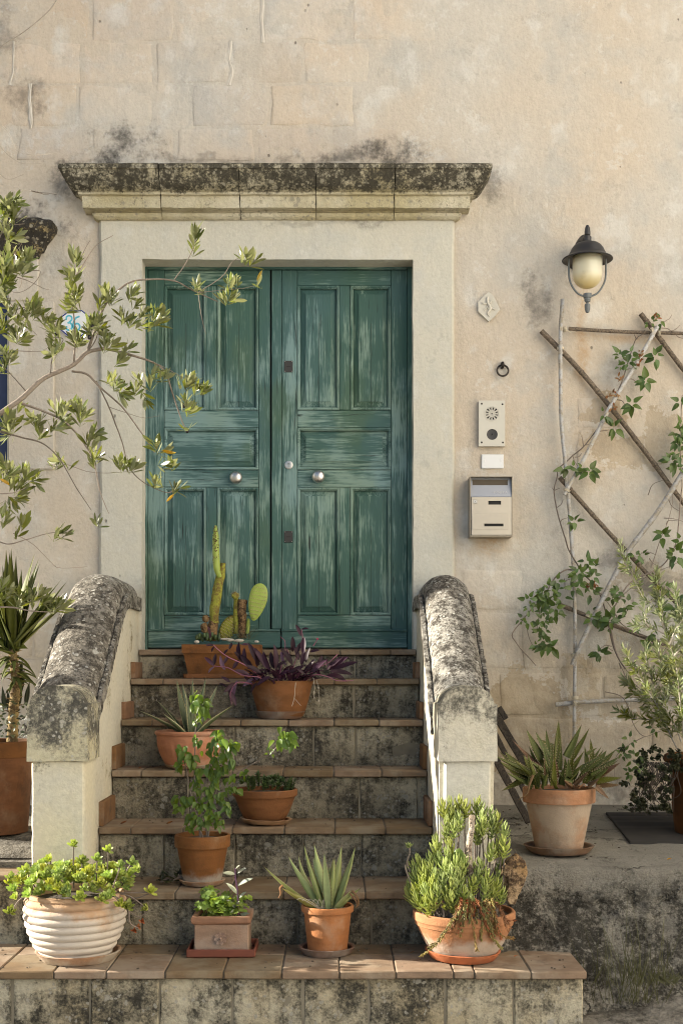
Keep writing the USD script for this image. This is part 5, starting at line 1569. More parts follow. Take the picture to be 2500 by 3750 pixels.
def potted_planter():
    rnd = random.Random(12)
    d0 = 5.00
    x0, x1 = (709 - CXP) * d0 / FPX, (909 - CXP) * d0 / FPX
    zt = .215
    yf, yb = CAMY + d0 + .012, CAMY + d0 + .175
    xc = (x0 + x1) / 2
    # tray
    t = Thing('planter_tray', 'red-brown plastic tray with a chipped rim under the box planter', 'tray', base=(xc, (yf + yb) / 2, zt))
    a, b = x0 - .027, x1 + .028
    f, k = yf - .032, yb + .020
    tray = [cbox((a + .012, f + .010, zt), (b - .012, k - .010, zt + .006), .002), cbox((a, f, zt + .004), (b, f + .008, zt + .034), .003), cbox((a, k - .008, zt + .004), (b, k, zt + .034), .003),
            cbox((a, f + .0082, zt + .004), (a + .008, k - .0082, zt + .034), .003), cbox((b - .008, f + .0082, zt + .004), (b, k - .0082, zt + .034), .003)]
    t.part('tray', cat([jag(m, .0012, 18, 3) for m in tray]), M['tray'], 30)
    zt += .007
    t = Thing('potted_clover', 'box-shaped clay planter with a flower rosette, holding bright clover and a purple-stemmed shoot', 'potted plant', base=(xc, (yf + yb) / 2, zt))
    H = .150
    body = to_manifold(*(lambda m: (m.vertices, m.faces))(cbox((x0, yf, zt), (x1, yb, zt + H - .030), .004)))
    cut = to_manifold(*(lambda m: (m.vertices, m.faces))(cbox((x0 + .012, yf + .012, zt + .012), (x1 - .012, yb - .012, zt + H + .1), .002)))
    t.part('planter', weather(body - cut, .02, .0018, 14, 5, 4, (50, .0008)), M['planter'], 35)
    e = .0095
    ring = manifold3d.Manifold.hull_points(np.array([(xx, yy, zz) for zz, o in ((zt + H - .032, .001), (zt + H - .022, e), (zt + H - .004, e), (zt + H, e - .003)) for xx in (x0 - o, x1 + o) for yy in (yf - o, yb + o)]))
    t.part('rim', weather(ring - cut, .016, .0018, 16, 6, 4, (60, .001)), M['planter_rim'], 40)
    foot = manifold3d.Manifold.hull_points(np.array([(xx, yy, zz) for zz, o in ((zt, .003), (zt + .008, .003), (zt + .011, 0)) for xx in (x0 - o, x1 + o) for yy in (yf - o, yb + o)]))
    t.part('foot', weather(foot - cut, .02, .001, 16, 7), M['planter'], 35)
    c = np.array([(807 - CXP) * d0 / FPX, yf - .005, CAMZ + (HYP - 3440) * d0 / FPX])
    pet = []
    for n in range(8):
        a = n * math.pi / 4 + .2
        lf = thick_leaf(.027, .017, .009, 'spoon', 5, .25, -.2, 6)
        pet.append(put(lf, c, [math.cos(a), -.06, math.sin(a)], [0, -1, 0])[:2])
    pet.append(ball(c + [0, -.006, 0], (.0055, .006, .0055), 2))
    for n in range(16):
        a = n * math.pi / 8
        pet.append(tube([c + [math.cos(a) * .006, -.004, math.sin(a) * .006], c + [math.cos(a) * .019, -.005, math.sin(a) * .019]], [.0012, .0007], 5))
    t.part('flower_ornament', cat(pet), M['planter'], 40)
    t.part('soil', cat([grid(np.stack(list(np.meshgrid(np.linspace(x0 + .012, x1 - .012, 12), np.linspace(yf + .012, yb - .012, 10), indexing='ij')) + [np.full((12, 10), zt + H - .02) + NP.random((12, 10)) * .006], -1))]), M['soil'], True)
    # a scrap of clear film stuck to the front
    v = np.array([W(819, 3490, d0 - .014), W(862, 3493, d0 - .018), W(858, 3486, d0 - .016), W(824, 3475, d0 - .010)])
    t.part('clear_film', (v, np.array([(0, 1, 2), (0, 2, 3)])), M['clear'], False)
    zs = zt + H - .015

    def clover(p, up, R, n=3):
        ms = []
        ph = rnd.random() * 6.28
        for k in range(n):
            t_ = around(up, 1.25 + rnd.gauss(0, .15), ph + k * 2.094)
            lf = thin_leaf(R, R * 1.15, 'spoon', 4, .35, -.5)
            ms.append(put(lf, p, t_, up))
        return leafcat(ms)
    for n in range(95):
        u = rnd.random()
        x = x0 + .016 + (x1 - x0 - .05) * u
        y = rnd.uniform(yf + .02, yb - .02)
        peak = .115 if u < .35 else .085
        h = peak * (.25 + .75 * rnd.random()) * (1 - .35 * abs(u - .4))
        p = np.array([x + rnd.gauss(0, .015), y + rnd.gauss(0, .012) - .012, zs + h])
        t.part('clover_leaf', clover(p, unit([rnd.gauss(-.1, .35), rnd.gauss(-.35, .35), 1]), rnd.uniform(.014, .024)), M['clover'], True)
    stalks = [tube([(x0 + .02 + (x1 - x0 - .06) * rnd.random(), rnd.uniform(yf + .02, yb - .02), zs - .008), (x0 + .02 + (x1 - x0 - .05) * rnd.random(), rnd.uniform(yf + .02, yb - .02), zs + .03 + .07 * rnd.random())], .0009, 4) for _ in range(90)]
    t.part('stalks', cat(stalks), M['clover'], True, kind='stuff')
    # the purple-stemmed shoot at the right
    D = 5.06
    sp = [W(872, 3350, D), W(870, 3270, D), W(862, 3215, D), W(861, 3180, D)]
    t.part('shoot_stem', tube(sp, [.0038, .0025], 8, 16), M['inch_stem'], 60)
    for (a, b), (e, g), wdt in [((862, 3203), (818, 3195), .018), ((861, 3188), (874, 3168), .013), ((868, 3200), (896, 3178), .015), ((868, 3245), (922, 3213), .020), ((870, 3270), (832, 3232), .016), ((868, 3275), (838, 3242), .014), ((865, 3330), (834, 3295), .016), ((858, 3325), (872, 3300), .015),
                           ((875, 3290), (898, 3266), .014), ((880, 3345), (912, 3372), .018), ((872, 3330), (846, 3340), .012), ((880, 3350), (912, 3345), .014)]:
        p, q = W(a, b, D), W(e, g, D - .03)
        lf = thin_leaf(np.linalg.norm(q - p), wdt, 'lance', 7, .35, -.25)
        t.part('shoot_leaf', put(lf, p, q - p, [rnd.gauss(0, .3), -.7, .7])[:2], M['inch'], True)


def agave_leaves(t, c, specs, mat, rnd, T=.012, spines=True, curl=.25, hollow=.5, alt=None):
    """specs: (tip px, tip py, depth change, width, kind of material) with the foot near c."""
    for (px, py, dd, wd, *rest) in specs:
        d = c[1] - CAMY + dd
        tip = W(px, py, d)
        base = np.array(c) + [np.clip((tip[0] - c[0]) * .18, -.03, .03), np.clip(dd * .2, -.02, .02), 0]
        ax = tip - base
        L = np.linalg.norm(ax)
        out = np.array([ax[0], ax[1], 0])
        nrm = unit(np.array([0, 0, 1.0]) - out * .6 + np.array([-c[0] * 0, 0, 0]))
        if ax[2] > .8 * L:
            nrm = unit([-ax[0] * 2, -dd * 3 - .2 if dd <= 0 else .3, .1])
        cv = rest[1] if len(rest) > 1 else curl
        lf = thick_leaf(L * 1.02, wd, T, 'agave', 14, cv, hollow, 8)
        # rotate so that the chord, not the foot, points at the tip
        tt = put(lf, base, unit(ax) - unit(nrm) * math.tan(cv * .45), nrm)
        m = M[rest[0] if rest and rest[0] else mat]
        a = t.part('leaf', (tt[0], tt[1]), m, 50, uv=None) if False else t.part('leaf', (tt[0], tt[1]), m, True, uv=lf[2])
        if spines:
            sp = []
            n = max(6, int(L / .016))
            v = tt[0].reshape(15, -1, 3)
            for s, col in ((-1, 0), (1, 4)):
                for k in range(n):
                    u = .1 + .82 * k / n
                    f = u * 14
                    i = int(f)
                    p = v[i, col] * (1 - f + i) + v[i + 1, col] * (f - i)
                    q = v[i, 2]
                    o = unit(p - q)
                    al = unit(v[min(14, i + 1), col] - v[i, col])
                    sp.append(np.array([p - al * .0022 - o * .001, p + al * .0022 - o * .001, p + o * .0042 + al * .0018]))
            vv = np.vstack(sp)
            t.part('spines', (vv, np.arange(len(vv)).reshape(-1, 3)), M['spine'], False, parent=a)


def potted_agave_front():
    rnd = random.Random(13)
    c = np.array([(1197 - CXP) * 5.08 / FPX, CAMY + 5.075, .215])
    zf = saucer('grey-brown saucer under the orange agave pot at the front of the steps', tuple(c), .1125, .030, 'saucer_dark')
    at = np.array([c[0] + .002, c[1], zf])
    t = Thing('potted_agave', 'orange clay pot with a grey-green agave, centre of the bottom step', 'potted plant', base=tuple(at))
    clay_pot(t, at, .104, .077, .185, 'clay', lip=.026, seed=4, soilmat='dry_soil', lipt=.010)
    for k in range(26):
        a, r = rnd.uniform(0, 6.28), .085 * math.sqrt(rnd.random())
        t.part('soil_clod', jag(ball(at + [r * math.cos(a), r * math.sin(a), .170], rnd.uniform(.004, .010), 1), .002, 80, k), M['dry_soil'], 30)
    cc = at + [.008, 0, .155]
    S = lambda a, b: (950 + a * .2551, 3050 + b * .2551)
    sp = []
    for (a, b, dd, w, *r) in [(35, 488, -.06, .040), (395, 325, .02, .036), (775, 150, .07, .040), (625, 160, -.05, .044), (920, 270, -.02, .032), (1185, 175, .05, .036), (1385, 190, -.03, .042), (540, 295, .08, .030, 'agave', .9),
                              (1060, 360, .08, .040, 'agave_back'), (1080, 350, .03, .022), (1280, 570, .04, .024), (1450, 790, .06, .044, 'agave', -.1), (1330, 830, -.06, .034, 'agave', .2), (300, 790, -.08, .062, 'agave_back', .1), (760, 340, .06, .045), (1000, 480, .07, .045)]:
        px, py = S(a, b)
        sp.append((px, py, dd, w, *r))
    agave_leaves(t, cc, [(a, b, e, w * 1.08, *r) for a, b, e, w, *r in sp], 'agave', rnd, .010)
    dead = [tube([W(*S(330, 760), 5.0), W(*S(290, 800), 4.99), W(*S(300, 880), 4.985), W(*S(270, 940), 4.98)], [.004, .0015], 5, 14), tube([W(*S(1330, 840), 5.0), W(*S(1400, 930), 4.98), W(*S(1420, 1030), 4.985), W(*S(1380, 1080), 4.985)], [.006, .003], 5, 12),
            tube([W(*S(1300, 880), 5.02), W(*S(1380, 980), 4.99), W(*S(1400, 1060), 4.985)], [.005, .002], 5, 12)]
    for m in dead:
        t.part('dry_leaf', m, M['dead'], 60)
    rt = [tube([cc + [-.02, -.05, .01], W(*S(620 + 60 * k, 960), 5.0), W(*S(540 + 70 * k, 960 + 25 * k), 4.99)], .0012, 4, 8) for k in range(6)]
    [t.part('dry_root', m, M['twig'], 60) for m in rt]


def jade_sprig(at, axis, L, rnd, leafL=.022, n=26, stem=.003):
    """Upright shoot of a finger-leaved succulent: slim round leaves curving up all along it, close at the tip."""
    ax = unit(axis)
    bend = np.array([rnd.gauss(0, .18), rnd.gauss(0, .15), 0])
    ms, pts = [], []
    for k in range(n):
        u = k / (n - 1)
        d = unit(ax + bend * u)
        p = np.asarray(at) + ax * L * u + bend * L * u * u * .5
        pts.append(p)
        t = around(d, (1.38 - .95 * u ** 3) * rnd.uniform(.85, 1.1), k * 2.39996)
        l = leafL * (.75 + .35 * math.sin(math.pi * (u * .75 + .1))) * rnd.uniform(.85, 1.1)
        lf = thick_leaf(l, l * .185, l * .17, 'strap', 5, .95, .15, 6)
        ms.append(put(lf, p, t, d))
    ms.append(tube(pts, stem, 5, caps=False))
    return leafcat(ms)


def potted_bowl():
    rnd = random.Random(14)
    d0 = 4.99
    c = np.array([(1698 - CXP) * d0 / FPX, CAMY + d0, .215])
    zf = saucer('red clay saucer tilted under the wide bowl in front of the right stair wall', tuple(c + [-.006, -.01, 0]), .148, .034, 'saucer_red', 1.5)
    at = np.array([c[0], c[1], zf + .002])
    t = Thing('potted_succulent', 'wide weathered clay bowl of bushy finger-leaved succulents with red trailing sedum over its rim', 'potted plant', base=tuple(at))
    H, R = .178, .198
    pr = [(0, 0), (.098, 0), (.104, .003)]
    for u in np.linspace(.05, 1, 14):
        pr.append((.104 + (R - .012 - .104) * u ** .62, (H - .052) * u))
    z1 = H - .052
    pr += [(R - .008, z1 + .001), (R - .006, z1 + .014), (R - .002, z1 + .018), (R, z1 + .022), (R + .001, H - .006), (R - .003, H), (R - .012, H), (R - .016, H - .006), (R - .022, H - .06)]
    v, q = lathe(pr, 96, at, .006, 5)
    t.part('bowl', jag(cat([(v, q)]), .001, 12, 5), M['clay_bowl'], 40)
    t.part('soil', soil_disc(at + [0, 0, H - .02], R - .018, 5), M['soil'], True)
    S = lambda a, b: (1450 + a * .3189, 2880 + b * .3189)
    top = at + [0, 0, H - .02]
    # shoots: where the tip stands in the photograph (detail picture coordinates) and how far in front or behind
    tips = [(545, 190, .1), (640, 145, .12), (720, 140, .12), (790, 200, .1), (920, 145, .12), (985, 210, .1), (1080, 260, .08), (1170, 330, .06), (1250, 450, .03), (1270, 600, .0), (560, 360, .06), (610, 270, .1), (730, 330, .08), (660, 420, .05), (980, 290, .06), (1000, 400, .04), (1110, 370, .05), (940, 500, .06),
            (1090, 680, .0), (590, 480, .07), (480, 580, .03), (460, 680, .0), (630, 640, .0), (600, 720, -.04), (690, 800, -.07), (500, 800, -.03), (380, 790, -.02), (240, 830, .0), (290, 880, -.05), (420, 870, -.07), (560, 860, -.09), (800, 830, -.02), (980, 860, -.04), (1050, 990, -.08), (930, 970, -.07), (1180, 1010, .0), (1040, 1090, -.1), (1230, 830, .05),
            (330, 960, -.06), (450, 960, -.1), (200, 900, .02), (210, 960, -.02), (180, 1040, .0), (280, 1060, -.08), (390, 1060, -.12), (520, 1010, -.12), (640, 960, -.11), (740, 980, -.1), (150, 1170, .0), (230, 1150, -.07), (330, 1150, -.12), (470, 1150, -.14), (600, 1080, -.13), (700, 1080, -.12), (560, 1180, -.14), (640, 1240, -.16), (760, 1170, -.13), (840, 1180, -.12),
            (320, 1280, -.13), (220, 1240, -.09), (400, 1230, -.14), (840, 1300, -.15), (1150, 1100, -.05), (1240, 1180, -.02), (1120, 1200, -.08), (140, 1110, .03), (120, 1180, .02), (870, 1060, -.09), (1210, 920, .04), (740, 900, -.06), (1170, 640, .02), (860, 880, .0)]
    for (a, b, dd) in tips:
        px, py = S(a, b)
        tip = W(px, py, d0 + dd)
        foot = top + [np.clip((tip[0] - top[0]) * .75, -.16, .16), np.clip(dd, -.15, .12), 0]
        L = np.linalg.norm(tip - foot)
        l = min(L, rnd.uniform(.06, .085))
        ax = unit(tip - foot + np.array([0, -.02, .03]))
        st = tip - ax * l
        t.part('shoot', jade_sprig(st, ax, l * .85, rnd, rnd.uniform(.034, .042), rnd.randint(20, 26)), M['jade'], 60)
        if L > l + .02:
            t.part('stem', tube([foot, (foot + st) / 2 + [rnd.gauss(0, .008), rnd.gauss(0, .006), 0], st], [.0042, .003], 6, 8), M['vine'], 60)
    # bare stem with a small head, at the left
    b = [S(230, 1240), (1450 + 150 * .3189, 2880 + 1060 * .3189), S(110, 930), S(125, 870), S(160, 760), S(150, 705)]
    t.part('stem', tube([W(*S(235, 1245), d0 - .05), W(*S(170, 1110), d0 - .02), W(*S(110, 950), d0), W(*S(105, 905), d0)], [.005, .0035], 7, 20), M['bark'], 60)
    t.part('stem', tube([W(*S(165, 990), d0), W(*S(125, 880), d0), W(*S(155, 770), d0), W(*S(150, 710), d0)], [.0042, .003], 7, 20), M['bark'], 60)
    t.part('shoot', rosette(W(*S(148, 700), d0), [0, -.3, 1], .026, rnd, 16, .3, 'strap', .2), M['jade'], 60)
    for (a, b, R_) in ((330, 1385, .018), (550, 1400, .013), (1030, 1370, .016)):
        t.part('rosette', rosette(W(*S(a, b), d0 - .17), [0, -.6, .7], R_, rnd, 14), M['sedum'], 60)
    # broad paddle leaf
    lf = thick_leaf(.075, .048, .008, 'round', 8, .1, -.1, 8)
    t.part('paddle_leaf', put(lf, W(*S(690, 930), d0 - .05), W(*S(720, 770), d0 - .05) - W(*S(690, 930), d0 - .05), [-.3, -1, .1])[:2], M['clover'], True)
    # dead trunk with shaggy bark
    p = [W(*S(870, 1150), d0 - .04), W(*S(840, 900), d0 - .02), W(*S(835, 700), d0), W(*S(865, 480), d0 + .02), W(*S(872, 335), d0 + .03)]
    t.part('dead_trunk', jag(tube(p, [.016, .014, .0125, .0125, .0115], 14, 60), .0045, 55, 3), M['shaggy'], 60)
    # trailing sedum
    runs = []
    for n in range(46):
        u = rnd.random()
        a0 = 700 + 420 * u
        ang = math.atan2(-1, (a0 - 780) / 600)
        st = W(*S(a0, 1360 + rnd.uniform(-80, 40)), d0 - .175 + .03 * abs(u - .3))
        ln = rnd.uniform(.05, .135) * (1.15 if rnd.random() < .3 else 1)
        dx_ = (u - .45) * .9 + rnd.gauss(0, .15)
        pts = [st, st + np.array([dx_ * ln * .25, -.030, -.006 - ln * .1]), st + np.array([dx_ * ln * .6, -.036 + ln * .05, -ln * .55]), st + np.array([dx_ * ln, -.03 + ln * .22, -ln])]
        runs.append(pts)
    runs += [[W(*S(740, 1420), d0 - .185), W(*S(640, 1560), d0 - .21), W(*S(520, 1760), d0 - .19), W(*S(400, 1870), d0 - .17), W(*S(275, 1965), d0 - .165)], [W(*S(720, 1430), d0 - .185), W(*S(600, 1600), d0 - .205), W(*S(470, 1790), d0 - .18), W(*S(365, 1850), d0 - .165)],
             [W(*S(1000, 1500), d0 - .19), W(*S(1130, 1660), d0 - .17), W(*S(1240, 1730), d0 - .15), W(*S(1340, 1750), d0 - .14)], [W(*S(1100, 1440), d0 - .15), W(*S(1180, 1540), d0 - .14), W(*S(1290, 1550), d0 - .13), W(*S(1370, 1540), d0 - .12)], [W(*S(1010, 1600), d0 - .19), W(*S(1150, 1800), d0 - .15), W(*S(1210, 1860), d0 - .14)],
             [W(*S(880, 1560), d0 - .2), W(*S(900, 1760), d0 - .19), W(*S(930, 1890), d0 - .17)]]
    for n, pts in enumerate(runs):
        p = smooth_line(pts, 40)
        ms = [tube(p, [.0012, .0008], 4, caps=False)]
        L = np.sum(np.linalg.norm(np.diff(p, axis=0), axis=1))
        cnt = int(L / .0021)
        for k in range(cnt):
            f = rnd.random() * 38.9
            i = int(f)
            q = p[i] * (1 - f + i) + p[i + 1] * (f - i)
            d = unit(p[i + 1] - p[i])
            tt = around(d, rnd.uniform(.6, 1.2), rnd.random() * 6.28)
            l = rnd.uniform(.008, .0145)
            ms.append(put(thick_leaf(l, l * .5, l * .3, 'lance', 2, .2, 0, 4), q, tt, d))
        t.part('trailing_stem', leafcat(ms), M['trail_red' if rnd.random() < .33 else 'trail'], True)
    # lump of driftwood standing in the bowl
    w = Thing('driftwood', 'weathered upright lump of driftwood wedged in the succulent bowl beside the terrace', 'driftwood', base=tuple(W(*S(1330, 1330), d0 + .02)))
    out = [S(1290, 1330), S(1240, 1180), S(1230, 1020), S(1240, 930), S(1290, 850), S(1380, 800), S(1450, 860), S(1470, 960), S(1440, 1080), S(1400, 1200), S(1350, 1330)]
    d = d0 + .02
    sp = []
    for k, (px, py) in enumerate(out):
        for yy in (-.026, .026):
            q = W(px, py, d)
            sp.append(manifold3d.Manifold.sphere(.006, 6).translate((q[0], q[1] + yy, q[2])))
    hull = manifold3d.Manifold.batch_hull(sp) if hasattr(manifold3d.Manifold, 'batch_hull') else manifold3d.Manifold.hull(manifold3d.Manifold.compose(sp))
    nick = manifold3d.Manifold.sphere(.03, 12).scale((1, 1, 1.6)).translate(tuple(W(*S(1200, 1130), d - .03)))
    w.part('wood', weather(hull - nick, .009, .010, 18, 5, 5, (70, .004)), M['drift'], 50)


def potted_leafy():
    """Tall leafy plant on the fifth tread."""
    rnd = random.Random(15)
    d0 = 5.405
    c = np.array([(741 - CXP) * d0 / FPX, CAMY + d0, .433])
    zf = saucer('pale clay saucer under the tall leafy plant on the second tread', tuple(c), .098, .022, 'saucer')
    at = np.array([c[0], c[1], zf])
    t = Thing('potted_leafy_plant', 'tall leafy green plant in a brown clay pot with a white limed foot', 'potted plant', base=tuple(at))
    clay_pot(t, at, .1165, .078, .205, 'clay_bloom', 'clay_brown', lip=.052, seed=6, lipt=.010)
    S = lambda a, b: (480 + a * .4145, 2450 + b * .4145)
    top = at + [0, 0, .18]
    Wd = lambda a, b, dd=0: W(*S(a, b), d0 + dd)
    stems = [[top + [-.01, 0, 0], Wd(600, 1150), Wd(560, 960), Wd(565, 700), Wd(570, 540), Wd(610, 400, -.02)], [top + [.02, 0, 0], Wd(650, 1100, -.02), Wd(700, 850, -.04), Wd(770, 700, -.05), Wd(790, 600, -.06)], [top + [.0, .02, 0], Wd(520, 1080, .02), Wd(490, 900, .02), Wd(440, 700, .0)],
             [top + [.02, .0, 0], Wd(760, 1050, -.03), Wd(900, 960, -.05), Wd(1000, 880, -.06), Wd(1150, 800, -.10), Wd(1290, 690, -.16), Wd(1350, 590, -.18)]]
    for s in stems:
        t.part('stem', tube(s, [.0045, .002], 6, 40), M['vine'], 60)
    # (place, depth, count, spread, leaf length)
    cl = [((590, 230), -.02, 6, 26, .040), ((560, 280), -.03, 5, 24, .046), ((640, 290), -.03, 6, 30, .048), ((610, 340), -.04, 5, 28, .050), ((660, 360), -.03, 4, 22, .046), ((600, 430), -.03, 3, 18, .030), ((560, 480), -.02, 3, 20, .022),
          ((760, 560), -.07, 6, 30, .042), ((790, 640), -.08, 6, 34, .050), ((880, 660), -.09, 6, 34, .044), ((920, 660), -.08, 4, 22, .040), ((840, 740), -.08, 5, 34, .050), ((900, 800), -.08, 4, 26, .050), ((830, 870), -.07, 4, 28, .048),
          ((1330, 560), -.19, 5, 30, .040), ((1390, 580), -.19, 5, 30, .042), ((1320, 640), -.20, 4, 26, .050), ((1410, 650), -.19, 4, 24, .044), ((1240, 720), -.16, 4, 30, .020),
          ((420, 700), .0, 6, 40, .040), ((460, 760), .0, 6, 40, .042), ((540, 800), -.02, 7, 45, .042), ((600, 650), -.02, 6, 36, .034), ((560, 600), -.02, 4, 24, .026), ((430, 840), .0, 4, 30, .042), ((700, 700), -.04, 5, 40, .044), ((760, 790), -.05, 7, 50, .046), ((640, 900), -.04, 6, 50, .052), ((740, 950), -.05, 7, 45, .050),
          ((560, 1020), .0, 5, 40, .044), ((880, 940), -.06, 5, 40, .034), ((1000, 880), -.07, 4, 40, .028), ((930, 1060), -.06, 5, 36, .032), ((860, 1050), -.05, 4, 30, .034), ((720, 1030), -.05, 5, 36, .034), ((660, 1060), -.05, 5, 36, .034),
          ((460, 1160), .0, 8, 45, .042), ((440, 1220), .0, 4, 24, .040), ((530, 1130), -.02, 8, 50, .040), ((620, 1200), -.05, 10, 60, .038), ((720, 1140), -.05, 9, 55, .038), ((800, 1130), -.05, 7, 45, .036), ((850, 1210), -.05, 6, 36, .042), ((560, 1300), -.06, 8, 50, .034), ((660, 1310), -.08, 9, 55, .032), ((760, 1290), -.08, 9, 50, .032), ((500, 1310), -.03, 6, 40, .034), ((790, 1360), -.08, 5, 30, .028), ((620, 1380), -.08, 6, 40, .028), ((540, 1380), -.05, 4, 30, .03)]
    for (a, b), dd, n, spread, L in cl:
        for k in range(int(n * 1.55 + .5) if b > 550 else n + 1):
            p = Wd(a + rnd.gauss(0, spread * .55), b + rnd.gauss(0, spread * .6), dd + rnd.gauss(0, .012))
            dirn = [rnd.gauss(0, .45), -.35 + rnd.gauss(0, .3), -.8 + rnd.gauss(0, .25)]
            l = L * rnd.uniform(.75, 1.1)
            lf = thin_leaf(l, l * .62, 'ovate', 6, .3, -.35, .02, rnd)
            t.part('leaf', put(lf, p, dirn, [rnd.gauss(-.2, .5), -1, .55])[:2], M['pepper'], True)


def potted_bowl_dark():
    rnd = random.Random(16)
    d0 = 5.72
    c = np.array([(970 - CXP) * d0 / FPX, CAMY + d0, .651])
    saucer('broken clay saucer propped under the dark succulent bowl on the third tread', tuple(c + [.005, -.01, 0]), .115, .022, 'saucer', 2.0)
    at = np.array([c[0], c[1], .668])
    t = Thing('potted_succulent', 'brown clay bowl of low dark green succulents, third tread from the bottom', 'potted plant', base=tuple(at))
    H, R = .138, .1445
    pr = [(0, 0), (.080, 0), (.084, .003)]
    for u in np.linspace(.05, 1, 12):
        pr.append((.084 + (R - .010 - .084) * u ** .7, (H - .034) * u))
    pr += [(R - .004, H - .033), (R, H - .028), (R, H - .004), (R - .004, H), (R - .012, H - .002), (R - .016, H - .05)]
    v, q = lathe(pr, 72, at, .006, 5)
    t.part('bowl', jag(cat([(v, q)]), .001, 12, 5), M['clay_brown'], 40)
    t.part('soil', soil_disc(at + [0, 0, H - .02], R - .016, 5), M['soil'], True)
    for n in range(46):
        a, r = rnd.uniform(0, 6.283), (R - .02) * math.sqrt(rnd.random())
        x, y = r * math.cos(a), r * math.sin(a)
        h = .012 + .055 * (1 - (r / R) ** 2) * rnd.uniform(.5, 1.1)
        p = at + [x, y, H + h - .01]
        if n % 3 == 0:
            t.part('rosette', rosette(p, unit([x * 3, y * 3 - .5, 1]), rnd.uniform(.020, .030), rnd, 16, .36), M['dark_jade'], 60)
        else:
            t.part('shoot', jade_sprig(p - [0, 0, .03], unit([x * 2, y * 2 - .2, 1]), rnd.uniform(.04, .055), rnd, .015, 24), M['dark_jade'], 60)


def potted_agave_bowl():
    rnd = random.Random(17)
    d0 = 6.03
    c = np.array([(693 - CXP) * d0 / FPX, CAMY + d0, .874])
    zf = saucer('pale rimmed saucer under the fluted orange bowl', tuple(c), .118, .02, 'saucer')
    at = np.array([c[0], c[1], zf])
    t = Thing('potted_agave', 'fluted orange clay bowl with an agave of cream-edged leaves, fourth tread', 'potted plant', base=tuple(at))
    H, R = .172, .160
    prz = [(0, 0), (.096, 0), (.100, .003)]
    nu = 16
    for u in np.linspace(.04, 1, nu):
        prz.append((.100 + (R - .008 - .100) * math.sin(u * math.pi / 2) ** .8, (H - .022) * u))
    prz += [(R - .003, H - .020), (R + .001, H - .012), (R, H - .004), (R - .005, H), (R - .013, H - .003), (R - .017, H - .06)]
    n = 120
    v, q = lathe(prz, n, (0, 0, 0), .004, 6)
    ang = np.arctan2(v[:, 1], v[:, 0])
    band = np.clip((v[:, 2] - .03) / .03, 0, 1) * np.clip((.125 - v[:, 2]) / .02, 0, 1)
    r = np.hypot(v[:, 0], v[:, 1])
    outer = r > .098
    fl = (np.abs(np.sin(ang * 13)) ** .6 - .6) * .006 * band * outer
    v[:, 0] += fl * np.cos(ang); v[:, 1] += fl * np.sin(ang)
    t.part('bowl', cat([(v + at, q)]), M['clay'], 50)
    t.part('soil', soil_disc(at + [0, 0, H - .022], R - .016, 5), M['soil'], True)
    S = lambda a, b: (480 + a * .4145, 2450 + b * .4145)
    sp = []
    for (a, b, dd, w, *r) in [(65, 360, -.03, .036, '', -.15), (235, 270, .03, .032, '', -.15), (280, 395, -.09, .036, '', .1), (395, 85, -.03, .044), (450, 110, .05, .036), (545, 75, .02, .040), (665, 70, .06, .036), (770, 135, .08, .034), (900, 315, -.03, .042, '', -.1), (520, 180, -.06, .030), (590, 260, .06, .03)]:
        px, py = S(a, b)
        sp.append((px, py, dd, w, *r))
    agave_leaves(t, at + [.005, 0, H - .02], sp, 'agave_edge', rnd, .008)


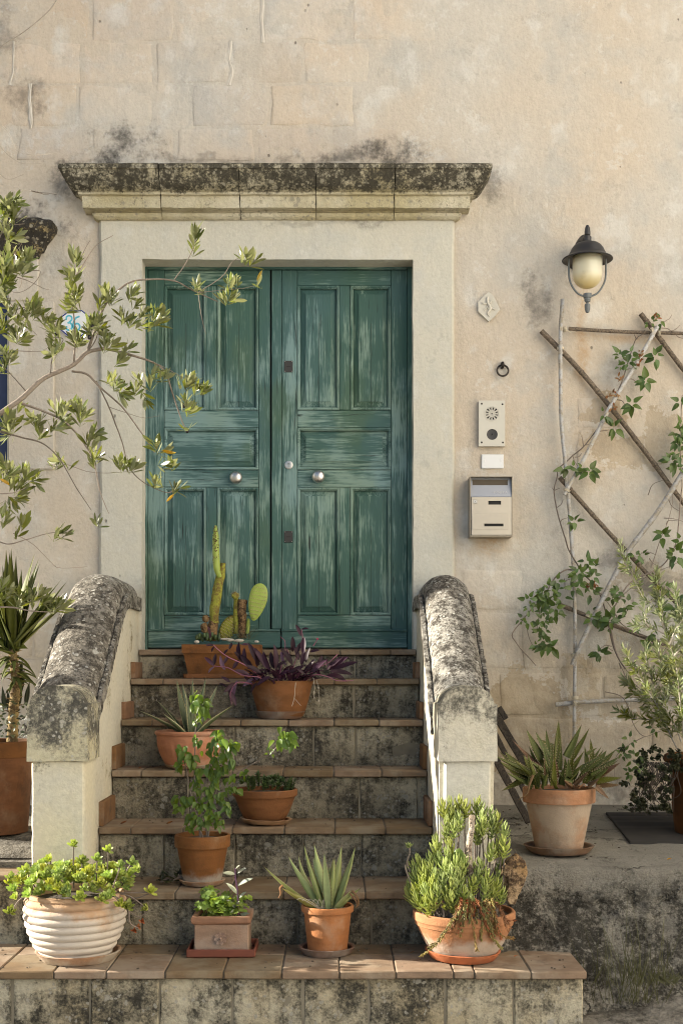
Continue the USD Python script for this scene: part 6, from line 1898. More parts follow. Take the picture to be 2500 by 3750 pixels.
def potted_purple():
    rnd = random.Random(18)
    d0 = 6.315
    c = np.array([(1030 - CXP) * d0 / FPX, CAMY + d0, 1.095])
    zf = saucer('mossy dark saucer under the purple-leaved plant', tuple(c + [-.006, 0, 0]), .124, .038, 'saucer_dark')
    at = np.array([c[0], c[1], zf])
    t = Thing('potted_purple_plant', 'round brown clay pot overflowing with long purple leaves and pink stems', 'potted plant', base=tuple(at))
    H, R = .178, .158
    pr = [(0, 0), (.102, 0), (.106, .004)]
    for u in np.linspace(.05, 1, 14):
        g = .0016 if (.48 < u < .53 or .58 < u < .64) else 0
        pr.append((.106 + (R - .003 - .106) * u ** .8 + g, H * .97 * u))
    pr += [(R, H - .003), (R - .003, H), (R - .010, H), (R - .014, H - .05)]
    v, q = lathe(pr, 72, at, .006, 8)
    t.part('pot', jag(cat([(v, q)]), .001, 12, 8), M['clay_brown'], 40)
    t.part('soil', soil_disc(at + [0, 0, H - .02], R - .013, 5), M['soil'], True)
    S = lambda a, b: (620 + a * .4464, 2250 + b * .4464)
    top = at + [0, 0, H - .02]
    P = lambda a, b, dd=0: W(*S(a, b), d0 + dd)
    stems = [[top + [-.08, -.06, 0], P(740, 520, -.16), P(600, 500, -.17), P(480, 440, -.17), P(365, 425, -.17)], [top + [-.06, -.05, 0], P(640, 430, -.12), P(480, 350, -.14), P(400, 290, -.14), P(360, 250, -.14)], [top + [.1, -.05, 0], P(1180, 500, -.13), P(1290, 510, -.14), P(1380, 545, -.14), P(1510, 545, -.14)], [top + [.1, 0, 0], P(1200, 450, -.08), P(1300, 400, -.09), P(1380, 330, -.09)],
             [top + [.03, .02, 0], P(1060, 300, -.02), P(1090, 200, -.03), P(1085, 120, -.03)], [top + [-.12, -.05, 0], P(560, 560, -.15), P(500, 650, -.15), P(510, 740, -.15)], [top + [-.02, 0, 0], P(950, 260, .0), P(910, 180, .02)], [P(1180, 260, -.05), P(1215, 205, -.05)]]
    for s in stems:
        t.part('stem', tube(s, [.0032, .0018], 6, 30), M['purple_stem'], 60)
    L = []
    spec = [(1080, 180, 1040, 90), (1085, 125, 1135, 120), (1010, 310, 1015, 195), (990, 330, 950, 290), (1040, 330, 1075, 240), (1100, 330, 1095, 190), (1060, 380, 1030, 270), (1120, 400, 1140, 280), (1080, 420, 1110, 300), (1150, 310, 1225, 300), (1010, 420, 925, 290), (960, 420, 900, 330), (870, 470, 880, 265), (860, 450, 820, 320), (830, 460, 750, 325), (800, 450, 700, 290),
            (740, 420, 645, 250), (720, 430, 720, 300), (630, 420, 600, 285), (600, 400, 545, 320), (580, 380, 555, 245), (650, 250, 600, 255), (650, 250, 680, 262), (520, 450, 570, 380), (480, 345, 450, 405), (460, 460, 405, 360), (365, 425, 290, 360), (370, 430, 320, 480), (365, 420, 380, 330), (360, 255, 310, 260), (370, 265, 345, 310), (330, 200, 328, 110), (490, 290, 515, 235), (445, 330, 480, 290),
            (610, 510, 660, 560), (740, 520, 620, 590), (720, 560, 670, 640), (830, 510, 725, 585), (850, 510, 900, 470), (900, 500, 985, 475), (960, 500, 1050, 460), (1030, 500, 1020, 595), (1050, 450, 1100, 490), (700, 540, 600, 600), (560, 540, 510, 700), (500, 560, 430, 520), (480, 620, 540, 740), (470, 600, 410, 570), (540, 560, 470, 640), (760, 500, 640, 430), (780, 490, 830, 440), (880, 440, 950, 390), (1000, 470, 1090, 440),
            (1180, 490, 1210, 400), (1180, 480, 1280, 380), (1200, 470, 1265, 350), (1290, 460, 1360, 380), (1310, 460, 1450, 365), (1320, 470, 1530, 405), (1310, 470, 1480, 500), (1290, 500, 1420, 530), (1330, 430, 1420, 350), (1280, 430, 1300, 380), (1370, 520, 1450, 555), (1240, 500, 1180, 430), (920, 360, 930, 300), (1130, 470, 1180, 380), (1150, 450, 1250, 400), (690, 460, 580, 350), (660, 500, 540, 470)]
    for (a, b, e, g) in spec:
        dd = -.12 + rnd.uniform(-.05, .08) if b > 420 else rnd.uniform(-.10, .03)
        p, q = P(a, b, dd), P(e, g, dd + rnd.uniform(-.04, .02))
        l = np.linalg.norm(q - p) * 1.1
        lf = thin_leaf(l, min(.030, l * .26 + .004), 'lance', 8, .5, -.35, .02, rnd)
        t.part('leaf', put(lf, p, unit(q - p) + np.array([0, 0, .15]), [rnd.gauss(0, .5), -.8, .6])[:2], M['purple_pale' if rnd.random() < .09 else 'purple'], True)
    for n in range(95):
        a, r = rnd.uniform(0, 6.283), .15 * math.sqrt(rnd.random())
        p = top + [r * math.cos(a), r * math.sin(a), rnd.uniform(0, .06)]
        dirn = unit([math.cos(a) * .9 + rnd.gauss(0, .4), math.sin(a) * .6 - .2, rnd.uniform(.1, 1.1)])
        l = rnd.uniform(.05, .10)
        lf = thin_leaf(l, .022, 'lance', 7, .5, -.5)
        t.part('leaf', put(lf, p, dirn, [0, -.2, 1])[:2], M['purple'], True)
    rt = [tube([P(1180, 520, -.155), P(1190, 600, -.165), P(1185, 690, -.165)], .0012, 4, 10), tube([P(1205, 540, -.15), P(1222, 600, -.16), P(1226, 720, -.16)], .0012, 4, 10), tube([P(1035, 560, -.165), P(1025, 680, -.165), P(1005, 755, -.165)], .0014, 4, 10), tube([P(1025, 690, -.165), P(1078, 750, -.165)], .001, 4, 6)]
    [t.part('dry_root', m, M['twig'], 60) for m in rt]
    for (a, b) in ((1187, 640), (1187, 685), (1222, 605), (1225, 712)):
        t.part('dry_flower', cat([ball(P(a, b, -.165), (.003, .003, .006), 1)]), M['twig'], 60)
    t.part('flower', rosette(P(1217, 203, -.05), [0, -1, .3], .009, rnd, 6, .8), M['flower'], True)


def potted_cactus():
    rnd = random.Random(19)
    d0 = 6.575
    x0, x1 = (672 - CXP) * d0 / FPX, (957 - CXP) * d0 / FPX
    xc, z0 = (x0 + x1) / 2, 1.292
    y0, y1 = CAMY + d0 - .085, CAMY + d0 + .095
    t = Thing('trough_saucer', 'long red-brown saucer under the cactus trough on the top tread', 'saucer', base=(xc, (y0 + y1) / 2, z0))
    out = sbox(x0 + .030, y0 + .02, x1 - .030, y1 - .02).buffer(.012)
    a = extrude(out.buffer(.004), .006); a.apply_translation((0, 0, z0))
    ring = extrude(out.buffer(.012).difference(out.buffer(.002)), .020); ring.apply_translation((0, 0, z0 + .003))
    t.part('dish', cat([a, ring]), M['clay_brown'], 35)
    z0 += .0065
    t = Thing('potted_cactus', 'brown clay trough with tall prickly-pear cacti standing against the green door', 'potted plant', base=(xc, (y0 + y1) / 2, z0))
    H = .165
    pts = lambda o0, o1, za, zb: np.array([(xx, yy, zz) for zz, o in ((za, o0), (zb, o1)) for xx in (x0 + o, x1 - o) for yy in (y0 + o, y1 - o)])
    body = manifold3d.Manifold.hull_points(pts(.034, .008, z0, z0 + H - .045)) + manifold3d.Manifold.hull_points(pts(.001, .0, z0 + H - .045, z0 + H))
    cut = manifold3d.Manifold.hull_points(pts(.030, .012, z0 + .06, z0 + H + .001))
    t.part('trough', weather(body - cut, .02, .0018, 10, 4, 4, (40, .0008)), M['clay_brown'], 38)
    X, Y = np.meshgrid(np.linspace(x0 + .012, x1 - .012, 20), np.linspace(y0 + .012, y1 - .012, 12), indexing='ij')
    Zz = z0 + H - .012 + .012 * meshkit.fbm(np.stack([X * 30, Y * 30, 0 * X], -1), 3, 2)
    t.part('soil', cat([grid(np.stack([X, Y, Zz], -1))]), M['dry_soil'], True)
    S = lambda a, b: (500 + a * .3401, 1600 + b * .3401)
    P = lambda a, b, dd=0: W(*S(a, b), d0 + dd)
    k = .3401 * d0 / FPX
    # tall cactus: woody foot, pad-like trunk, young arm
    t.part('trunk', jag(tube([P(800, 2200), P(810, 2080), P(830, 1990)], [62 * k, 58 * k, 50 * k], 18, 30), .009, 22, 1), M['cactus_bark'], 60)
    t.part('trunk_knob', jag(ball(P(735, 2060, -.01), (48 * k, 44 * k, 62 * k), 3), .008, 26, 4), M['cactus_bark'], 60)
    t.part('trunk_knob', jag(ball(P(745, 1960, -.005), (40 * k, 34 * k, 40 * k), 3), .007, 26, 9), M['cactus_bark'], 60)
    tr = tube([P(838, 2010), P(835, 1880), P(858, 1740), P(885, 1580), P(915, 1450), P(930, 1362)], [46 * k, 52 * k, 54 * k, 52 * k, 46 * k, 30 * k], 18, 60)
    t.part('stem', jag(tr, .0045, 26, 7), M['cactus'], 60)
    t.part('scar', jag(ball(P(938, 1372), (24 * k, 20 * k, 16 * k), 2), .004, 60, 3), M['cactus_bark'], 60)
    arm = tube([P(898, 1512, -.02), P(868, 1440, -.025), P(856, 1300, -.02), P(852, 1120, -.015), P(851, 1020, -.01), P(850, 955, -.01)], [22 * k, 38 * k, 37 * k, 36 * k, 33 * k, 12 * k], 18, 60)
    t.part('arm', jag(arm, .0018, 18, 8), M['cactus_green'], 60)
    sp = []
    for n in range(70):
        b = rnd.uniform(960, 1480)
        s = rnd.uniform(-1, 1)
        p = P(853 + (b > 1400) * (b - 1400) * .45 + s * 33, b, -.02 - 36 * k * math.sqrt(1 - s * s) * .95)
        sp.append(ball(p, .0028, 1))
    t.part('areoles', cat(sp), M['cactus_bark'], 60, kind='stuff')
    # second cactus: cut trunk, small fruit and a broad pad
    t.part('trunk', jag(tube([P(1135, 2170), P(1140, 2000), P(1135, 1850), P(1145, 1752)], [40 * k, 44 * k, 46 * k, 46 * k], 16, 40), .006, 26, 11), M['cactus_bark'], 60)
    t.part('stem', jag(tube([P(1085, 2120, .01), P(1075, 1980, .01), P(1078, 1850, .01), P(1075, 1748, .01)], [36 * k, 38 * k, 36 * k, 26 * k], 14, 30), .004, 26, 12), M['cactus'], 60)
    t.part('fruit', jag(ball(P(1062, 1712, -.005), (40 * k, 36 * k, 40 * k), 3), .003, 40, 2), M['cactus'], 60)
    sp = []
    for n in range(60):
        dn = unit([rnd.gauss(0, 1), rnd.gauss(-.3, .8), rnd.gauss(.2, .8)])
        c0 = P(1062, 1712, -.005) + dn * 38 * k
        sp.append(tube([c0, c0 + dn * 22 * k], [.0005, .0002], 3, caps=False))
    t.part('spines', cat(sp), M['spine'], False, kind='stuff')
    th = np.linspace(0, 2 * np.pi, 40)[:-1]

    def pad(c, rx, rz, tilt, thick, dd, mat, name, skew=0.0):
        ms = []
        rr = np.linspace(0, 1, 9)
        V = []
        for s in (-1, 1):
            for r in rr:
                x = rx * r * np.cos(th) * (1 + skew * np.sin(th)); z = rz * r * np.sin(th)
                y = s * thick * math.sqrt(max(0, 1 - r ** 3)) * np.ones_like(th)
                V.append(np.stack([x, y, z], 1))
        V = np.array(V)
        n = len(th)
        F = []
        for s in (0, 1):
            for a in range(8):
                for j in range(n):
                    q = [(s * 9 + a) * n + j, (s * 9 + a) * n + (j + 1) % n, (s * 9 + a + 1) * n + (j + 1) % n, (s * 9 + a + 1) * n + j]
                    F.append(q if s == 0 else q[::-1])
        v = V.reshape(-1, 3) @ rot([0, 1, 0], tilt).T + c
        t.part(name, jag(cat([(v, np.array(F))]), .0016, 18, 5), M[mat], 60)
        sp = []
        for u in np.arange(-.85, .9, .2):
            for w in np.arange(-.85, .9, .2):
                uu, ww = u + (.1 if int(round(w / .2)) % 2 else 0), w
                if uu * uu + ww * ww < .8:
                    q = np.array([rx * uu * (1 + skew * ww), -thick * math.sqrt(max(0, 1 - (uu * uu + ww * ww) ** 1.5)) - .0004, rz * ww]) @ rot([0, 1, 0], tilt).T + c
                    sp.append(ball(q, .0024, 1))
        t.part('areoles', cat(sp), M['spine'], 60, kind='stuff')
    pad(P(1300, 1780, -.03), 95 * k, 205 * k, 12, .009, 0, 'cactus_green', 'pad', .28)
    pad(P(985, 2060, .015), 85 * k, 150 * k, 28, .012, 0, 'cactus', 'pad')
    t.part('shoot', jag(tube([P(1190, 2120, -.01), P(1200, 2030, -.01), P(1205, 1960, -.02)], [20 * k, 22 * k, 14 * k], 10, 20), .002, 30, 3), M['cactus_green'], 60)
    for n in range(30):
        p = P(rnd.uniform(640, 900), rnd.uniform(2130, 2180), -.05 + rnd.uniform(-.02, .04))
        t.part('small_cactus', jag(ball(p, (.008, .008, .014), 2), .002, 60, n), M['dark_jade'], 60)
    for n in range(46):
        p = P(rnd.uniform(1000, 1260), 2180, -.03 + rnd.uniform(-.03, .05))
        q = p + [rnd.gauss(0, .035), rnd.gauss(0, .02), rnd.uniform(.03, .10)]
        t.part('grass_blade', put(thin_leaf(np.linalg.norm(q - p), .0022, 'sword', 5, .2, -.4), p, q - p, [0, -1, .4])[:2], M['grass'], True)
    for (a, b, r) in ((960, 2180, (.03, .012, .007)), (1100, 2195, (.026, .014, .009)), (650, 2210, (.014, .01, .008)), (1010, 2190, (.02, .01, .008)), (1290, 2205, (.012, .008, .007))):
        t.part('pebble', jag(ball(P(a, b, -.06), r, 2), .003, 40, a), M['pebble'], 60)


def potted_aloe():
    rnd = random.Random(20)
    d0 = 5.46
    c = np.array([(2046 - CXP) * d0 / FPX, CAMY + d0, .560])
    zf = saucer('shallow dark brown saucer under the big aloe pot on the terrace', tuple(c), .150, .032, 'saucer_dark')
    s = Thing('orange_lump', 'orange porous lump lying in the saucer of the aloe pot', 'stone', base=tuple(W(2132, 3117, d0 - .08)))
    s.part('lump', weather(manifold3d.Manifold.sphere(.013, 16).scale((1.05, .8, .62)).translate(tuple(W(2132, 3117, d0 - .085))), .004, .0035, 60, 2), M['sponge'], 50)
    at = np.array([c[0], c[1], zf])
    t = Thing('potted_aloe', 'big weathered clay pot with a spiny spotted aloe, on the terrace right of the steps', 'potted plant', base=tuple(at))
    clay_pot(t, at, .153, .098, .268, 'clay_pale', 'clay_rim', lip=.062, seed=9, lipt=.014)
    S = lambda a, b: (1750 + a * .4783, 2400 + b * .4783)
    top = at + [0, 0, .25]
    lf = [(370, 575, 480, 800, .052), (440, 590, 540, 800, .04), (520, 575, 545, 790, .034), (615, 505, 605, 800, .048), (630, 620, 610, 850, .03), (790, 540, 680, 780, .046), (848, 567, 720, 790, .036), (450, 640, 590, 760, .085), (860, 645, 880, 850, .034), (815, 705, 845, 900, .038), (910, 710, 830, 760, .022), (980, 735, 900, 850, .046), (1040, 740, 920, 860, .046), (1070, 785, 930, 900, .05), (1080, 830, 940, 920, .05),
          (205, 740, 310, 860, .046), (170, 820, 300, 900, .042), (220, 865, 400, 980, .050), (185, 1038, 350, 960, .040), (270, 660, 470, 860, .030, 'aloe_red'), (1095, 940, 910, 970, .050), (1085, 995, 900, 1000, .040, 'aloe_red'), (1000, 1100, 900, 1010, .034, 'aloe_red'), (855, 820, 790, 960, .042), (880, 725, 870, 900, .036), (730, 760, 700, 930, .036), (770, 900, 700, 980, .044), (570, 740, 540, 930, .038), (480, 880, 440, 1000, .06), (520, 900, 500, 1010, .05), (380, 920, 400, 1010, .042),
          (610, 890, 720, 1000, .050), (655, 960, 720, 1010, .040, 'aloe_red'), (560, 945, 600, 1010, .042), (435, 970, 450, 1010, .04), (845, 890, 740, 1000, .036, 'aloe_red'), (930, 945, 840, 1005, .032, 'aloe_red'), (640, 720, 620, 880, .032), (345, 770, 420, 930, .05), (370, 800, 420, 950, .045), (945, 870, 900, 980, .07), (590, 800, 600, 940, .03, 'aloe_red'), (690, 800, 690, 930, .04), (300, 830, 380, 900, .06), (1000, 870, 900, 940, .04)]
    for k in range(34):
        u = rnd.uniform(-1, 1)
        e, g = 620 + 250 * u, rnd.uniform(880, 1000)
        lf.append((e + 200 * u + rnd.gauss(0, 60), g - rnd.uniform(90, 230), e, g, rnd.uniform(.030, .044)))
    for k, (a, b, e, g, w, *r) in enumerate(lf):
        up = b < 760
        dd = rnd.uniform(-.02, .09) if up else rnd.uniform(-.13, -.02)
        if b > 930 or g > 985:
            dd = rnd.uniform(-.15, -.09)
        tip = W(*S(a, b), d0 + dd)
        foot = W(*S(e, g), d0 + dd * .75)
        ax = tip - foot
        L = np.linalg.norm(ax)
        nrm = unit([-ax[0] * 1.5 + rnd.gauss(0, .15), -.6 if not up else -1.0, .8])
        cv = rnd.uniform(.05, .35)
        m = thick_leaf(L * 1.05, w * .80, .011, 'aloe', 10, cv, .45, 8)
        tt = put(m, foot, unit(ax) - nrm * math.tan(cv * .45), nrm)
        mt = M[r[0] if r else ('aloe_red' if rnd.random() < .05 else 'aloe')]
        p = t.part('leaf', (tt[0], tt[1]), mt, True, uv=m[2])
        sp = []
        v = tt[0].reshape(11, -1, 3)
        n = max(5, int(L / .012))
        for col in (0, 4):
            for j in range(n):
                f = (.08 + .85 * j / n) * 10
                i = int(f)
                q = v[i, col] * (1 - f + i) + v[i + 1, col] * (f - i)
                o = unit(q - v[i, 2]); al = unit(v[min(10, i + 1), col] - v[i, col])
                sp.append(np.array([q - al * .0022 - o * .001, q + al * .0022 - o * .001, q + o * .0048 + al * .002]))
        vv = np.vstack(sp)
        t.part('spines', (vv, np.arange(len(vv)).reshape(-1, 3)), M['spine'], False, parent=p)
    dl = [tube([W(*S(420, 920), d0 - .15), W(*S(390, 1000), d0 - .165), W(*S(375, 1060), d0 - .16), W(*S(310, 1105), d0 - .15)], [.006, .0015], 5, 14), tube([W(*S(770, 1020), d0 - .155), W(*S(810, 985), d0 - .16), W(*S(822, 1010), d0 - .16)], [.002, .002], 5, 10)]
    [t.part('dry_leaf', m, M['dead'], 60) for m in dl]


MAT['flower'] = plain('pink_petal', (0.42, 0.05, 0.12), 0.6, 0.1, 40, 0)
MAT['shaggy'] = mildew('shaggy_bark', (0.46, 0.40, 0.33), (0.12, 0.085, 0.06), 26, 0.4, False, 0.012, warm=(0.38, 0.30, 0.22))
potted_ribbed()
potted_planter()
potted_agave_front()
potted_bowl()
potted_leafy()
potted_bowl_dark()
potted_agave_bowl()
potted_purple()
potted_cactus()
potted_aloe()


# ------------------------------------------------------------------ olive tree at the left
def resample(pts, n):
    return smooth_line(pts, n)


def build_olive():
    rnd = random.Random(31)
    R3 = lambda a, b: (a * .797, 940 + b * .797)
    D = lambda px: 5.72 + .30 * px / 700.0
    t = Thing('olive_tree', 'olive tree reaching in from the left with leafy boughs across the wall and door', 'tree', base=(-2.75, -1.05, .1))

    def bough(pts, r, dd=0.0, mat='bark', name='bough'):
        p = [W(*R3(a, b), D(a * .797) + dd + rnd.gauss(0, .012)) for a, b in pts]
        t.part(name, jag(tube(p, r, 8, 50), .0012, 40, len(pts)), M[mat], 60)
        return smooth_line(p, 50)

    j = W(*R3(-40, 745), D(-40))
    trunk = [np.array([-2.78, -1.05, -.05]), np.array([-2.74, -1.06, .7]), np.array([-2.62, -1.04, 1.5]), np.array([-2.40, -1.02, 2.15])]
    t.part('trunk', jag(tube(trunk, [.095, .075, .06, .045], 14, 40), .012, 9, 2), M['bark'], 60)
    t.part('bough', jag(tube([trunk[3], np.array([-2.15, -1.02, 2.42]), (trunk[3] + j) / 2 + [.06, 0, .02], j], [.034, .017, .0135], 10, 30), .002, 30, 3), M['bark'], 60)
    B = []
    B.append(bough([(-40, 745), (0, 720), (100, 650), (200, 560), (330, 500), (400, 440), (480, 420)], [.0125, .0085]))
    B.append(bough([(480, 420), (560, 440), (690, 480), (760, 530), (790, 620), (830, 740), (850, 785)], [.0065, .0022]))
    B.append(bough([(400, 440), (440, 330), (490, 210), (590, 120), (700, 103), (800, 110), (860, 140), (910, 165), (1000, 205)], [.0065, .0025], .05))
    B.append(bough([(800, 105), (840, 50), (875, -10), (895, -60), (905, -110)], [.0026, .0015], .05))
    B.append(bough([(910, 165), (1020, 90), (1070, 20), (1130, -5)], [.0024, .0014], .05))
    B.append(bough([(910, 165), (925, 270), (945, 355)], [.0018, .0008], .05))
    B.append(bough([(910, 165), (1000, 155), (1110, 145), (1180, 130)], [.0016, .0008], .05))
    B.append(bough([(330, 525), (400, 540), (460, 600), (560, 690), (650, 810), (710, 900)], [.0058, .002], .02))
    B.append(bough([(440, 570), (500, 690), (560, 850), (590, 960), (650, 1030), (750, 1080), (800, 1080)], [.004, .0016], .04))
    B.append(bough([(90, 670), (200, 710), (300, 760), (380, 850), (430, 940), (460, 1080), (500, 1180)], [.006, .0014]))
    B.append(bough([(-30, 795), (100, 830), (200, 860), (280, 940), (350, 1060), (420, 1165)], [.0045, .0014], -.03))
    B.append(bough([(340, 480), (345, 380), (342, 290), (330, 200), (345, 100), (380, 40), (440, -50), (520, -100)], [.0045, .0014], .02))
    B.append(bough([(230, 545), (245, 450), (290, 380), (240, 370)], [.003, .0015]))
    B.append(bough([(400, 440), (440, 380), (460, 300), (470, 220)], [.003, .0014]))
    B.append(bough([(120, 620), (60, 550), (0, 490)], [.003, .0016]))
    B.append(bough([(-40, 300), (60, 250), (130, 230), (250, 240)], [.003, .001], .03))
    B.append(bough([(-40, 420), (60, 430), (180, 435), (215, 420)], [.0026, .001], .03))
    B.append(bough([(0, 150), (60, 230), (110, 300), (170, 360)], [.0022, .001], .06))
    B.append(bough([(-40, 1090), (60, 1085), (120, 1060)], [.003, .001], -.05))
    B.append(bough([(690, 480), (740, 500), (850, 560), (910, 590)], [.002, .0008]))
    B.append(bough([(500, 690), (560, 710), (660, 740), (735, 730)], [.0014, .0006], .04))
    B.append(bough([(310, 955), (420, 990), (560, 990), (680, 960)], [.0014, .0006], .0))
    R5 = lambda a, b: (a * .797, (1880 + b * .797 - 940) / .797)
    B.append(bough([(-30, 932 + 1180 - 0 if False else 1610), (60, 1612), (140, 1628), (250, 1634)], [.0045, .0016], -.16))
    B.append(bough([(-30, 1300), (40, 1320), (120, 1300), (230, 1270), (310, 1270)], [.003, .001], -.12))
    B.append(bough([(60, 1270), (150, 1320), (230, 1400), (275, 1430), (400, 1425)], [.0018, .0008], -.05))
    Lz = lambda a, b: ((a * .2105) / .797, (700 + b * .2105 - 940) / .797)
    for pts, dd in (([(140, 1330), (400, 1380), (640, 1375), (700, 1400), (650, 1530), (500, 1680), (330, 1760), (180, 1740)], .08), ([(140, 1450), (420, 1530), (640, 1630), (760, 1690), (850, 1710)], .10), ([(0, 800), (90, 560), (110, 420)], .02), ([(0, 1250), (180, 1180), (300, 1020), (380, 900), (370, 820)], .03), ([(390, 1390), (380, 1560), (345, 1680)], .08), ([(90, 600), (250, 580), (430, 565)], .04),
                    ([(1360, 1260), (1420, 1130), (1500, 960), (1560, 860)], .06), ([(540, -10), (700, 20), (850, 30), (990, 55)], .10), ([(640, 0), (760, 50), (850, 50)], .10)):
        B.append(bough([Lz(a, b) for a, b in pts], [.0022, .0009], dd))
    tw = lambda pts: [((a * .797) / .797, (b * .797 - 940) / .797) for a, b in pts]
    for pts in ([(-10, 560), (40, 610), (80, 690), (170, 710), (260, 700)], [(-10, 660), (50, 720), (110, 750), (190, 748)], [(-10, 790), (40, 822), (110, 800)], [(-10, 840), (80, 862), (180, 885), (260, 888)]):
        B.append(bough(tw(pts), [.0016, .0007], .1, 'twig'))
    # leafy shoots: detail coordinates, heading (degrees, 90 up), pairs of leaves
    sp = [(345, 200, 95, 6), (330, 120, 88, 5), (320, 240, 110, 5), (460, 230, 85, 6), (480, 180, 70, 5), (510, 210, 60, 5), (600, 190, 80, 5), (620, 230, 40, 5), (700, 290, 50, 6), (720, 310, 20, 6), (690, 330, 60, 6), (740, 280, 70, 5), (570, 290, 100, 5), (600, 310, 70, 5), (640, 320, 30, 5), (650, 270, 60, 5),
          (480, 390, 70, 5), (500, 420, 30, 5), (560, 470, 80, 6), (540, 490, 60, 5), (580, 430, 40, 5), (640, 580, 110, 5), (620, 620, 70, 5), (660, 640, -60, 5), (690, 600, 80, 5), (530, 600, 60, 5), (510, 580, 110, 5), (560, 620, 20, 5), (700, 540, 60, 5), (720, 560, 30, 4), (830, 590, 85, 5), (860, 590, 60, 5), (900, 620, 60, 5), (930, 620, 30, 5), (850, 680, 100, 4), (870, 720, 40, 5), (850, 700, 60, 4),
          (860, 780, 60, 2), (850, 790, 170, 1), (720, 880, 90, 5), (740, 900, 30, 5), (760, 960, 50, 5), (790, 965, 80, 4), (715, 1050, 80, 5), (735, 1045, 120, 4), (800, 1075, 70, 4), (820, 1065, 30, 4), (600, 980, 80, 5), (620, 975, 40, 4), (550, 975, 110, 5), (440, 940, 70, 4), (430, 920, 110, 4), (410, 840, 60, 5), (430, 830, 30, 5), (400, 860, 90, 4), (370, 760, 80, 6), (390, 740, 50, 6), (360, 720, 110, 5),
          (270, 720, 60, 6), (300, 700, 40, 6), (250, 700, 100, 4), (240, 790, 60, 5), (260, 790, 20, 5), (180, 820, 90, 4), (170, 770, 80, 5), (150, 750, 110, 4), (60, 790, 90, 6), (40, 800, 120, 5), (90, 700, 60, 4), (30, 760, 60, 5), (60, 270, 80, 5), (40, 250, 110, 5), (125, 265, 80, 6), (150, 260, 50, 6), (200, 290, 70, 5), (220, 300, 40, 4), (260, 350, 110, 5), (250, 380, 140, 4), (265, 330, 70, 4),
          (345, 390, 75, 5), (350, 400, 110, 5), (360, 400, 50, 5), (420, 330, 80, 6), (440, 320, 40, 6), (410, 350, 140, 4), (450, 350, 20, 4), (240, 430, 100, 4), (250, 440, 70, 4), (80, 370, 80, 5), (100, 390, 30, 5), (60, 380, 130, 5), (100, 320, 110, 4), (20, 520, 80, 5), (50, 480, 40, 4), (30, 450, 110, 4), (10, 310, 80, 5), (30, 330, 30, 4), (30, 90, 80, 6), (60, 60, 50, 5), (10, 130, 60, 6), (50, 120, 110, 5), (20, 30, 90, 5), (100, 70, 40, 4),
          (265, 950, 110, 4), (255, 960, 80, 3), (320, 960, 80, 1), (910, 150, 90, 6), (900, 140, 70, 5), (1045, 130, 90, 4), (1060, 110, 60, 4), (1090, 130, 80, 4), (1050, 200, 70, 5), (1030, 205, 110, 4), (1070, 195, 40, 4), (1130, 20, 60, 5), (1160, 30, 30, 5), (1110, 10, 110, 4), (1180, 125, 90, 2), (895, -70, 90, 6), (890, -20, 90, 5), (895, -110, 85, 4),
          (110, 1020, 80, 6), (130, 1010, 50, 6), (150, 1030, 10, 5), (60, 1050, 90, 5), (80, 1070, 60, 5), (30, 990, 90, 5), (20, 960, 110, 5), (20, 1020, 70, 5), (50, 1120, -60, 5), (70, 1110, -20, 5), (30, 1150, -80, 5), (20, 1230, 60, 5), (80, 1280, 60, 5), (100, 1240, 80, 4), (300, 1280, 40, 4), (250, 1290, 80, 5), (270, 1275, 20, 5), (440, 1220, 100, 3), (460, 1225, 50, 3),
          (10, 1590, 80, 6), (30, 1560, 50, 6), (10, 1520, 80, 5), (80, 1610, 80, 5), (90, 1570, 70, 5), (110, 1590, 45, 5), (150, 1600, 85, 6), (170, 1570, 60, 6), (190, 1600, 60, 5), (250, 1625, 60, 6), (270, 1620, 30, 6), (230, 1620, 110, 5), (210, 1590, 50, 5), (140, 1560, 100, 4)]
    for (a, b) in [(40, 430), (130, 470), (110, 330), (250, 480), (250, 220), (90, 250), (200, 820), (130, 830), (60, 640), (160, 1150), (40, 1560), (120, 1440), (100, 1720), (60, 1820), (380, 1220), (440, 1230), (1330, 1250), (1300, 1900), (1290, 1800), (1340, 1500)]:
        x, y = Lz(a, b)
        sp.append((x, y, rnd.choice([60, 80, 95, 110, 40]), rnd.choice([4, 5, 6])))
    for (a, b, h, n) in list(sp):
        if rnd.random() < (.75 if a < 520 else .4) and b < 1200:
            sp.append((a + rnd.gauss(0, 16), b + rnd.gauss(0, 14), h + rnd.gauss(0, 35), n))
    for k, (a, b, h, n) in enumerate(sp):
        low = b > 1200
        d = D(a * .797) + (-.14 if low else rnd.gauss(0.01, .05))
        h = math.radians(h + rnd.gauss(0, 8))
        ax = np.array([math.cos(h), rnd.gauss(-.1, .4), math.sin(h)])
        p = W(*R3(a, b), d) - unit(ax) * .022
        L = rnd.uniform(.056, .078)
        t.part('leaf_sprig', sprig(p, ax, max(1, n - 1), L, L * rnd.uniform(.25, .31), rnd, kind='oval', n=5, gap=.0125, lean0=.85, lean1=.32, fold=.22), M['olive'], True)
    for (a, b) in ((260, 350), (410, 370), (425, 320), (845, 685), (860, 800), (470, 330)):
        t.part('olive_fruit', cat([ball(W(*R3(a, b), D(a * .797) - .03), (.0085, .0085, .0105), 2)]), M['fruit'], 60)
    for (a, b, h) in ((760, 900, -5), (745, 890, -15), (800, 1090, -130), (50, 1050, 150), (1180, 110, 60)):
        h = math.radians(h)
        p = W(*R3(a, b), D(a * .797) - .02)
        t.part('yellow_leaf', put(thin_leaf(.055, .014, 'lance', 5, .3, .2), p, [math.cos(h), -.2, math.sin(h)], [0, -1, .3])[:2], M['olive_yellow'], True)
    # the rest of the crown, beyond the left edge
    ms = []
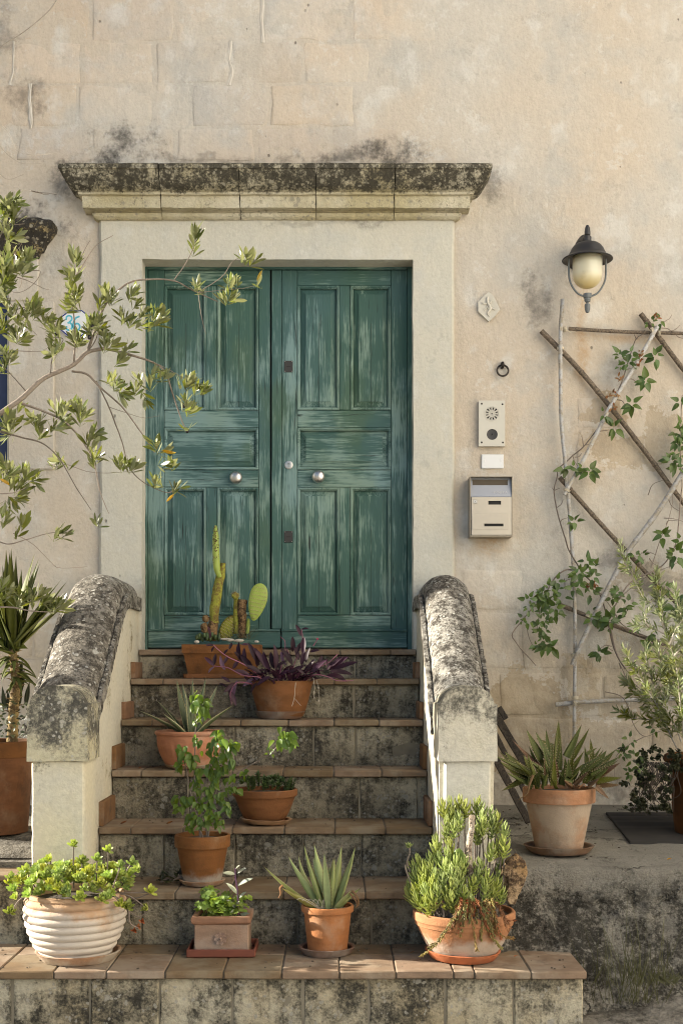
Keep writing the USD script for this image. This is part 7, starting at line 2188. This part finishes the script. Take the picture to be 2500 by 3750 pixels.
    for k in range(260):
        a, r = rnd.uniform(0, 6.283), rnd.random() ** .4
        p = np.array([-3.15 + .85 * r * math.cos(a), -1.25 + .7 * r * math.sin(a), rnd.uniform(2.5, 4.3)])
        if p[0] > -2.02:
            continue
        ms.append(sprig(p, [rnd.gauss(0, 1), rnd.gauss(0, 1), rnd.gauss(.3, .6)], 5, .068, .016, rnd, gap=.016))
    t.part('crown', leafcat(ms), M['olive'], True, kind='stuff')
    lb = [tube([trunk[3], trunk[3] + np.array([rnd.uniform(-.6, .1), rnd.uniform(-.4, .3), rnd.uniform(.5, 1.1)]) * .6, trunk[3] + np.array([rnd.uniform(-1.2, .1), rnd.uniform(-.8, .4), rnd.uniform(.8, 1.9)])], [.03, .008], 7, 16) for _ in range(9)]
    t.part('limb', cat(lb), M['bark'], 60, kind='stuff')


# ------------------------------------------------------------------ climbing plant on the trellis
def build_vine():
    rnd = random.Random(33)
    t = Thing('climbing_plant', 'dark green climber with small leaf clusters twining over the bamboo trellis', 'climbing plant', base=W(2330, 2900, 6.70))
    A = lambda a, b: (1950 + a * .3508, 1060 + b * .3508)
    B = lambda a, b: (1850 + a * .4145, 1750 + b * .4145)
    C = lambda a, b: (1750 + a * .4783, 2400 + b * .4783)
    stems = [[B(1060, 1689), B(1000, 1600), B(950, 1480), B(920, 1350), B(890, 1200), B(830, 1020), B(760, 920), B(690, 850), B(620, 740), B(560, 640), B(530, 540), B(485, 400), B(450, 260), B(430, 110), B(455, 0), A(270, 1870), A(360, 1790), A(410, 1740), A(530, 1640), A(640, 1500), A(760, 1330), A(830, 1180), A(930, 960), A(980, 800), A(1040, 610), A(1080, 510), A(1140, 470)],
             [B(570, 640), B(600, 700)], [B(600, 815), B(530, 815), B(450, 870), B(400, 940), B(340, 1050), B(240, 1150), B(150, 1260), B(60, 1380), B(90, 1450), B(150, 1530), B(190, 1570), B(270, 1660)], [B(290, 1050), B(300, 1200), B(280, 1300), B(290, 1390)], [B(190, 1290), B(200, 1380), B(235, 1470), B(290, 1500)], [B(150, 1530), B(160, 1590)], [B(310, 1350), B(350, 1420), B(375, 1460)],
             [B(520, 890), B(530, 990)], [B(530, 910), B(610, 880)], [B(940, 1490), B(880, 1480), B(840, 1510), B(820, 1540)], [B(950, 1530), B(900, 1500), B(860, 1495)],
             [B(1000, 1600), B(960, 1480), B(925, 1310), B(900, 1260), B(980, 1110), B(1080, 950), B(1180, 880), B(1270, 840), B(1380, 780), B(1460, 680), B(1510, 560), B(1530, 400), B(1545, 200), B(1560, 60), A(1550, 1940), A(1540, 1700), A(1545, 1500), A(1550, 1250), A(1560, 1100)],
             [B(920, 1230), B(1000, 1080), B(1140, 950), B(1290, 850), B(1480, 770), B(1568, 720)], [B(1290, 790), B(1330, 660), B(1370, 540), B(1430, 400), B(1470, 250), B(1480, 130)], [B(960, 1180), B(1000, 1260), B(1090, 1340), B(1180, 1390), B(1280, 1410), B(1380, 1470), B(1480, 1530)], [B(970, 1240), B(1080, 1330), B(1250, 1400), B(1400, 1440)],
             [B(840, 1020), B(930, 1140), B(990, 1230)], [B(1060, 1689), B(1100, 1740), C(1180, 200), C(1280, 300), C(1380, 400), C(1440, 500)], [B(1020, 1689), C(1080, 60), C(1130, 170), C(1160, 260)], [C(970, 280), C(1060, 300), C(1110, 330), C(1150, 400), C(1190, 530), C(1270, 620), C(1400, 580)], [C(1270, 625), C(1150, 690), C(1060, 770), C(1045, 860), C(1040, 940)],
             [A(1060, 470), A(1085, 520), A(1100, 480)], [A(985, 935), A(1040, 935), A(1085, 970), A(1160, 980)], [A(880, 1150), A(930, 1160), A(960, 1200)], [A(690, 1480), A(780, 1470)], [A(1110, 690), A(1200, 700), A(1250, 685)], [A(960, 840), A(1030, 820)], [A(1320, 400), A(1400, 405), A(1450, 430), A(1510, 400), A(1535, 370)], [A(1310, 390), A(1380, 330), A(1430, 300), A(1450, 260)], [A(530, 1640), A(520, 1570), A(510, 1525)], [A(540, 1625), A(600, 1615), A(620, 1590)], [A(420, 1740), A(440, 1800), A(490, 1870)], [A(440, 1750), A(480, 1745), A(510, 1710)],
             [A(1500, 480), A(1530, 500), A(1568, 510)], [B(430, 110), B(410, 85)], [B(430, 110), B(480, 90)], [B(450, 265), B(490, 235), B(510, 190)], [B(485, 400), B(500, 370), B(560, 350)], [B(1200, 665), B(1260, 655), B(1330, 680)], [B(1270, 710), B(1310, 760), B(1380, 790)], [B(1440, 190), B(1470, 250), B(1530, 290)], [B(1400, 355), B(1480, 360), B(1568, 385)], [B(1420, 410), B(1440, 380), B(1520, 380)], [B(1430, 970), B(1480, 1030), B(1568, 1070)], [B(1260, 150), B(1300, 60), B(1390, 20)]]
    for k, s in enumerate(stems):
        p = [W(a, b, 6.715 + rnd.gauss(0, .012)) for a, b in s]
        r = [.0044, .0024] if len(s) > 8 else [.0024, .0012]
        t.part('stem', jag(tube(p, r, 6, max(10, 5 * len(p))), .0008, 40, k), M['vine'], 60)
    cl = [(A(910, 690), 6, 34), (A(1010, 660), 7, 38), (A(1000, 760), 5, 34), (A(920, 800), 4, 24), (A(1280, 700), 6, 42), (A(1180, 960), 7, 46), (A(1030, 1205), 6, 46), (A(845, 1440), 7, 44), (A(350, 1860), 5, 40), (A(420, 1860), 4, 36), (A(590, 1900), 8, 48), (A(510, 1860), 3, 30), (A(1230, 340), 3, 24), (A(1330, 315), 3, 30), (A(745, 1310), 2, 26), (A(1540, 1170), 6, 40), (A(1545, 1440), 5, 36), (A(1520, 1500), 7, 38), (A(1510, 1590), 6, 36), (A(1450, 1800), 8, 44), (A(1520, 1720), 5, 40), (A(1480, 1860), 5, 40),
          (B(605, 390), 6, 36), (B(650, 840), 8, 38), (B(610, 860), 4, 30), (B(730, 745), 6, 34), (B(780, 790), 5, 32), (B(770, 870), 7, 34), (B(760, 1020), 8, 34), (B(730, 960), 3, 28), (B(600, 980), 6, 36), (B(640, 920), 4, 30), (B(455, 920), 6, 34), (B(470, 980), 3, 26), (B(375, 980), 6, 32), (B(320, 1030), 7, 34), (B(290, 1080), 5, 30), (B(205, 1085), 6, 32), (B(220, 1140), 3, 24), (B(360, 1110), 7, 34), (B(400, 1080), 5, 30), (B(445, 1150), 6, 38), (B(440, 1210), 5, 32), (B(500, 1060), 4, 34), (B(325, 1180), 4, 28), (B(320, 1250), 5, 30), (B(360, 1280), 4, 28), (B(195, 1260), 6, 28), (B(150, 1240), 3, 22), (B(330, 1340), 6, 34), (B(300, 1380), 3, 26), (B(360, 1440), 5, 34), (B(340, 1500), 5, 40), (B(400, 1490), 6, 40), (B(275, 1480), 4, 28), (B(330, 1420), 3, 26),
          (B(990, 1010), 7, 34), (B(950, 1060), 6, 32), (B(1060, 1150), 7, 32), (B(1080, 1120), 4, 28), (B(780, 1240), 8, 40), (B(770, 1180), 4, 30), (B(830, 1250), 5, 34), (B(920, 1260), 8, 44), (B(890, 1320), 4, 34), (B(970, 1250), 4, 34), (B(830, 1550), 8, 38), (B(1140, 1330), 4, 26), (B(1390, 500), 7, 40), (B(1510, 670), 7, 46), (B(1490, 720), 4, 34), (B(1150, 690), 4, 34), (B(1200, 700), 3, 28), (B(1120, 770), 3, 24), (B(1280, 1470), 7, 44), (B(1270, 1530), 5, 38), (B(1300, 1400), 3, 30), (B(1550, 570), 4, 34), (B(1500, 1130), 6, 46), (B(1530, 1190), 5, 40), (B(1410, 980), 4, 36), (B(1310, 1350), 3, 30),
          (C(1160, 640), 4, 26), (C(1360, 560), 4, 30), (C(1120, 740), 5, 30), (C(1190, 790), 5, 34), (C(1230, 860), 6, 34), (C(1170, 900), 5, 30), (C(1250, 950), 5, 30), (C(1090, 750), 3, 24)]
    for (a, b), n, L in cl:
        if rnd.random() < .6:
            n += rnd.randint(1, 2)
        for k in range(n):
            an = 6.283 * k / n + rnd.gauss(0, .55)
            r = rnd.uniform(2, 22)
            p = W(a + r * math.cos(an) * .7, b - r * math.sin(an) * .7, 6.70 + rnd.uniform(-.05, .01))
            l = L * rnd.uniform(.6, 1.05) * 6.7 / FPX
            dirn = [math.cos(an), rnd.gauss(-.25, .25), math.sin(an) - .25]
            lf = thin_leaf(l, l * rnd.uniform(.50, .66), 'ovate', 6, .3, -.4)
            t.part('leaf', put(lf, p, dirn, [rnd.gauss(0, .35), -1, rnd.gauss(.35, .35)])[:2], M['vine_leaf'], True)
    for (a, b) in (A(1110, 665), A(1095, 770), A(910, 935), A(870, 1090), A(800, 1110), A(835, 1235), A(1280, 290), B(790, 950), B(750, 960)):
        for k in range(6):
            lf = thin_leaf(rnd.uniform(.018, .034), .010, 'lance', 4, .8, rnd.uniform(-1.5, 1.5))
            t.part('dead_leaf', put(lf, W(a + rnd.gauss(0, 6), b + rnd.gauss(0, 6), 6.69), [rnd.gauss(0, 1), rnd.gauss(-.3, .5), rnd.gauss(0, 1)], [0, -1, .3])[:2], M['dead'], True)


# ------------------------------------------------------------------ olive bush in the big pot at the right edge
def build_bush():
    rnd = random.Random(35)
    d0 = 5.86
    c = np.array([(2596 - CXP) * d0 / FPX, CAMY + d0, .590])
    t = Thing('potted_olive', 'young silvery olive bush in a big clay pot cut by the right edge', 'potted plant', base=tuple(c))
    H, R = .362, .205
    pr = [(0, 0), (.148, 0), (.152, .004)]
    for u in np.linspace(.05, 1, 14):
        pr.append((.152 + (R - .036 - .152) * u + .006 * math.sin(math.pi * u), (H - .042) * u))
    for a in np.linspace(-1.3, 1.9, 9):
        pr.append((R - .022 + .022 * math.cos(a), H - .022 + .022 * math.sin(a)))
    pr += [(R - .044, H - .06)]
    v, q = lathe(pr, 80, c, .005, 9)
    t.part('pot', jag(cat([(v, q)]), .001, 10, 5), M['clay_shaded'], 45)
    t.part('soil', soil_disc(c + [0, 0, H - .03], R - .04, 5), M['soil'], True)
    E = lambda a, b: (2150 + a * .3825, 2200 + b * .3825)
    F = lambda a, b: (1850 + a * .4145, 1750 + b * .4145)
    foot = c + [-.03, 0, H - .05]
    St = [([E(860, 1420), E(800, 1300), E(720, 1110), E(640, 960), E(560, 830), E(480, 700), E(410, 590), E(390, 540)], .0, 1.0), ([E(700, 1080), E(660, 950), E(630, 800), E(600, 690), E(570, 590), E(560, 510)], .02, 1.0),
          ([E(930, 1440), E(915, 1200), E(880, 900), E(850, 620), E(790, 430), E(740, 270), E(715, 120), E(695, 20), F(1345, 1000), F(1345, 910)], -.08, 1.0), ([E(690, 40), E(640, 0), F(1250, 1100), F(1190, 1000), F(1120, 860), F(1065, 750), F(1035, 650)], -.05, .85), ([E(760, 330), E(680, 290), E(590, 250), E(500, 235)], -.06, .9), ([E(590, 255), E(560, 210), E(545, 130)], -.06, .9),
          ([E(780, 420), E(820, 330), E(860, 250), E(905, 190), E(930, 130)], -.1, .9), ([E(835, 530), E(880, 470), E(930, 420)], -.1, .9), ([E(820, 1280), E(700, 1140), E(560, 1140), E(430, 1125), E(350, 1090)], .1, 1.1), ([E(780, 1230), E(640, 1050), E(500, 900), E(440, 840), E(400, 790)], .12, 1.1), ([E(930, 1050), E(850, 830), E(770, 680), E(700, 600), E(680, 520)], .10, 1.15),
          ([E(900, 1350), E(830, 1180), E(770, 1080), E(740, 960), E(760, 900)], -.03, 1.0), ([E(905, 900), E(860, 760), E(800, 640)], .02, 1.0), ([E(930, 1200), E(880, 1010), E(850, 900), E(800, 800), E(750, 720)], .06, 1.0), ([E(940, 700), E(930, 560), E(900, 420), E(900, 300)], -.02, 1.0), ([E(960, 400), E(900, 150), E(870, 60), E(850, -40)], .02, 1.0), ([E(980, 1300), E(950, 1000), E(960, 700), E(930, 500)], -.06, 1.0),
          ([F(1400, 1330), F(1370, 1250), F(1340, 1180), F(1330, 1100)], -.06, .9), ([E(650, 1010), E(600, 970), E(560, 940)], .03, .9), ([E(640, 840), E(690, 780), E(700, 700)], .0, .9), ([E(870, 700), E(840, 620), E(830, 560)], -.03, 1)]
    n = 0
    for pts, dd, sc in St:
        p = smooth_line([W(a, b, d0 + dd + rnd.gauss(0, .01)) for a, b in pts], 60)
        t.part('stem', tube(p, [.0042, .0015], 6), M['twig'], 60)
        s = np.concatenate([[0], np.cumsum(np.linalg.norm(np.diff(p, axis=0), axis=1))])
        u = .04
        while u < s[-1]:
            i = min(58, int(np.searchsorted(s, u)))
            ax = unit(p[min(59, i + 1)] - p[max(0, i - 1)])
            q = p[i]
            low = (q[2] - 1.0) / .8
            pale = rnd.random() < np.clip(.18 + low * .7 - (dd > .05) * .5, .04, .7)
            if rnd.random() < .75:
                side = around(ax, rnd.uniform(.5, 1.1), rnd.random() * 6.28)
                L = rnd.uniform(.030, .046) * sc
                t.part('leaf_sprig', sprig(q, side, rnd.randint(3, 5), L, L * .24, rnd, gap=.010, lean0=.9, lean1=.35, stem=.0008), M['olive_pale' if pale else 'olive'], True)
            else:
                L = rnd.uniform(.038, .052) * sc
                t.part('leaf_sprig', sprig(q, ax, 2, L, L * .24, rnd, gap=.012, lean0=.9, lean1=.7, stem=.0008), M['olive_pale' if pale else 'olive'], True)
            u += rnd.uniform(.009, .015)
        L = .042 * sc
        t.part('leaf_sprig', sprig(p[-1], p[-1] - p[-6], 5, L, L * .24, rnd, gap=.011), M['olive_pale'], True)
    # the half of the bush beyond the right edge
    ms = []
    for k in range(330):
        a, r = rnd.uniform(-1.5, 1.9), rnd.random() ** .5
        z = rnd.uniform(.05, 1.15)
        w = .18 + .50 * math.sin(math.pi * min(1, z / 1.3))
        p = c + np.array([.16 + w * r * math.cos(a), w * .8 * r * math.sin(a), H + z - .1])
        if p[0] < 1.86:
            continue
        ms.append(sprig(p, [rnd.gauss(.3, .5), rnd.gauss(0, .5), 1], 6, .046, .012, rnd, gap=.014))
    t.part('crown', leafcat(ms), M['olive'], True, kind='stuff')
    # dark trailing mass over the left of the pot, with old bare stems
    C = lambda a, b: (1750 + a * .4783, 2400 + b * .4783)
    for k in range(150):
        u = rnd.random()
        a = 1200 + 340 * u + rnd.gauss(0, 40)
        b = 690 + rnd.random() ** .8 * (520 if a < 1480 else 190)
        p = W(*C(a, b), d0 - .12 + rnd.uniform(-.06, .10))
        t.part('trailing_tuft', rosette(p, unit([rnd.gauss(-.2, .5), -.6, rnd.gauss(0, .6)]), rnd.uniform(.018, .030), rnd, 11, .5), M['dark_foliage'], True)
    for k in range(36):
        a = 1250 + 260 * rnd.random()
        p = [W(*C(a + 40, 820), d0 - .1), W(*C(a + rnd.gauss(0, 30), 930), d0 - .14), W(*C(a - 30 + rnd.gauss(0, 40), 1060), d0 - .12), W(*C(a - 40 + rnd.gauss(0, 50), 1120 + rnd.random() * 120), d0 - .10)]
        t.part('bare_stem', tube(p, [.0020, .0010], 5, 18), M['dark_stem'], 60)


# ------------------------------------------------------------------ yucca at the left
def build_yucca():
    rnd = random.Random(37)
    d0 = 6.02
    c = np.array([(-18 - CXP) * d0 / FPX, CAMY + d0, .575])
    t = Thing('potted_yucca', 'spiky yucca with a ringed trunk in a tall brown clay pot, left of the steps', 'potted plant', base=tuple(c))
    H, R = .43, .186
    clay_pot(t, c, R, .150, H, 'clay_shaded', 'clay_shaded', lip=.075, seed=9, lipt=.008)
    Y = lambda a, b: (a * .4677, 1950 + b * .4677)
    P = lambda a, b, dd=0: W(*Y(a, b), d0 + dd)
    tr = [P(95, 1650), P(110, 1350), P(125, 1200), P(115, 1060), P(100, 960), P(95, 900)]
    p = smooth_line(tr, 90)
    r = .021 * (1 + .16 * np.abs(np.sin(np.linspace(0, 60, 90)))) * np.linspace(1.15, .8, 90)
    t.part('trunk', jag(tube(p, r, 12), .003, 30, 3), M['yucca_bark'], 60)
    for k in range(44):
        i = int(20 + k * 1.5)
        an = k * 2.4
        dirn = unit([math.cos(an), math.sin(an), .9])
        t.part('leaf_scar', put(thin_leaf(.034, .030, 'ovate', 4, -.5, .5), p[i] + np.array([math.cos(an), math.sin(an), 0]) * .016, dirn, [math.cos(an), math.sin(an), .2])[:2], M['yucca_bark'], True)
    tips = [(48, 140), (75, 160), (105, 130), (130, 190), (20, 260), (235, 165), (320, 210), (330, 260), (230, 330), (450, 350), (505, 370), (485, 435), (560, 465), (-60, 300), (-120, 420), (-40, 200), (-160, 560), (60, 300), (180, 300), (270, 420), (520, 530), (-30, 600), (-120, 760), (220, 910), (-60, 900)]
    for k, (a, b) in enumerate(tips):
        dd = rnd.uniform(-.10, .12)
        base = p[-1 - int(rnd.random() * 8)] + [rnd.gauss(0, .008), rnd.gauss(0, .008), 0]
        q = P(a, b, dd)
        L = np.linalg.norm(q - base)
        lf = thick_leaf(L * 1.01, rnd.uniform(.046, .062), .004, 'agave', 12, rnd.uniform(-.12, .12), .55, 6)
        out = q - base
        nrm = unit([-out[0] * .8, -out[1] - .25, .45])
        t.part('leaf', put(lf, base, out, nrm)[:2], M['yucca'], True)
    for k in range(30):
        an = k * 2.4
        el = rnd.uniform(-.35, .25)
        base = p[-6 - int(rnd.random() * 34)]
        L = rnd.uniform(.07, .16)
        out = np.array([math.cos(an), math.sin(an) * .8, el])
        lf = thick_leaf(L, .022, .003, 'agave', 8, -.9, .5, 6)
        t.part('leaf', put(lf, base, out, [0, 0, 1])[:2], M['yucca'], True)
    for (a, b) in ((180, 985), (195, 1060), (175, 1180), (235, 1160), (20, 1200), (60, 1230)):
        q = P(a, b, .04)
        base = P(a - 30 if a > 100 else a + 20, b + 180, .04)
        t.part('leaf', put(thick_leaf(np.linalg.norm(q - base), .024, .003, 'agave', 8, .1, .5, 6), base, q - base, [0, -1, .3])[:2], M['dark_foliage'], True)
    for k in range(110):
        q = P(rnd.uniform(-60, 230), rnd.uniform(1330, 1620), rnd.uniform(-.12, .12))
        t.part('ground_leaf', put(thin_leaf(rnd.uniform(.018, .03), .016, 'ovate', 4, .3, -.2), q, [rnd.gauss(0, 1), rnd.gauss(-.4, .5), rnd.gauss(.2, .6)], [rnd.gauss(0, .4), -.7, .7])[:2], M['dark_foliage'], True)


# ------------------------------------------------------------------ small things on the ground
def build_litter():
    rnd = random.Random(39)
    # wild grass at the foot of the ledge
    ms = []
    for k in range(120):
        px = rnd.gauss(2300, 75)
        d = 4.99 + rnd.uniform(-.10, .05)
        g = np.array([(px - CXP) * d / FPX, CAMY + d, .06 if d < 4.95 else .11])
        h = rnd.uniform(.05, .20) if rnd.random() < .75 else rnd.uniform(.2, .40)
        dirn = unit([rnd.gauss(0, .32), rnd.gauss(-.1, .2), 1])
        ms.append(put(thin_leaf(h, rnd.uniform(.0018, .0036), 'sword', 6, .3, rnd.uniform(-.9, .3)), g, dirn, [rnd.gauss(0, .6), -1, .2])[:2])
    for k in range(60):
        px, d = rnd.gauss(2430, 50), 4.99 + rnd.uniform(-.06, .04)
        g = np.array([(px - CXP) * d / FPX, CAMY + d, .12])
        ms.append(put(thin_leaf(rnd.uniform(.03, .09), .0035, 'sword', 5, .3, -.8), g, unit([rnd.gauss(0, .6), rnd.gauss(-.3, .3), .7]), [0, -1, .4])[:2])
    single('grass', leafcat(ms), M['grass'], 'tuft of wild grass growing at the foot of the rough stone terrace', 'grass', True, kind='stuff')
    # wilted cuttings on the second tread
    c = np.array([(690 - CXP) * 5.42 / FPX, CAMY + 5.42, .437])
    t = Thing('wilted_cuttings', 'dark wilted plant cuttings lying on the tread left of the limed pot', 'cuttings', base=tuple(c))
    for k in range(26):
        p = c + [rnd.uniform(-.13, .045), rnd.uniform(-.06, .06), rnd.uniform(.004, .03)]
        t.part('leaf', put(thick_leaf(rnd.uniform(.03, .06), .015, .004, 'lance', 5, rnd.uniform(-.8, .8), .5, 6), p, [rnd.gauss(0, 1), rnd.gauss(0, .6), rnd.uniform(0, .7)], [0, 0, 1])[:2], M['dark_foliage'], True)
    for k in range(5):
        a = c + [rnd.uniform(-.12, 0), rnd.uniform(-.05, .05), .008]
        t.part('stalk', tube([a, a + [.04, .01, .02], a + [.09, rnd.uniform(-.03, .03), .01]], .003, 5, 10), M['vine'], 60)
    # fallen leaves
    fl = [(440, 3013, 5.66, 'curled brown leaf on the third tread, nearest the left stair wall', .034), (608, 3014, 5.66, 'dark curled leaf on the third tread beside the leafy plant', .036), (505, 2809, 5.95, 'small dry leaf on the fourth tread near the fluted bowl', .018), (130, 3480, 5.06, 'dry yellow scrap of leaf on the sunny end of the bottom step', .022), (2440, 3137, 5.30, 'small yellow leaf lying on the edge of the terrace at the right', .022),
          (960, 3008, 5.70, 'pale flake on the third tread under the dark succulent bowl', .014), (1500, 3440, 5.05, 'shred of dry leaf on the bottom step between agave and wide bowl', .020), (1880, 3470, 4.98, 'dark crumb of bark on the bottom step right of the wide bowl', .018)]
    for k, (px, py, d, lab, L) in enumerate(fl):
        z = {5.66: TZ[4], 5.70: TZ[4], 5.95: TZ[3], 5.06: TZ[6], 5.05: TZ[6], 4.98: TZ[6]}.get(d, .545)
        p = np.array([(px - CXP) * d / FPX, CAMY + d, z + .006])
        lf = thin_leaf(L, L * .4, 'lance', 6, .9, rnd.uniform(.3, .9))
        v, f = put(lf, p, unit([rnd.gauss(1, .2), rnd.gauss(0, .4), .1]), [rnd.gauss(0, .3), -.2, 1])[:2]
        single('fallen_leaf', (v, f), M['dead'] if k not in (3, 4) else M['olive_yellow'], lab, 'fallen leaf', True)


def build_grit():
    rnd = random.Random(41)
    ms = []
    for k in range(420):
        q = rnd.random()
        if q < .45:
            i = rnd.choice([1, 2, 3, 4, 5])
            d = TD[i - 1] + .02 - abs(rnd.gauss(0, .06)) if rnd.random() < .7 else rnd.uniform(TD[i] + .02, TD[i - 1])
            p = [rnd.uniform(PL + .03, PR_ - .03), CAMY + max(d, TD[i] + .01), TZ[i] + .002]
        elif q < .7:
            p = [rnd.uniform(-1.6, .9), CAMY + rnd.uniform(4.80, 5.22), TZ[6] + .002]
        else:
            d = rnd.uniform(5.3, 6.7)
            p = [rnd.uniform(.68, 1.9), CAMY + d, float(np.interp(d, [5.25, 5.6, 6.0, 6.5, 6.8], [.543, .565, .585, .610, .625])) + .003]
        r = rnd.uniform(.0015, .0045)
        ms.append(jag(ball(p, (r * rnd.uniform(.8, 1.8), r * rnd.uniform(.8, 1.5), r * .7), 1), r * .4, 150, k))
    single('grit', cat(ms), M['grit'], 'crumbs of stone and dry leaf scattered over treads and terrace', 'grit', 30, kind='stuff')


MAT['grit'] = plain('grit_crumbs', (0.10, 0.078, 0.055), 0.95, 0.5, 40, 0)
MAT['dark_stem'] = plain('dark_stem', (0.050, 0.038, 0.030), 0.9, 0.3, 60, 0.001)
build_olive()
build_vine()
build_bush()
build_yucca()
build_litter()
build_grit()
